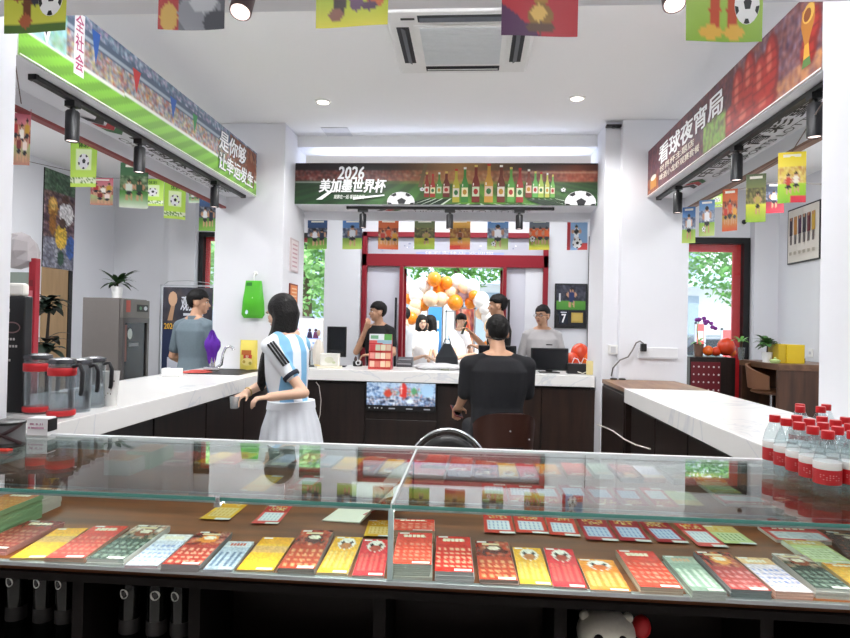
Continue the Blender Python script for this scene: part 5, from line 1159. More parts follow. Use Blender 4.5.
MB().ell((0, 0, .15), (.05, .035, .165), 18, 12, fn=lambda d: (1 + .1 * math.sin(6 * math.atan2(d.y, d.x))) * (1.0 - .4 * max(0, d.z))).build('cloth', mat('cloth_white', '#e4ddd2', .9, var=.05, scale=40), t, smooth=70)
MB().ell((.0, -.0, .31), (.018, .018, .03), 10, 8).build('knot', mat('cloth_tan', '#d0b8a0', .9), t, smooth=60)
monitor('computer_monitor', 'black computer monitor left of the doorway on the rear counter', 327, 346, 326.5, 357, 5.66, .1)
q = at(340, 365, z=ZC); t = thing('white_box', 'white cardboard box on the rear counter before the black monitor', 'box', (q.x, 5.48, ZC), .05)
MB().box((0, 0, .075), (.165, .10, .11)).build('box_body', mat('carton_white', '#e8e6dd', .6), t, bev=.004); MB().box((0, 0, .01), (.2, .14, .02)).build('tray', mat('paper_cream', '#e6e0cc', .7), t)
MB().box((-.10, -.03, .024), (.06, .05, .008), (0, .1, .4)).build('yellow_slip', mat('slip_yellow', '#e8d27a', .7), t)
A = Art(); A.ell(.5, .5, .25, .25, '#d8d8c0', 14); A.ell(.75, .3, .1, .1, '#c8d0a8', 10); A.build('box_print', plane_fn((-.0825, -.0505, .02), (.165, 0, 0), (0, 0, .11)), PRINT, t, nrm=(0, -1, 0))
q = at(357, 367, z=ZC); t = thing('desk_camera', 'small black and white camera on the rear counter', 'camera', tuple(q))
MB().box((0, .03, .03), (.09, .05, .05), (0, 0, .3)).build('camera_body', BLACK, t, bev=.01); MB().cyl((.012, .02, .04), (.012, -.018, .04), .024, n=20).build('lens', mat('camera_white', '#d0d0d4', .3), t, smooth=40); MB().cyl((.012, -.017, .04), (.012, -.0205, .04), .013, n=16).build('lens_glass', BLACK, t)
MB().lathe([(.012, .05), (.016, .07), (.01, .09), (.001, .1)], (-.02, .03, 0), 14).build('ball_head', mat('camera_brown', '#4a3430', .4), t, smooth=50)
a, b = at(369, 363.5, y=5.5), at(391.5, 363.5, y=5.5); zt = at(380, 334, y=5.5).z
t = thing('ticket_rack', 'red and green ticket rack standing on the rear counter before the man in black', 'rack', ((a.x + b.x) / 2, 5.5, ZC)); o = t.location; c = (a.x + b.x) / 2; W2 = (b.x - a.x) / 2
MB().loft([[V3(c - W2, 5.46, ZC), V3(c + W2, 5.46, ZC), V3(c + W2, 5.60, ZC), V3(c - W2, 5.60, ZC)], [V3(c - W2, 5.50, zt), V3(c + W2, 5.50, zt), V3(c + W2, 5.515, zt), V3(c - W2, 5.515, zt)]]).build('back_board', mat('rack_red', '#c43a3e', .5), t, o)
A = Art(); A.rect(0, 0, 1, 1, '#cf5a56'); A.rect(.0, .82, .66, 1, '#d8dce0'); A.rect(.06, .86, .4, .96, '#6aa07a'); A.poly([(.66, .78), (1, .78), (1, 1), (.66, 1)], '#4f9a44'); A.rect(.35, .72, 1, .83, '#8fb0c0')
for r_ in range(3):
    for k in range(4): A.rect(.06 + k * .235, .07 + r_ * .23, .27 + k * .235, .24 + r_ * .23, [['#e8c0a8', '#d87a6a', '#e8d0b0', '#e0b890'], ['#e89a90', '#d8c8b0', '#e8dcc0', '#e0a888'], ['#c83a3e', '#b8c0a8', '#d0ccb0', '#c8a890']][r_][k])
    A.rect(0, .25 + r_ * .23, .6, .285 + r_ * .23, '#b8242c')
A.build('card_face', lambda u, v: V3(c - W2 + 2 * W2 * u, 5.4585 + .04 * v, ZC + (zt - ZC) * v), PRINT, t, o, nrm=(0, -1, 0))
for r_ in range(3): MB().bx(c - W2, c + W2, 5.445 + r_ * .009, 5.465 + r_ * .009, ZC + .005 + r_ * (zt - ZC) * .235, ZC + .02 + r_ * (zt - ZC) * .235).build('pocket', mat_glass('clear_pocket', '#f4d8d4', 1.3), t, o)
q = at(374, 368.5, z=ZC); tag(MB().box((0, 0, .007), (.075, .03, .014)).build('ink_pad', mat('pad_brown', '#7a4a3a', .5), loc=tuple(q), bev=.002), 'small brown ink pad at the front edge before the ticket rack', 'ink pad')
a, b = at(396, 367, z=ZC), at(412, 367, z=ZC); c = (a + b) / 2
t = thing('receipt_printer', 'dark grey receipt printer on the rear counter below the doorway', 'printer', tuple(c))
MB().loft([[V3(-.075, 0, 0), V3(.075, 0, 0), V3(.075, .16, 0), V3(-.075, .16, 0)], [V3(-.075, .0, .045), V3(.075, .0, .045), V3(.075, .16, .09), V3(-.075, .16, .09)]]).build('printer_body', mat('printer_grey', '#3b3b40', .4), t, bev=.006)
MB().box((0, .05, .066), (.12, .04, .004), (.27, 0, 0)).build('paper_slot', mat('printer_light', '#6a6a70', .4), t); MB().box((0, -.001, .03), (.13, .003, .012)).build('front_stripe', GREY, t)
q = at(440, 364, z=ZC); a, b = at(412, 366, y=5.62), at(463, 366, y=5.62)
o = MB().ell((0, 0, .02), ((b.x - a.x) / 2, .11, .035), 22, 10, fn=lambda d: 1 + .12 * math.sin(5 * math.atan2(d.y, d.x)) + .08 * math.sin(9 * d.x)).build('plastic_sheet', mat('sheet_grey', '#c4c4c6', .4), loc=((a.x + b.x) / 2, 5.66, ZC), smooth=60); tag(o, 'crumpled pale grey plastic sheet on the rear counter left of the seated man', 'plastic sheet')
q = at(445, 370.5, z=ZC); tag(MB().box((0, 0, .008), (.075, .028, .016)).build('stapler', mat('stapler_olive', '#7c8070', .5), loc=tuple(q), bev=.003), 'small olive block at the front edge of the rear counter', 'stapler')
q = at(459, 369, z=ZC); o = MB().ell((0, 0, .016), (.06, .04, .02), 16, 8, fn=crumple).build('crumpled_tissue', mat('tissue', '#d6d3d6', .8), loc=tuple(q), smooth=50); tag(o, 'crumpled white tissue on the rear counter beside the seated man', 'tissue')
monitor('computer_monitor', 'wide low monitor behind the head of the seated man', 478, 516, 345.5, 366, 5.70)
t = monitor('computer_monitor', 'black monitor in front of the man in the light grey sweater', 530.5, 568, 348, 370.5, 5.60)
q = at(566, 371, z=ZC); tag(MB().ell((0, 0, .014), (.03, .045, .015), 14, 8).build('computer_mouse', mat('mouse_white', '#d8d6d4', .4), loc=(q.x, q.y + .03, ZC), smooth=60), 'pale mouse beside the right black monitor', 'mouse')
a, b = at(567, 372, y=5.56), at(587, 372, y=5.56); c = (a.x + b.x) / 2
t = thing('card_terminal', 'black terminal box with white cables right of the monitor', 'terminal', (c, 5.56, ZC))
MB().box((0, .03, .045), (b.x - a.x, .12, .09)).build('terminal_body', mat('terminal_black', '#1a191b', .35), t, bev=.006)
MB().tube([(.0, -.035, .02), (.04, -.06, .008), (.09, -.05, .03), (.12, .0, .07), (.13, .06, .005)], .004, 6).tube([(-.05, -.03, .09), (-.03, -.03, .14), (.0, -.03, .13), (.02, -.03, .09)], .004, 6).tube([(.03, -.03, .09), (.05, -.03, .14), (.08, -.03, .13), (.08, -.03, .09)], .004, 6).build('cable', mat('cable_white', '#e2dcd4', .5), t, smooth=60)
a, b = at(586.5, 374, y=5.50), at(592.5, 374, y=5.50); zt = at(589, 361, y=5.5).z
tag(MB().box((0, 0, (zt - ZC) / 2), (b.x - a.x, .05, zt - ZC)).build('cream_carton', mat('carton_cream', '#d9c98e', .6), loc=((a.x + b.x) / 2, 5.5, ZC), bev=.002), 'slim cream carton at the right end of the rear counter', 'carton')
q = at(595, 372, z=ZC); zt = at(596, 334, y=5.7).z - ZC
t = thing('wine_bottle', 'dark bottle in a pinkish paper sleeve at the right end of the rear counter', 'bottle', (at(596, 372, y=5.7).x, 5.7, ZC))
MB().lathe([(.003, 0), (.036, 0), (.038, .006), (.038, zt * .55), (.016, zt * .78), (.014, zt), (.001, zt)], n=20).build('bottle_body', mat('bottle_brown', '#3a1c18', .2), t, smooth=45); MB().lathe([(.0395, .02), (.0405, .021), (.0405, zt * .5), (.0395, zt * .51)], n=20).build('paper_sleeve', mat('sleeve_pink', '#b89890', .6), t, smooth=40)
BALO = mat('balloon_orange', '#e8661e', .2, var=.05, coat=.3); BALR = mat('balloon_redorange', '#d8431c', .2, var=.05, coat=.3); BALW = mat('balloon_white', '#f0ece8', .25, var=.02, coat=.3); BALP = mat('balloon_peach', '#f2c8a4', .25, var=.03, coat=.3)
def balloon(p, r, m, label, group):
    t = thing('balloon', label, 'balloon', (p[0], p[1], p[2] - r * 1.1), 0, group); o = t.location
    MB().ell(p, (r, r, r * 1.08), 22, 14, fn=lambda d: 1 - .08 * max(0, -d.z) ** 2).build('skin', m, t, o, smooth=80)
    MB().lathe([(.002, -.0), (r * .12, -r * .12), (.003, -r * .04)], Vector(p) + V3(0, 0, -r * 1.04), 10).build('knot', m, t, o)
for px, py, y, r, m, lab in ((572, 361, 5.82, .075, BALR, 'dark orange balloon nearest the right black monitor'), (580, 353, 5.86, .085, BALR, 'dark orange balloon highest in the cluster by the framed jersey'), (588, 359, 5.84, .075, BALO, 'orange balloon at the right end of the rear counter')):
    q = at(px, py, y=y); q.z = max(q.z, ZC + r * 1.2); balloon(q, r, m, lab, 'orange balloons on the rear counter')
# screen set into the front of the rear counter
YT = 5.352
a, b = at(366, 381, y=YT), at(436, 411, y=YT); x0, x1 = at(366, 395, y=YT).x, at(436, 395, y=YT).x; z1 = at(400, 380.5, y=YT).z; z0 = at(400, 411.5, y=YT).z
z1 = min(z1, .952)
t = thing('wall_screen', 'lit screen with a busy street picture in the front of the rear counter', 'screen', ((x0 + x1) / 2, YT, z0)); o = t.location
MB().bx(x0, x1, YT, YT + .024, z0, z1).build('casing', BLACK, t, o, bev=.003)
h, w_ = 26, 72; a = vgrad(h, w_, '#b8d0e8', '#8fb0d4'); a[:16] = blur(specks(a[:16].copy(), ['#e8f0f8', '#5a86c0', '#c8dcf0', '#3a5a8a'], .35), 0)
a[3:12, :14] = blur(specks(a[3:12, :14].copy(), ['#4a6a9a', '#2a4a7a', '#e8f0f8'], .6), 0); a[6:16, 18:58] = specks(a[6:16, 18:58].copy(), ['#c84a3a', '#4a9a6a', '#e8e0d8', '#d8483a', '#6aa0c8'], .5)
dot(a, 38, 9, 4, 9, '#d2342c'); dot(a, 36, 6, 1, 6, '#f0f0f0'); dot(a, 49, 9, 3, 4, '#5aa070'); dot(a, 22, 12, 4, 4, '#c8452f'); a[16:] = blur(specks(a[16:].copy(), ['#2a3a5a', '#e8eef6', '#5a7ab0', '#c8a8a0', '#1c2438'], .75), 0)
dot(a, 26, 20, 5, 3, '#e8f0f8'); dot(a, 26, 20, 4, 1.5, '#20304a'); dot(a, 45, 20, 4, 3, '#d8e4f0'); dot(a, 63, 8, 7, 7, '#a8cce8')
A = Art(); A.raster(blur(a, 1) * .86); A.build('picture', plane_fn((x0 + .006, YT - .001, z0 + .05), (x1 - x0 - .012, 0, 0), (0, 0, z1 - z0 - .056)), SCREEN, t, o, nrm=(0, -1, 0))
A = Art()
for u in (.04, .12, .16, .22): A.rect(u, .4, u + .02, .65, '#c8ccd0')
for u in (.33, .58, .83): A.rect(u, .35, u + .09, .6, '#b8bcc4')
A.build('bezel_marks', plane_fn((x0, YT - .001, z0 + .005), (x1 - x0, 0, 0), (0, 0, .04)), PRINT, t, o, nrm=(0, -1, 0))
# cables, sockets, plates
CABW = mat('cable_white', '#e2dcd4', .5); CABG = mat('cable_grey', '#6f6c6a', .5)
p = [at(a_, b_, y=5.36) for a_, b_ in ((316, 382), (319, 386), (321, 400), (320, 415), (316, 428), (313, 445))]
tag(MB().tube(p, .004, 6).build('hanging_cable', CABW, org=p[0], smooth=60), 'white cable hanging down the rear counter beside the woman', 'cable')
p = [at(597, 424.5, x=1.03), at(604, 427, x=1.03), at(613, 431, x=1.025), at(624, 439, x=1.02), at(636, 445, x=1.02), at(650, 449, x=1.025)]
tag(MB().tube(p, .005, 6).build('hanging_cable', CABW, org=p[0], smooth=60), 'white cable trailing along the dark cabinet under the right worktop', 'cable')
y = 5.045
a, b = at(638, 358, y=y), at(677, 348, y=y)
t = thing('socket_strip', 'long white socket strip on the right rear column', 'socket', ((a.x + b.x) / 2, y, a.z)); o = t.location
MB().bx(a.x, b.x, y - .02, y + .005, a.z, b.z).build('strip_body', mat('strip_white', '#dedfe2', .4), t, o, bev=.004); MB().bx(a.x, b.x, y - .024, y - .02, a.z, a.z + .012).build('lower_edge', LGREY, t, o)
a = at(643.5, 347.5, y=5.0); t = thing('charger_plug', 'black charger plugged into the white socket strip', 'charger', (a.x, 5.0, a.z))
MB().box((0, 0, 0), (.042, .045, .062)).build('plug_body', BLACK, t, bev=.006)
pts = [a + V3(-.0, -.01, .03)] + [at(*q_, y=5.0) for q_ in ((640, 341), (636, 343), (632, 351), (628, 357), (620, 360), (613, 368))] + [at(611.5, 375.5, y=5.12), V3(at(611, 376, y=5.14).x, 5.14, ZC + .008)]
MB().tube([q_ - V3(a.x, 5.0, a.z) for q_ in pts], .006, 8).build('cable', CABG, t, smooth=60)
q = at(612.5, 349.5, y=5.115); t = thing('wall_switch', 'white switch box on the narrow face of the right rear column', 'switch', (q.x, 5.115, q.z)); MB().box((0, -.01, 0), (.075, .03, .075)).build('box', WPLAST, t, bev=.004); MB().box((0, -.028, 0), (.04, .006, .05)).build('rocker', LGREY, t, bev=.002)
for px, lab in ((607, 'left black cable grommet at the foot of the right rear column'), (614.5, 'right black cable grommet at the foot of the right rear column')):
    q = at(px, 377, z=ZC); tag(MB().lathe([(.028, .0), (.028, .008), (.02, .012), (.001, .01)], n=16).build('cable_grommet', BLACK, loc=(q.x, min(q.y, 5.03), ZC), smooth=40), lab, 'grommet')

# ------------------------------------------------------------------ rear wall and right seating area
y = YF - .001; a, b = at(554, 328, y=y), at(587, 284, y=y)
t = thing('framed_jersey', 'black framed picture of a footballer above a number 7 shirt on the rear wall', 'picture frame', ((a.x + b.x) / 2, y, a.z)); o = t.location
MB().bx(a.x, b.x, y - .03, y, a.z, b.z).build('frame', BLACK, t, o, bev=.004)
A = Art(); h, w_ = 34, 26; im = np.concatenate([crowd(13, w_, '#2a2c38', ['#4a4a58', '#1c1e2a', '#6a6a7a'], .5), vgrad(7, w_, '#5a9a3a', '#4a8a34'), flat(14, w_, '#15161c')]); person_on(im, 13, 2, 18, '#2a3560', sh='#2a3560'); A.raster(im)
A.rect(.52, .10, .92, .34, '#b89a4a'); A.rect(.56, .14, .88, .30, '#c8ac5a'); A.poly([(.1, .06), (.4, .06), (.4, .3), (.46, .3), (.44, .38), (.06, .38), (.04, .3), (.1, .3)], '#1e2230'); A.text('7', .19, .1, .33, .3, '#f0f0f2', .03); A.rect(.15, .33, .36, .355, '#c8ccd4'); A.rect(.08, .6, .14, .8, '#c8ccd4')
A.build('picture', plane_fn((a.x + .02, y - .031, a.z + .02), (b.x - a.x - .04, 0, 0), (0, 0, b.z - a.z - .04)), GLOSSY, t, o, nrm=(0, -1, 0))
# cabinet with a red perforated front, desk, chair
yd0 = 6.9; xa, xb = at(690, 360, y=yd0).x, at(735.5, 360, y=yd0).x; zt = at(715, 357.5, y=yd0).z
t = thing('low_cabinet', 'low dark cabinet with a red perforated front under the right window', 'cabinet', ((xa + xb) / 2, yd0 + .3, 0)); o = t.location
MB().bx(xa, xb, yd0, 7.45, 0, zt).build('body', DARKW, t, o)
xr = at(720, 370, y=yd0).x; zl, zh = at(707, 392, y=yd0).z, at(707, 362, y=yd0).z
rp = MB().bx(xa + .01, xr, yd0 - .012, yd0, .1, zh).build('red_panel', mat('panel_darkred', '#6a1420', .4), t, o)
A = Art(); n = 6
for i in range(n):
    for k in range(9): A.ell((i + .5) / n, (k + .5) / 9, .026 if (i + k) % 3 else .035, .014, '#e2d8d8', 8)
A.build('perforations', plane_fn((xa + .01, yd0 - .013, zh - .75), (xr - xa - .01, 0, 0), (0, 0, .74)), PRINT, rp, o, nrm=(0, -1, 0))
yn = 6.05; xd0 = at(778.5, 365, y=yn).x; ztd = at(778.5, 364, y=yn).z
t = thing('bar_desk', 'brown wooden desk with a knee hole along the right wall', 'desk', ((xd0 + XR) / 2, 6.45, 0)); o = t.location
WD = mat_wood('desk_wood', '#3a261c', '#5a3d2c', .4, 'Z', 5); WDT = mat_wood('desk_top', '#5a3e2c', '#7a5840', .35, 'Y', 5)
MB().bx(xd0 - .01, XR - .01, yn - .01, yd0 - .02, ztd - .06, ztd).build('desk_top', WDT, t, o, bev=.004)
MB().bx(xd0, XR - .02, yn, yn + .04, 0, ztd - .06).build('end_panel', WD, t, o); MB().bx(xd0 + .0, XR - .02, yd0 - .07, yd0 - .03, 0, ztd - .06).build('end_panel', WD, t, o); MB().bx(XR - .06, XR - .02, yn + .04, yd0 - .07, 0, ztd - .06).build('back_panel', DARKW, t, o)
q = at(755, 395, y=6.42)
t = thing('desk_chair', 'brown bucket chair pushed under the right desk', 'chair', (xd0 + .12, 6.42, 0), .6)
CH = mat('chair_brown', '#7a5238', .5); zs = at(755, 391, y=6.42).z
MB().ell((0, 0, zs), (.2, .2, .035), 20, 8).build('seat', CH, t, smooth=70)
rings = []
for k in range(15):
    a_ = -2.0 + 4.0 * k / 14; r0 = .20; h_ = .22 * math.cos(a_ / 2.6) ** 2 + .02
    c_, s_ = math.cos(a_ + pi / 2), math.sin(a_ + pi / 2)
    rings.append([V3(r0 * c_, r0 * s_, zs + .03), V3((r0 + .02) * c_, (r0 + .02) * s_, zs + .03), V3((r0 + .045) * c_, (r0 + .045) * s_, zs + .03 + h_), V3((r0 + .025) * c_, (r0 + .025) * s_, zs + .03 + h_)])
MB().loft(rings).build('backrest', CH, t, smooth=60)
MB().cyl((0, 0, .03), (0, 0, zs - .02), .025).lathe([(.2, 0), (.2, .012), (.04, .035), (.001, .04)], n=24).build('pedestal', CHROME, t, smooth=40)
# things along the window sill and desk
q = at(698.5, 355, y=7.1)
potted('potted_orchid', 'purple orchid in a brown pot on the low cabinet', (q.x, 7.1, zt), .055, .14, mat('pot_brown', '#7a5a4a', .5), 6, .12, .02, .8, LEAF2, .02, 5)
tt = bpy.data.objects['potted_orchid']
st = [V3(0, 0, .13), V3(-.02, 0, .3), V3(.0, 0, .42), V3(.08, -.01, .40), V3(.15, -.02, .33)]
MB().tube(st, .005, 6).build('flower_stem', LEAF2, tt)
m = MB(); rr = random.Random(4)
for k in range(12):
    u = k / 11; b_ = V3(-.02 + .18 * u, -.02 - .0 * u, .42 - .12 * u * u); m.ell(b_ + V3(rr.uniform(-.02, .02), 0, rr.uniform(-.02, .02)), (.026, .014, .022), 8, 6)
m.build('blossoms', mat('orchid_purple', '#8a3a9a', .6, var=.2), tt, smooth=60)
for px, py, r, m_, lab in ((708, 351, .055, BALO, 'small orange balloon beside the orchid pot'), (716, 353, .05, BALR, 'small red orange balloon between the two larger ones'), (726, 349, .095, BALR, 'largest orange balloon on the low cabinet by the right window'), (732, 350, .045, BALO, 'orange balloon behind the vase on the low cabinet')):
    q = at(px, py, y=7.05); q.z = zt + r * 1.17; balloon(q, r, m_, lab, 'orange balloons on the low cabinet')
q = at(743, 357, y=6.78)
potted('vase_plant', 'leafy cutting in a clear vase at the left end of the right desk', (at(741, 357, y=6.75).x, 6.75, ztd), .035, .13, mat_glass('vase_glass', '#cfe0dc', 1.45, 0, .1), 9, .13, .022, .9, LEAF2, .07, 9)
q = at(767, 360, y=6.35)
potted('potted_plant', 'small bushy green plant in a white pot on the right desk', (q.x, 6.35, ztd), .05, .10, WPLAST, 34, .13, .028, .8, mat('leaf_mid', '#3f6a30', .5, var=.3), .09, 11)
q = at(775, 361, y=6.18)
t = thing('cup', 'pale green cup beside the yellow box on the right desk', 'cup', (q.x, 6.18, ztd)); MB().lathe([(.002, 0), (.035, 0), (.05, .025), (.05, .03), (.002, .045)], n=20).build('cup_body', mat('cup_green', '#b8d08a', .4), t, smooth=50); MB().ell((0, 0, .05), (.012, .012, .008)).build('lid_knob', mat('cup_green', '#b8d08a', .4), t, smooth=50)
y0_ = 6.2; a, b = at(779, 361, y=y0_), at(805, 345, y=y0_)
t = thing('ballot_box', 'bright yellow box with a black knob on the right desk', 'box', ((a.x + b.x) / 2, y0_ + .12, ztd)); o = t.location
YEL = mat('box_yellow', '#d8b81e', .4); h_ = b.z - ztd
MB().bx(a.x + .07, b.x, y0_, y0_ + .26, ztd, ztd + h_).build('box_body', YEL, t, o, bev=.004); MB().bx(a.x, a.x + .068, y0_ + .01, y0_ + .25, ztd, ztd + h_ + .004).build('lid', mat('box_yellow_dark', '#c2a41c', .4), t, o, bev=.004)
MB().cyl((b.x, y0_ + .08, ztd + h_ * .55), (b.x + .03, y0_ + .08, ztd + h_ * .55), .018).box((b.x + .008, y0_ + .05, ztd + .03), (.02, .05, .04)).build('black_knob', BLACK, t, o, smooth=40)
q = at(811, 353, x=XR - .002); t = thing('wall_socket', 'white socket plate on the right wall beside the yellow box', 'socket', (XR, q.y, q.z)); MB().box((-.006, 0, 0), (.012, .09, .09)).build('plate', WPLAST, t, bev=.003); MB().box((-.013, 0, 0), (.003, .04, .03)).build('insert', LGREY, t)
ya, yb_ = at(789.5, 235, x=XR).y, at(822, 235, x=XR).y; za, zb = at(789.5, 265, x=XR).z, at(789.5, 211, x=XR).z
yl, yh = min(ya, yb_), max(ya, yb_)
t = thing('framed_team_picture', 'thin black framed picture of five players on the right wall', 'picture frame', (XR, (yl + yh) / 2, za)); o = t.location
MB().bx(XR - .02, XR, yl, yh, za, zb).build('frame', BLACK, t, o)
A = Art(); A.rect(0, 0, 1, 1, '#e2dcd2')
for k, c_ in enumerate(('#3a2430', '#c8863a', '#4a2448', '#2a2630', '#6a2a30', '#c8a03a')): u = .1 + k * .15; A.rect(u - .05, .52, u + .055, .86, c_); A.ell(u, .83, .03, .035, '#b88a6a', 8); A.rect(u - .03, .34, u - .005, .52, '#3a2c30'); A.rect(u + .01, .34, u + .035, .52, '#3a2c30')
for k in range(6): A.rect(.08 + k * .15, .14, .16 + k * .15, .2, '#b8b0a0')
A.build('picture', plane_fn((XR - .0215, yh - .015, za + .015), (0, -(yh - yl - .03), 0), (0, 0, zb - za - .03)), PRINT, t, o, nrm=(-1, 0, 0))
q = at(744, 222, y=YF - .03); t = thing('security_camera', 'small black dome camera on the wall above the right window', 'camera', (q.x, YF, q.z)); MB().cyl((0, 0, 0), (0, -.03, 0), .035, n=20).build('mount', WPLAST, t, smooth=40); MB().ell((0, -.035, 0), (.028, .028, .028), 16, 10).build('dome', BLACK, t, smooth=70)
# foreground swivel chair
q = at(448, 440, y=2.85); zt = at(448, 429.5, y=2.85).z; xa, xb = at(409, 450, y=2.85).x, at(488, 450, y=2.85).x; xc = (xa + xb) / 2; W2 = (xb - xa) / 2 * 1.18
t = thing('swivel_chair', 'black swivel chair with a rounded chrome rimmed back behind the case', 'chair', (xc, 3.05, 0))
PAD = mat('black_leather', '#121214', .38, var=.1)
Hb = .30; cz = zt - Hb
def arc(r_, n=22): return [(r_ * W2 * math.cos(a_), cz + r_ * Hb * math.sin(a_) if a_ > 0 else cz) for a_ in [pi * k / n for k in range(n + 1)]]
pad = [(x, z) for x, z in arc(.92)]; pl = pad + [(-.85 * W2, cz - .10), (.85 * W2, cz - .10)]
MB().loft([[V3(x * s_, -.20 + yy, cz + (z - cz) * s_) for x, z in pl] for yy, s_ in ((-.03, .9), (-.022, .97), (0, 1.0), (.022, .97), (.03, .9))]).build('backrest', PAD, t, smooth=50)
MB().tube([(W2 * .98, -.2, cz - .2)] + [(x, -.2, z) for x, z in arc(1.0)] + [(-W2 * .98, -.2, cz - .2)], .009, 8).build('chrome_rim', CHROME, t, smooth=60)
zs = .58
MB().lathe([(.003, -.045), (.2, -.045), (.225, -.02), (.225, .01), (.20, .03), (.003, .035)], (0, .02, zs), 28).build('seat', PAD, t, smooth=60)
for s_ in (-1, 1): MB().tube([(s_ * W2 * .98, -.2, cz - .2), (s_ * W2 * .9, -.15, zs - .03), (s_ * .05, 0, zs - .05)], .009, 8).build('back_support', CHROME, t, smooth=60)
MB().cyl((0, 0, .05), (0, 0, zs - .04), .025).build('pedestal', CHROME, t, smooth=40)
for k in range(5): a_ = 2 * pi * k / 5 + .3; L = MB().tube([(0, 0, .09), (.14 * math.cos(a_), .14 * math.sin(a_), .075), (.27 * math.cos(a_), .27 * math.sin(a_), .06)], [.02, .018, .013], 8).build('leg', CHROME, t, smooth=60); MB().cyl((.27 * math.cos(a_) - .012, .27 * math.sin(a_), .028), (.27 * math.cos(a_) + .012, .27 * math.sin(a_), .028), .027).build('caster', BLACK, L, smooth=40)
# ------------------------------------------------------------------ people
SKIN = mat('skin', '#c99a7c', .5, var=.04, scale=20); SKINL = mat('skin_pale', '#d9b096', .5, var=.04, scale=20)
HAIR = mat('hair_black', '#0c0909', .62, var=.5, scale=90, bump=.6, spec=.3)
def voxel(mb, name, m, parent, org, vox=.007, sm=4, mats=None):
    """one continuous skin grown round the overlapping volumes"""
    o = mb.build(name, m, parent, org)
    r = o.modifiers.new('r', 'REMESH'); r.mode = 'VOXEL'; r.voxel_size = vox; r.use_smooth_shade = True
    s = o.modifiers.new('s', 'SMOOTH'); s.factor = .5; s.iterations = sm
    me = bpy.data.meshes.new_from_object(o.evaluated_get(bpy.context.evaluated_depsgraph_get()))
    o.modifiers.clear(); old = o.data; o.data = me; bpy.data.meshes.remove(old)
    if len(me.materials) == 0: me.materials.append(m)
    for p in me.polygons: p.use_smooth = True
    return o
def cap(mb, p0, p1, r0, r1, n=14):
    p0, p1 = Vector(p0), Vector(p1); d = p1 - p0; L = d.length
    if L < 1e-5: return mb.ell(p0, (r0, r0, r0), 14, 8)
    a = d / L; b = a.orthogonal().normalized(); c = a.cross(b); rings = []
    for k in range(5): t = pi / 2 * (k / 4 - 1) + .02 * (k == 0); rings.append((p0 + a * r0 * math.sin(t), r0 * math.cos(t)))
    for k in range(5): t = pi / 2 * k / 4 - .02 * (k == 4); rings.append((p1 + a * r1 * math.sin(t), r1 * math.cos(t)))
    return mb.loft([[p + (b * math.cos(2 * pi * i / n) + c * math.sin(2 * pi * i / n)) * max(r, .0008) for i in range(n)] for p, r in rings])
def torso(mb, secs, n=20):
    """secs: (centre, half width vector, half depth vector)"""
    return mb.loft([[Vector(c) + Vector(a) * math.copysign(abs(math.cos(t)) ** .92, math.cos(t)) + Vector(b) * math.copysign(abs(math.sin(t)) ** .92, math.sin(t)) for t in [2 * pi * i / n for i in range(n)]] for c, a, b in secs])
def RZ(a): return Matrix.Rotation(a, 3, 'Z')
def hand(mb, wr, d, up, side, s=1.0, curl=.5):
    """palm, four bent fingers of different lengths and a thumb leaving the side of the palm"""
    d = Vector(d).normalized(); n = Vector(up); n = (n - d * n.dot(d)).normalized(); w_ = d.cross(n) * side; wr = Vector(wr)
    for k in range(4): cap(mb, wr + w_ * (k - 1.5) * .011 * s, wr + d * .085 * s + w_ * (k - 1.5) * .019 * s, .016 * s, .0115 * s, 10)
    for k, L in enumerate((.068, .078, .072, .056)):
        b = wr + d * .088 * s + w_ * (1.5 - k) * .019 * s; c1, c2 = curl, curl * 2.0
        p1 = b + (d * math.cos(c1) - n * math.sin(c1)) * L * .5 * s; p2 = p1 + (d * math.cos(c2) - n * math.sin(c2)) * L * .5 * s
        cap(mb, b, p1, .0092 * s, .0084 * s, 10); cap(mb, p1, p2, .0084 * s, .007 * s, 10)
    tb = wr + d * .028 * s + w_ * .026 * s; t1 = tb + (d * .6 + w_ * .75 - n * .25) * .045 * s; t2 = t1 + (d * .85 + w_ * .25 - n * .5 * curl) * .034 * s
    cap(mb, tb, t1, .0125 * s, .010 * s, 10); cap(mb, t1, t2, .010 * s, .0078 * s, 10)
def head_shapes(mb, R, c, s=1.0):
    L = lambda x, y, z: c + R @ (V3(x, y, z) * s)
    mb.ell(L(0, -.012, .032), (.076 * s, .094 * s, .088 * s), 22, 14, rot=R)
    mb.ell(L(0, .026, -.028), (.060 * s, .062 * s, .072 * s), 20, 12, rot=R)
    mb.ell(L(0, .052, -.078), (.030 * s, .028 * s, .024 * s), 14, 8, rot=R)
    for q in (-1, 1):
        mb.ell(L(q * .042, .060, -.014), (.022 * s, .02 * s, .02 * s), 12, 8, rot=R)
        mb.ell(L(q * .077, -.008, -.006), (.009 * s, .020 * s, .032 * s), 12, 8, rot=R)
    cap(mb, L(0, .080, .018), L(0, .099, -.022), .009 * s, .013 * s, 10)
    for q in (-1, 1): mb.ell(L(q * .012, .088, -.026), (.009 * s, .009 * s, .008 * s), 10, 6, rot=R)
    mb.ell(L(0, .083, .036), (.045 * s, .012 * s, .010 * s), 12, 6, rot=R)
    mb.ell(L(0, .080, -.050), (.022 * s, .012 * s, .010 * s), 12, 6, rot=R)
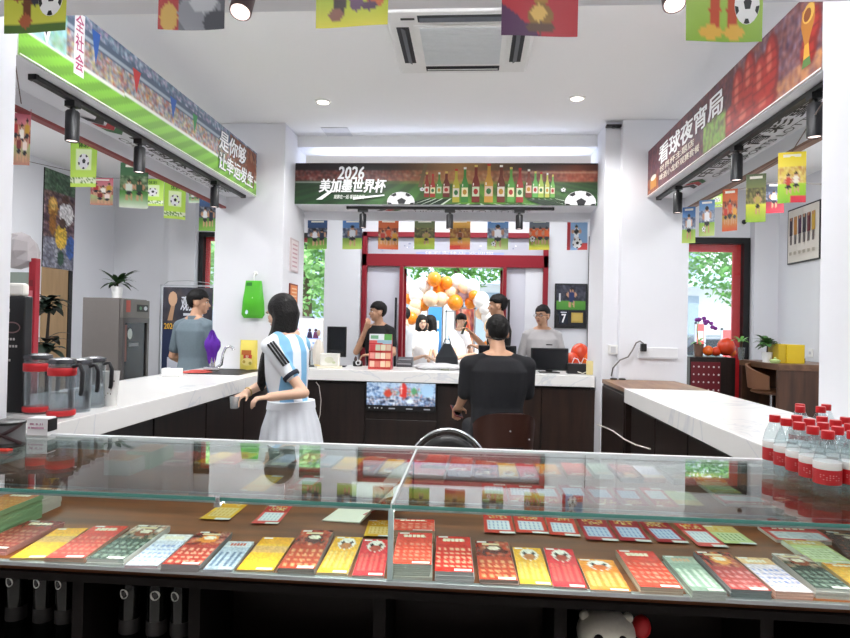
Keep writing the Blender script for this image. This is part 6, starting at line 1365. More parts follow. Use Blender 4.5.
def face(R, c, s, par, org, glasses=False):
    L = lambda x, y, z: c + R @ (V3(x, y, z) * s)
    EW = mat('eye_white', '#dcd8d4', .3); IR = mat('iris_dark', '#1d120e', .2); LIP = mat('lip', '#9c5a50', .5)
    for q in (-1, 1):
        e = MB().ell(L(q * .032, .077, .010), (.0135 * s, .007 * s, .0065 * s), 12, 8, rot=R).build('eye', EW, par, org, smooth=80)
        MB().ell(L(q * .032, .083, .010), (.0058 * s, .003 * s, .006 * s), 10, 6, rot=R).build('iris', IR, e, org, smooth=80)
        MB().tube([L(q * .016, .090, .028), L(q * .033, .089, .034), L(q * .050, .080, .028)], [.003 * s, .004 * s, .002 * s], 6).build('eyebrow', HAIR, par, org, smooth=80)
    MB().ell(L(0, .091, -.048), (.020 * s, .005 * s, .0045 * s), 12, 6, rot=R).ell(L(0, .090, -.056), (.017 * s, .005 * s, .0055 * s), 12, 6, rot=R).build('lips', LIP, par, org, smooth=80)
    if glasses:
        m = MB()
        for q in (-1, 1):
            m.tube([L(q * .034 + .024 * math.cos(t), .098, .008 + .018 * math.sin(t)) for t in [2 * pi * i / 16 for i in range(17)]], .0022 * s, 6)
            m.tube([L(q * .058, .096, .012), L(q * .078, .05, .012), L(q * .082, -.01, .006)], .002 * s, 6)
        m.tube([L(-.011, .1, .012), L(0, .103, .015), L(.011, .1, .012)], .002 * s, 6)
        m.build('glasses', BLACKM, par, org, smooth=60)
def short_hair(R, c, s, par, org, fade=False, seed=1, fringe=.03):
    rr = np.random.RandomState(seed); m = MB(); nu, nv = 40, 26; vs = []; keep = {}
    for k in range(nv + 1):
        t = min(max(pi * k / nv, .02), pi - .02)
        for i in range(nu):
            u = 2 * pi * i / nu; d = V3(math.sin(t) * math.cos(u), math.sin(t) * math.sin(u), math.cos(t))
            th = 1.07 + .07 * max(0, d.z) + rr.rand() * .075 * (.4 + max(0, d.z)) + (.09 * max(0, d.y) * max(0, d.z))
            if fade: th -= .045 * max(0, min(1, (.35 - d.z) * 3))
            p = V3(d.x * .077 * th, d.y * .096 * th - .012, d.z * .09 * th + .032)
            line = float(np.interp(p.y, (-.1, -.05, -.03, .0, .03, .06, .085), (-.062, -.055, -.02, .012, .03, .044, .052)))
            keep[len(vs)] = p.z > line and not (abs(p.x) > .06 and -.034 < p.y < .012 and p.z < .026); vs.append(c + R @ (p * s))
    fs = []
    for k in range(nv):
        for i in range(nu):
            q = (k * nu + i, k * nu + (i + 1) % nu, (k + 1) * nu + (i + 1) % nu, (k + 1) * nu + i)
            if all(keep[j] for j in q): fs.append(q)
    m.add(vs, fs); o = m.build('hair', HAIR, par, org, smooth=80)
    bm = bmesh.new(); bm.from_mesh(o.data); bmesh.ops.delete(bm, geom=[v for v in bm.verts if not v.link_faces], context='VERTS'); bm.to_mesh(o.data); bm.free()
    sd = o.modifiers.new('t', 'SOLIDIFY'); sd.thickness = .014 * s; sd.offset = -1
    return o
def figure(label, loc, yaw, H_=1.7, head=(0, 0, 0), arms=None, skin=SKIN, top=None, bottom=None, female=False, sit=False, build=1.0, lean=0.0, shoes=None, sleeve=.5, hairfn=None, glasses=False, top_name='shirt', bottom_name='trousers', handcurl=.6, vox=.007, skirt=None, head_tilt=0.0):
    """local frame: +y is where the person faces, origin on the floor between the feet"""
    t = thing('person', label, 'person', loc, yaw); k = H_ / 1.72; o = V3(0, 0, 0)
    B = build; sh = (.172 if female else .195) * B * k
    hipz = (.90 if not sit else sit) * k if not sit else sit
    up = Matrix.Rotation(-lean, 3, 'X')
    P0 = V3(0, 0, hipz); T = lambda x, y, z: P0 + up @ V3(x * k, y * k, z * k)
    neck = T(0, .005, .56); hc = T(0, .035, .715 if not female else .705)
    Rh = up @ (RZ(head[0]) @ Matrix.Rotation(head[1], 3, 'X') @ Matrix.Rotation(head[2], 3, 'Y'))
    ax = V3(1, 0, 0); ay = up @ V3(0, 1, 0)
    w = (.80 if female else 1.0) * B
    secs = [(T(0, 0, -.08), ax * .13 * k * B, ay * .09 * k * B), (T(0, -.01, .0), ax * .165 * k * B, ay * .112 * k * B), (T(0, -.002, .10), ax * .148 * k * w, ay * .105 * k * B), (T(0, .01, .2), ax * .145 * k * w, ay * .10 * k * B),
            (T(0, .015, .33), ax * .168 * k * w, ay * .117 * k * B), (T(0, .0, .45), ax * .180 * k * w, ay * .108 * k * B), (T(0, -.008, .525), ax * .135 * k * w, ay * .082 * k * B), (T(0, -.004, .575), ax * .068 * k * min(w, 1.05), ay * .060 * k)]
    body = MB(); torso(body, [(c, a * .93, b * .93) for c, a, b in secs])
    cap(body, T(0, -.010, .53), T(0, .02, .65), .056 * k * (.88 if female else 1.05 * min(B, 1.1)), .05 * k * (.88 if female else 1.05))
    head_shapes(body, Rh, hc, k * (.96 if female else 1.0))
    ar = []
    for q in (-1, 1):
        S = T(q * sh / k * .90, -.006, .492); default = (S + V3(q * .06, -.02, -.29) * k, S + V3(q * .05, .05, -.54) * k)
        e, wv = (arms or {}).get(q, default) if arms else default
        e, wv = Vector(e), Vector(wv); ar.append((q, S, e, wv))
        cap(body, S, e, .050 * k * B * (.8 if female else 1), .040 * k * (.82 if female else 1)); cap(body, e, wv, .041 * k * (.82 if female else 1), .027 * k)
        body.ell(S, (.050 * k * B * (.85 if female else 1), .049 * k * B * (.85 if female else 1), .048 * k * B * (.85 if female else 1)), 14, 8); cap(body, T(q * .05, -.012, .56), S, .045 * k, .046 * k * (.85 if female else 1))
        dd = (wv - e).normalized(); nn = V3(0, 0, 1) if abs(dd.z) < .7 else V3(-q, .3, 0)
        hand(body, wv, dd, nn, -q if abs(dd.z) < .7 else q, k * (.9 if female else 1.0), handcurl)
    legs = []
    for q in (-1, 1):
        h0 = V3(q * .09 * k, 0, hipz - .03)
        if sit: kn = V3(q * .13 * k, .42 * k, hipz + .0); an = V3(q * .12 * k, .36 * k, max(.32, hipz - .43 * k))
        else: kn = V3(q * .095 * k, .012, .49 * k); an = V3(q * .095 * k, -.015, .085 * k)
        legs.append((q, h0, kn, an)); cap(body, h0, kn, .082 * k * B, .056 * k); cap(body, kn, an, .055 * k, .036 * k)
        cap(body, an + V3(0, -.02, -.04 * k), an + V3(q * .01, .13 * k, -.055 * k), .032 * k, .026 * k)
    voxel(body, 'body', skin, t, o, vox)
    # clothes follow the body
    tm = MB(); g = 1.10
    torso(tm, [(c, a * g, b * (g + .03)) for c, a, b in secs[1:7]] + [(secs[7][0] + up @ V3(0, 0, -.012), secs[7][1] * 1.12, secs[7][2] * 1.15)])
    for q, S, e, wv in ar:
        f = sleeve; tm.ell(S, (.064 * k * B * (.9 if female else 1), .062 * k * B * (.9 if female else 1), .060 * k * B * (.9 if female else 1)), 14, 8); cap(tm, T(q * .075, -.012, .545), S, .046 * k, .060 * k * min(B, 1.1) * (.9 if female else 1))
        if f <= 1: cap(tm, S, S.lerp(e, f), .060 * k * B * (.86 if female else 1), (.060 - .006 * f) * k * (.86 if female else 1))
        else: cap(tm, S, e, .060 * k * B, .052 * k); cap(tm, e, e.lerp(wv, f - 1), .052 * k, .040 * k)
    sh_o = voxel(tm, top_name, top, t, o, vox, 14)
    if skirt is None:
        bm_ = MB(); torso(bm_, [(secs[0][0] + V3(0, 0, -.01), secs[0][1] * 1.15, secs[0][2] * 1.15), (secs[1][0], secs[1][1] * 1.06, secs[1][2] * 1.06), (T(0, -.005, .07), ax * .155 * k * B, ay * .11 * k * B)])
        for q, h0, kn, an in legs: cap(bm_, h0, kn, .094 * k * B, .068 * k); cap(bm_, kn, an + V3(0, 0, .02), .068 * k, .052 * k)
        voxel(bm_, bottom_name, bottom, t, o, .009)
    sm_ = MB()
    for q, h0, kn, an in legs:
        x, y, z = an; fz = z - .085 * k
        sm_.ell((x, y + .045 * k, fz + .035 * k), (.046 * k, .125 * k, .036 * k), 16, 8, fn=lambda d: 1.0)
        m2 = MB().ell((x + q * .004, y + .045 * k, fz + .038 * k), (.046 * k, .130 * k, .036 * k), 18, 10).lathe([(.045 * k, 0), (.042 * k, .05 * k), (.040 * k, .052 * k)], (x, y - .03 * k, fz + .03 * k), 14)
        m2.build('shoe', shoes or mat('shoe_dark', '#26262a', .5), t, o, smooth=70)
    if hairfn: hairfn(Rh, hc, k, t, o)
    face(Rh, hc, k * (.96 if female else 1.0), t, o, glasses)
    return t, dict(T=T, hc=hc, Rh=Rh, k=k, secs=secs, ar=ar, up=up, shirt=sh_o, legs=legs, hipz=hipz)
def loc_of(px, py, y, z=0): q = at(px, py, y=y); return V3(q.x, y, z)
def to_local(p, loc, yaw): return RZ(-yaw) @ (Vector(p) - Vector(loc))

# the woman at the left worktop, seen from behind, working with both hands
LW = V3(at(291, 400, y=3.66).x, 3.66, 0); YW = math.radians(62)
tl = lambda px, py, y: to_local(at(px, py, y=y), LW, YW)
JERSEY = mat('jersey_white', '#e6ebf0', .7)
def jersey_mat():
    m = bpy.data.materials.new('jersey_stripes'); m.use_nodes = True; N = m.node_tree.nodes; L = m.node_tree.links; b = N['Principled BSDF']; b.inputs['Roughness'].default_value = .75
    tc = N.new('ShaderNodeTexCoord'); sp = N.new('ShaderNodeSeparateXYZ'); L.new(tc.outputs['Object'], sp.inputs[0])
    w1 = N.new('ShaderNodeMath'); w1.operation = 'MULTIPLY'; w1.inputs[1].default_value = 2 * pi / .115; L.new(sp.outputs['X'], w1.inputs[0])
    w2 = N.new('ShaderNodeMath'); w2.operation = 'SINE'; L.new(w1.outputs[0], w2.inputs[0])
    r = N.new('ShaderNodeValToRGB'); r.color_ramp.interpolation = 'CONSTANT'; r.color_ramp.elements[0].color = lin('#e9edf2') + (1,); r.color_ramp.elements[1].position = .52; r.color_ramp.elements[1].color = lin('#7fb6dc') + (1,)
    a_ = N.new('ShaderNodeMath'); a_.operation = 'MULTIPLY_ADD'; a_.inputs[1].default_value = .5; a_.inputs[2].default_value = .5; L.new(w2.outputs[0], a_.inputs[0]); L.new(a_.outputs[0], r.inputs[0])
    ab = N.new('ShaderNodeMath'); ab.operation = 'ABSOLUTE'; L.new(sp.outputs['X'], ab.inputs[0]); gt = N.new('ShaderNodeMath'); gt.operation = 'GREATER_THAN'; gt.inputs[1].default_value = .150; L.new(ab.outputs[0], gt.inputs[0])
    mx = N.new('ShaderNodeMix'); mx.data_type = 'RGBA'; L.new(gt.outputs[0], mx.inputs['Factor']); L.new(r.outputs[0], mx.inputs['A']); mx.inputs['B'].default_value = lin('#e9edf2') + (1,)
    L.new(mx.outputs['Result'], b.inputs['Base Color']); return m
def long_hair(R, c, s, par, org, sweep=1.0):
    L = lambda x, y, z: c + R @ (V3(x, y, z) * s)
    m = MB()
    # crown and a long fall down the back and over the shoulder
    m.ell(L(0, -.022, .036), (.086 * s, .098 * s, .092 * s), 24, 16, rot=R)
    D = lambda x, y, z: c + R @ (V3(x, y, .0) * s) + V3(0, 0, z) * s
    F = lambda x, y, z: D(x * sweep, -.05 + (y + .05) * sweep, z)      # the fall is swept forward over the near shoulder
    secs = [(L(0, -.03, .05), .088, .092), (L(0, -.034, -.03), .096, .086), (F(-.012, -.035, -.12), .098, .076), (F(-.045, -.01, -.19), .086, .07), (F(-.08, .02, -.27), .064, .058), (F(-.10, .045, -.36), .046, .044), (F(-.11, .06, -.43), .03, .03), (F(-.11, .06, -.48), .008, .008)]
    rings = []
    for i, (p, a, b) in enumerate(secs): rings.append([p + (R if i < 2 else RZ(math.atan2(-R[0][1], R[1][1]))) @ V3(a * s * math.cos(t) * (1 + .03 * math.sin(9 * t)), b * s * math.sin(t) * (1 + .05 * math.sin(7 * t)), 0) for t in [2 * pi * i / 28 for i in range(28)]])
    m.loft(rings)
    voxel(m, 'long_hair', HAIR, par, org, .006, 2)
t, J = figure('woman with long black hair in a sky blue and white striped jersey and white skirt', tuple(LW), YW, 1.62, (math.radians(12), math.radians(-14), 0),
    {-1: (tl(304, 393, 3.52), tl(270, 397, 3.40)), 1: (tl(263, 384, 3.86), tl(246, 393, 3.72))}, SKINL, jersey_mat(), None, True, lean=.10, sleeve=.62, hairfn=long_hair, top_name='jersey', skirt=True, handcurl=.7, vox=.006, shoes=mat('shoe_white', '#dcdcdc', .5))
o = V3(0, 0, 0); k = J['k']
sk = MB(); rings = []
for z, a, b in ((J['hipz'] + .13, .146, .115), (J['hipz'] + .06, .164, .130), (J['hipz'] - .02, .180, .150), (J['hipz'] - .20, .208, .185), (J['hipz'] - .42, .245, .225), (J['hipz'] - .43, .235, .215), (J['hipz'] - .2, .198, .172), (J['hipz'], .16, .135)):
    n = 72; pl = .0 if z > J['hipz'] + .0 else .010
    rings.append([V3((a + pl * math.sin(18 * t_)) * math.cos(t_), -.005 + (b + pl * math.sin(18 * t_)) * math.sin(t_) - .02 * (J['hipz'] + .13 - z), z) for t_ in [2 * pi * i / n for i in range(n)]])
SKM = mat('skirt_white', '#dfe3ea', .75); sk.loft(rings).build('skirt', SKM, t, o, smooth=60)
sk2 = MB(); sk2.loft([[V3(a * math.cos(t_), -.005 + b * math.sin(t_), z) for t_ in [2 * pi * i / 40 for i in range(40)]] for z, a, b in ((J['hipz'] + .09, .163, .128), (J['hipz'] + .135, .156, .122))]).build('waistband', SKM, t, o, smooth=60)
# sleeve stripes and cuff
for q, S, e, wv in J['ar']:
    d = (e - S).normalized(); f = S.lerp(e, .62)
    if q == -1:
        for j in (-1, 0, 1):
            side = d.cross(V3(0, -1, 0)).normalized()
            pts = []
            for u in (-.0, .12, .24, .36, .46):
                base = S.lerp(e, u); nrm_ = V3(-.55, -.75, .4).normalized()
                nrm_ = (nrm_ - d * nrm_.dot(d)).normalized(); tang = d.cross(nrm_)
                pts.append(base + (nrm_ * math.cos(j * .34) + tang * math.sin(j * .34)) * (.0575 * k))
            MB().tube(pts, .0065, 6).build('sleeve_stripe', mat('stripe_black', '#15161a', .7), t, o, smooth=60)
    b_ = d.orthogonal().normalized(); c_ = d.cross(b_)
    f2 = S.lerp(e, .60)
    MB().loft([[f2 + d * z_ + (b_ * math.cos(2 * pi * i / 24) + c_ * math.sin(2 * pi * i / 24)) * r_ for i in range(24)] for z_, r_ in ((0, .0530 * k), (.004, .0545 * k), (.020, .0535 * k), (.024, .052 * k))]).build('dark_cuff', mat('cuff_navy', '#1e2436', .7), t, o, smooth=50)
q, S, e, wv = J['ar'][1]
d = (wv - e).normalized(); b_ = d.orthogonal().normalized(); c_ = d.cross(b_); f2 = wv - d * .02
MB().tube([f2 + (b_ * math.cos(2 * pi * i / 20) + c_ * math.sin(2 * pi * i / 20)) * .027 for i in range(21)], .004, 6).build('bracelet', mat('gold', '#c8a86a', .3, .8), t, o, smooth=60)
g = RZ(YW) @ (wv + d * .10) + LW
tg = thing('glass_cup', 'small clear glass held in the left hand of the woman', 'cup', tuple(g))
MB().lathe([(.002, -.03), (.024, -.035), (.03, .035), (.027, .035), (.022, -.028), (.002, -.026)], (0, 0, -.02), 20).build('cup_body', mat_glass('cup_glass', '#dfe4e6', 1.45, .02, .25), tg, smooth=50)
MB().lathe([(.016, -.03), (.02, -.012), (.001, -.008)], (0, 0, -.02), 16).build('dark_base', mat('cup_dark', '#2a2a30', .3), tg, smooth=50)

# the man in grey in the left seating area, back to the viewer
GREYSH = mat('polo_grey', '#6e7d86', .8, var=.08, scale=50); NAVY = mat('trousers_dark', '#15161b', .8)
L1_ = V3(at(195, 340, y=5.75).x, 5.75, 0)
def h1(*a): return short_hair(*a, fade=True, seed=3)
t, J = figure('man in a grey polo shirt standing with his back turned by the roll-up display', tuple(L1_), math.radians(-22), 1.72, (math.radians(-52), 0, 0), {-1: (V3(-.29, .0, 1.10), V3(-.22, .2, .98)), 1: (V3(.28, .02, 1.10), V3(.22, .22, .98))}, SKIN, GREYSH, NAVY, build=1.08, sleeve=.75, hairfn=h1, top_name='polo_shirt')
MB().lathe([(.066, 0), (.07, .004), (.066, .036), (.060, .038)], J['T'](0, -.004, .558), 24).build('collar', GREYSH, t, V3(0, 0, 0), smooth=50)
# man in black at the left door panel, hand at his chin
LB = V3(at(379, 340, y=7.28).x, 7.28, 0); YB = math.radians(150)
BLK = mat('tshirt_black', '#101013', .85, var=.1, scale=40)
tl = lambda px, py, y: to_local(at(px, py, y=y), LB, YB)
t, J = figure('man in a black t-shirt with his hand at his chin by the left door panel', tuple(LB), YB, 1.69, (math.radians(-38), 0, 0), {1: (V3(.20, .17, 1.12), V3(.07, .17, 1.38)), -1: (V3(-.25, .05, 1.12), V3(-.06, .22, 1.10))}, SKIN, BLK, NAVY, sleeve=.62, hairfn=lambda *a: short_hair(*a, fade=True, seed=5), top_name='t_shirt')
# standing man with a phone
LP = V3(at(500, 340, y=7.1).x, 7.1, 0); YP = math.radians(95)
tl = lambda px, py, y: to_local(at(px, py, y=y), LP, YP)
t, J = figure('man in black standing before the doorway holding up a phone', tuple(LP), YP, 1.79, (math.radians(-8), 0, 0), {1: (tl(490, 353, 7.15), tl(472, 334, 7.08)), -1: (tl(489, 351, 6.85), tl(478, 347, 6.95))}, SKIN, BLK, NAVY, sleeve=.7, hairfn=lambda *a: short_hair(*a, fade=True, seed=6), top_name='t_shirt')
q = at(464, 328, y=7.06); tp = thing('mobile_phone', 'dark phone held up by the man in black before the doorway', 'phone', tuple(q), .25)
MB().box((0, 0, 0), (.012, .075, .15), (0, .35, 0)).build('phone_body', BLACK, tp, bev=.004); MB().box((.0075, 0, .0), (.002, .066, .135), (0, .35, 0)).build('phone_screen', mat('phone_glass', '#1e2228', .1), tp)
# man in the light grey sweater with glasses
LG = V3(at(542, 340, y=7.15).x, 7.15, 0); YG = math.radians(172)
t, J = figure('man with glasses in a light grey sweater behind the rear counter', tuple(LG), YG, 1.68, (math.radians(-28), 0, 0), {1: (V3(.25, .03, 1.06), V3(.2, .2, .92)), -1: (V3(-.25, .03, 1.06), V3(-.2, .2, .92))}, SKIN, mat('sweater_grey', '#b4b0b0', .9, var=.06, scale=60), NAVY, build=.98, sleeve=1.8, hairfn=lambda *a: short_hair(*a, fade=True, seed=8), glasses=True, top_name='sweater')
A = Art(); A.rect(0, 0, 1, 1, '#3a3838'); A.build('chest_mark', plane_fn(J['T'](-.05, .138, .385), (-.07, 0, 0), (0, 0, .012)), PRINT, t, V3(0, 0, 0), nrm=(0, 1, 0))
# the seated man in front, his back to the viewer
zs = .62
LS = V3(at(498, 380, y=4.35).x, 4.35, 0); YS = math.radians(8)
tl = lambda px, py, y: to_local(at(px, py, y=y), LS, YS)
t, J = figure('heavy man in a black t-shirt sitting on a bar stool, back to the viewer', tuple(LS), YS, 1.71, (math.radians(2), math.radians(-4), 0), {-1: (V3(-.225, .04, .98), V3(-.24, .25, .86)), 1: (V3(.22, .06, .98), V3(.13, .28, .95))}, SKIN, mat('tshirt_navy', '#0e0f15', .85, var=.12, scale=30), NAVY, sit=zs + .07, build=1.15, sleeve=.98, hairfn=lambda R, c, s, p, o: short_hair(R, c, s, p, o, fade=True, seed=9), top_name='t_shirt', lean=.05)
A = Art()
for u, v, w_, h_ in ((.1, .55, .12, .25), (.3, .6, .18, .3), (.55, .55, .1, .3), (.0, .1, .14, .22), (.2, .1, .1, .22), (.36, .1, .14, .22), (.56, .1, .12, .22), (.74, .1, .2, .22)): A.rect(u, v, u + w_, v + h_, '#0b0b10')
MB().tube([J['hc'] + V3(-.082, -.03, -.02), J['hc'] + V3(-.06, -.09, -.028), J['hc'] + V3(0, -.112, -.032), J['hc'] + V3(.06, -.09, -.028), J['hc'] + V3(.082, -.03, -.02)], .003, 6).build('strap', BLACK, t, V3(0, 0, 0), smooth=60)
# phone in his left hand
q, S, e, wv = J['ar'][0]; g = RZ(YS) @ (wv + (wv - e).normalized() * .1) + LS
tp = thing('mobile_phone', 'red backed phone in the left hand of the seated man', 'phone', tuple(g), .5); MB().box((0, 0, 0), (.07, .14, .01), (.5, .3, 0)).build('phone_body', mat('phone_red', '#7c2326', .4), tp, bev=.003); MB().box((0, 0, .006), (.062, .13, .002), (.5, .3, 0)).build('phone_screen', mat('phone_glass', '#1e2228', .1), tp)
# his bar stool
tb = thing('bar_stool', 'dark brown bar stool under the seated man', 'stool', (LS.x + .03, LS.y - .03, 0), YS)
ST = mat('stool_brown', '#3a211a', .35, var=.1)
MB().lathe([(.003, -.05), (.18, -.05), (.215, -.02), (.21, .0), (.003, .005)], (0, .04, zs - .02), 28).build('seat', ST, tb, smooth=60)
rings = []
zb, zt2 = zs + .0, zs + .27
for kk in range(21):
    a_ = -pi / 2 + (kk - 10) / 10 * 1.25; c_, s_ = math.cos(a_), math.sin(a_); e_ = abs((kk - 10) / 10); h_ = zt2 - .10 * e_ ** 3; lo_ = zb - .08 + .02 * e_
    rings.append([V3(.185 * c_, .27 * s_ + .02, lo_), V3(.21 * c_, .295 * s_ + .02, lo_), V3(.225 * c_, .315 * s_ + .02, h_), V3(.20 * c_, .29 * s_ + .02, h_)])
bk = MB().loft(rings).build('backrest', ST, tb, smooth=60)
MB().box((0, -.302, zb + .03), (.17, .006, .05)).build('dark_slot', mat('slot_black', '#0a0809', .5), bk, bev=.002)
for xx, zz in ((-.12, .02), (.0, .16), (.13, .1), (.11, -.05)): MB().ell((xx, -.30 + abs(xx) * .25, zb + zz), (.006, .004, .006), 8, 6).build('rivet', CHROME, bk)
MB().tube([(-.16, -.26, zb - .06), (-.12, -.2, zs - .06), (0, 0, zs - .08)], .01, 8).tube([(.16, -.26, zb - .06), (.12, -.2, zs - .06), (0, 0, zs - .08)], .01, 8).build('bracket', CHROME, tb, smooth=60)
MB().cyl((0, 0.02, .03), (0, .02, zs - .06), .028).build('post', CHROME, tb, smooth=40)
MB().lathe([(.22, 0), (.22, .012), (.06, .03), (.04, .06), (.001, .06)], (0, .02, 0), 28).build('base_plate', CHROME, tb, smooth=40)
MB().tube([(.16 * math.cos(a_), .02 + .16 * math.sin(a_), .27) for a_ in [2 * pi * i / 24 for i in range(25)]], .009, 8).box((0, .02, .27), (.32, .016, .016)).build('foot_ring', CHROME, tb, smooth=60)
# ------------------------------------------------------------------ the street outside
PAVE = mat('pavement', '#c9c2b8', .8, var=.1, scale=3)
struct('street_pavement', MB().bx(-14, 14, YF + .2, 30, -.12, -.02), PAVE)
PALE = mat('building_pale', '#d8dbe2', .7, var=.05, scale=2)
t = thing('building', 'pale building across the street', 'building', (0, 24, 0))
MB().bx(-16, 16, 23, 25, 0, 9).build('facade', PALE, t, t.location)
for k in range(9):
    for r_ in range(3):
        x = -14 + k * 3.4; fr = MB().bx(x, x + 1.7, 22.95, 23, .8 + r_ * 2.8, 2.7 + r_ * 2.8).build('window', mat('window_dark', '#8fa0b4', .2), t, t.location)
MB().bx(-16, 16, 22.6, 23, 3.0, 3.5).build('shop_sign_band', mat('band_pale', '#bcd0e2', .5), t, t.location)
# trees
FOL = [mat('foliage_a', '#7db566', .6, var=.4, scale=3), mat('foliage_b', '#97c680', .6, var=.4, scale=3)]
def tree(x, y, h, r, zc, n, seed, label, mi=0):
    rr = random.Random(seed); t = thing('street_tree', label, 'tree', (x, y, -.02), 0, 'trees along the street')
    MB().tube([(0, 0, 0), (.05, 0, h * .4), (-.04, .02, zc)], [.16, .13, .09], 10).build('trunk', mat('trunk_bark', '#6a5a48', .8), t, smooth=60)
    m = MB()
    for i in range(n):
        a_, b_ = rr.random() * 6.28, rr.uniform(-1, 1); q = (1 - b_ * b_) ** .5; rad = r * rr.random() ** .4
        p = V3(rad * q * math.cos(a_), rad * q * math.sin(a_) * .7, zc + rad * b_ * .8)
        s = rr.uniform(.05, .11); u = V3(rr.uniform(-1, 1), rr.uniform(-1, 1), rr.uniform(-.6, .6)).normalized(); v = u.orthogonal().normalized()
        m.add([p - u * s, p + v * s * .5, p + u * s, p - v * s * .5 + V3(0, 0, .03)], [(0, 1, 2, 3)])
    m.build('crown', FOL[mi], t)
tree(-3.6, 13.0, 4.5, 2.0, 3.2, 6000, 1, 'street tree seen through the window left of the doorway', 1)
tree(-6.3, 14.0, 4.5, 2.0, 3.2, 4000, 2, 'street tree seen through the far left window', 1)
tree(-.4, 15.0, 5.0, 2.0, 3.9, 6000, 3, 'street tree above the balloon arch', 0)
tree(1.7, 14.5, 5.0, 1.7, 3.9, 5000, 4, 'street tree right of the balloon arch', 0)
tree(7.2, 15.8, 5.0, 2.3, 3.8, 7000, 5, 'street tree filling the right window', 0)
tree(4.0, 16.2, 5.0, 1.5, 3.6, 3000, 6, 'street tree seen past the right rear column', 0)
# balloon arch
ya_ = 9.6
c0 = at(447, 300, y=ya_)
t = thing('balloon_arch', 'arch of white, orange and peach balloons outside the doorway', 'balloon arch', (c0.x, ya_, -.02)); o = t.location
BL_ = [(434.3, 279.4, 6.6, 'o'), (446.5, 282.9, 6.0, 'o'), (439.4, 289.2, 6.3, 'o'), (455.2, 302.6, 7.2, 'o'), (473.7, 295.2, 4.8, 'o'), (470.4, 303.2, 5.4, 'o'), (409.6, 298.7, 5.4, 'o'), (423.9, 305.3, 5.4, 'o'), (411.4, 318.1, 6.0, 'o'), (423.0, 285.3, 7.7, 'w'), (457.9, 282.3, 8.0, 'w'), (472.2, 286.8, 7.2, 'w'), (481.1, 300.2, 7.7, 'w'), (417.0, 295.2, 7.7, 'w'), (463.8, 295.2, 6.0, 'v'), (416.2, 305.3, 6.6, 'p'), (430.5, 298.7, 7.2, 'p'), (440.9, 299.3, 6.6, 'p'), (451.3, 292.2, 7.2, 'p'), (414.4, 310.7, 6.6, 'p'), (485.6, 307.7, 6.6, 'w'), (481.1, 313.6, 5.4, 'p'), (411.1, 288.3, 6.6, 'w'), (488.6, 316.6, 7.2, 'w'), (491.5, 327.0, 7.2, 'p'), (493.0, 337.5, 7.2, 'w'), (490.0, 346.4, 6.6, 'o'), (409.6, 327.0, 6.6, 'w'), (408.4, 337.5, 6.6, 'p'), (409.6, 347.9, 6.6, 'w'), (448.3, 298.7, 5.4, 'w'), (464.7, 286.8, 6.0, 'p')]
BM = {'o': mat('balloon_bright', '#f08a1e', .3, var=.04), 'w': BALW, 'p': mat('balloon_cream', '#f4d2ae', .3, var=.03), 'v': mat('balloon_lilac', '#cfc4dc', .3)}
for i, (px, py, r, kk) in enumerate(BL_):
    y = ya_ + [-.06, .05, .12, 0][i % 4]; q = at(px, py, y=y); rr_ = r * y / 620 * 1.08
    MB().ell(q, (rr_, rr_, rr_ * 1.06), 18, 12).build('balloon', BM[kk], t, o, smooth=80)
p = [at(a_, b_, y=ya_ + .08) for a_, b_ in ((403, 366), (408, 345), (418, 315), (432, 297), (450, 292), (470, 298), (486, 315), (497, 338), (501, 366))]
MB().tube([V3(p[0].x, ya_ + .08, -.02)] + p + [V3(p[-1].x, ya_ + .08, -.02)], .02, 8).build('arch_frame', WPLAST, t, o, smooth=60)
# banners and sign on the pavement
def street_banner(px0, px1, py0, y, art, label, name='street_banner', h=None):
    a, b = at(px0, py0, y=y), at(px1, py0, y=y); z1 = a.z; z0 = max(.05, z1 - h) if h else .1
    t = thing(name, label, 'banner', ((a.x + b.x) / 2, y, -.02)); o = t.location
    MB().bx(a.x, b.x, y, y + .02, z0, z1).build('panel', mat('panel_white', '#e8e8ec', .5), t, o)
    m = MB(); m.bx(a.x - .03, a.x, y, y + .03, -.02, z1 + .03).bx(b.x, b.x + .03, y, y + .03, -.02, z1 + .03).bx(a.x - .03, b.x + .03, y, y + .03, z1, z1 + .03); m.build('frame', ALU, t, o)
    A = Art(); art(A); A.build('print', plane_fn((a.x, y - .004, z0), (b.x - a.x, 0, 0), (0, 0, z1 - z0)), PRINT, t, o, nrm=(0, -1, 0))
def blue_art(A):
    A.raster(vgrad(30, 10, '#4a96d8', '#3a7ac8')); A.text('世', .12, .72, .45, .84, '#e8e070'); A.text('界', .12, .56, .45, .68, '#e8e070'); A.text('杯', .12, .40, .45, .52, '#e8e070')
    for k in range(4): A.rect(.6, .45 + k * .11, .8, .53 + k * .11, '#dfeaf6')
street_banner(428.5, 442, 307, 10.6, blue_art, 'tall blue banner with yellow lettering under the balloon arch')
def red_art(A):
    A.raster(crowd(20, 18, '#4a1c2c', ['#c8402e', '#e8863a', '#2a1428', '#e8d0b0', '#8a2a3a'], .7)); A.ell(.5, .5, .22, .3, '#d8502e', 16); A.ell(.5, .55, .12, .18, '#f0c070', 12)
street_banner(456, 474, 309, 10.2, red_art, 'dark red poster board with a round emblem beyond the doorway', 'poster_board', 1.0)
def pale_art(A): A.raster(vgrad(20, 10, '#e8eef6', '#cfe0ee')); [A.rect(.2, .2 + k * .12, .8, .26 + k * .12, '#8ab0d0') for k in range(5)]
street_banner(447, 455, 312, 11.2, pale_art, 'pale blue banner between the blue banner and the red board')
def redshop(A): A.rect(0, 0, 1, 1, '#e05a5a'); A.rect(.1, .3, .9, .7, '#f0d8d0')
street_banner(293, 312, 318, 9.5, redshop, 'low red board outside the window left of the doorway', 'notice_board', .5)
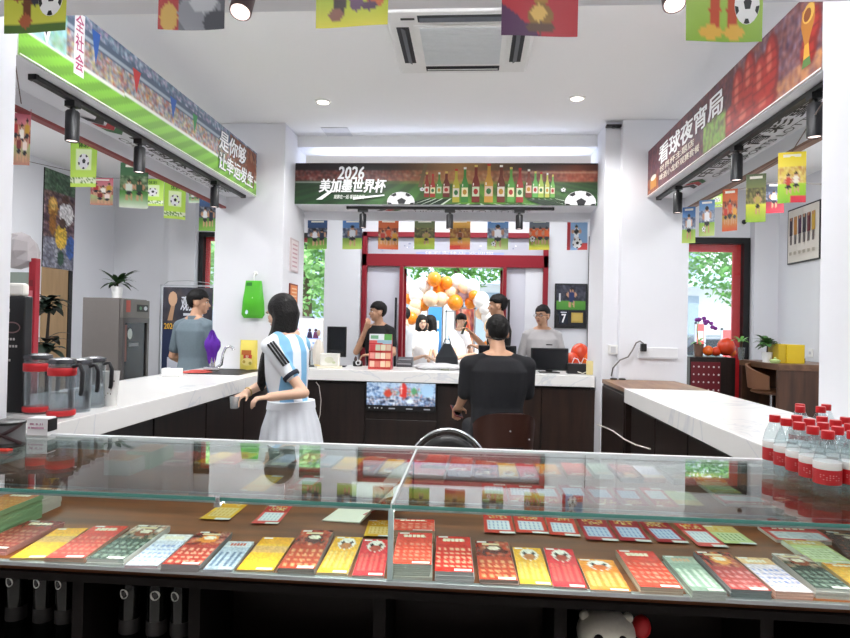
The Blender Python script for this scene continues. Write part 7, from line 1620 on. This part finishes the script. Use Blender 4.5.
street_banner(697, 704, 324, 9.6, redshop, 'small red notice outside the right window', 'notice_board', .35)
street_banner(723, 736, 330, 9.8, redshop, 'wide red notice outside the right window', 'notice_board', .45)
# parked car outside the right window
q = at(715, 345, y=12.5)
t = thing('parked_car', 'dark grey car parked outside the right window', 'car', (q.x, 12.5, -.02)); CARM = mat('car_grey', '#59616c', .3, .3, coat=.5)
prof = [(-2.1, .35), (-2.1, .75), (-1.3, .9), (-.7, 1.38), (.7, 1.42), (1.35, .95), (2.1, .8), (2.1, .35)]
MB().loft([[V3(x, yy, z) for x, z in prof] for yy in (-.8, .8)]).build('car_body', CARM, t, bev=.06)
MB().loft([[V3(x, yy, z) for x, z in ((-1.05, .95), (-.62, 1.3), (.62, 1.34), (1.1, .97))] for yy in (-.815, .815)]).build('side_windows', mat('car_glass', '#20262c', .1), t)
for x in (-1.3, 1.3):
    for yy in (-.78, .78): w_ = MB().cyl((x, yy - .1, .32), (x, yy + .1, .32), .32, n=24).build('wheel', BLACK, t, smooth=40); MB().cyl((x, yy - .105, .32), (x, yy + .105, .32), .18, n=20).build('hub', ALU, w_, smooth=40)
# people outside
WHT = mat('shirt_white', '#e8e6e6', .85); DEN = mat('denim', '#8aa6c4', .85)
def hairlong(R, c, s, p, o): long_hair(R, c, s, p, o, -.15)
def outside(px, y, yaw, label, top, bottom, H_, female, **k):
    q = at(px, 350, y=y); kw = dict(arms={1: (V3(.22, .1, 1.0 * H_ / 1.72), V3(.06, .28, 1.08 * H_ / 1.72)), -1: (V3(-.22, .1, 1.0 * H_ / 1.72), V3(-.06, .28, 1.06 * H_ / 1.72))}); kw.update(k)
    figure(label, (q.x, y, -.02), yaw, H_, kw.pop('head', (0, math.radians(-15), 0)), kw['arms'], SKINL, top, bottom, female, hairfn=hairlong if female else (lambda *a: short_hair(*a, seed=11)), vox=.010)
outside(421, 9.3, math.radians(200), 'woman in a white top and pale jeans looking at her hands outside the doorway', WHT, DEN, 1.62, True)
outside(431, 9.5, math.radians(110), 'woman in a white blouse standing close to the woman in jeans outside', WHT, mat('cream_trousers', '#d8d0c8', .85), 1.62, True)
outside(459, 9.9, math.radians(230), 'person in a white t-shirt before the red poster board outside', WHT, mat('pale_trousers', '#cfc8c8', .85), 1.64, False)
outside(405, 9.0, math.radians(90), 'person in white half hidden behind the left door leaf', WHT, NAVY, 1.70, False)
# small tables and bags outside
q = at(447, 350, y=8.6)
t = thing('black_bag', 'black bag standing on the pavement table outside', 'bag', (q.x, 8.6, .735)); zt = at(447, 343, y=8.6).z
MB().loft([[V3(-.17, -.1, 0), V3(.17, -.1, 0), V3(.17, .1, 0), V3(-.17, .1, 0)], [V3(-.15, -.08, (zt - .74) * .6), V3(.15, -.08, (zt - .74) * .6), V3(.15, .08, (zt - .74) * .6), V3(-.15, .08, (zt - .74) * .6)], [V3(-.05, -.02, zt - .74), V3(.05, -.02, zt - .74), V3(.05, .02, zt - .74), V3(-.05, .02, zt - .74)]]).build('bag_body', mat('bag_black', '#2a2c30', .7), t, bev=.02)
MB().tube([(-.05, 0, zt - .75), (-.03, 0, zt - .68), (.03, 0, zt - .68), (.05, 0, zt - .75)], .008, 6).build('handle', BLACK, t, smooth=60)
t = thing('folding_table', 'white folding table on the pavement outside the doorway', 'table', (q.x + .15, 8.62, -.02))
MB().box((0, 0, .74), (1.2, .55, .03)).build('table_top', WPLAST, t, bev=.004)
for a_ in (-.55, .55):
    for b_ in (-.22, .22): MB().cyl((a_, b_, 0), (a_, b_, .73), .015).build('leg', ALU, t, smooth=40)
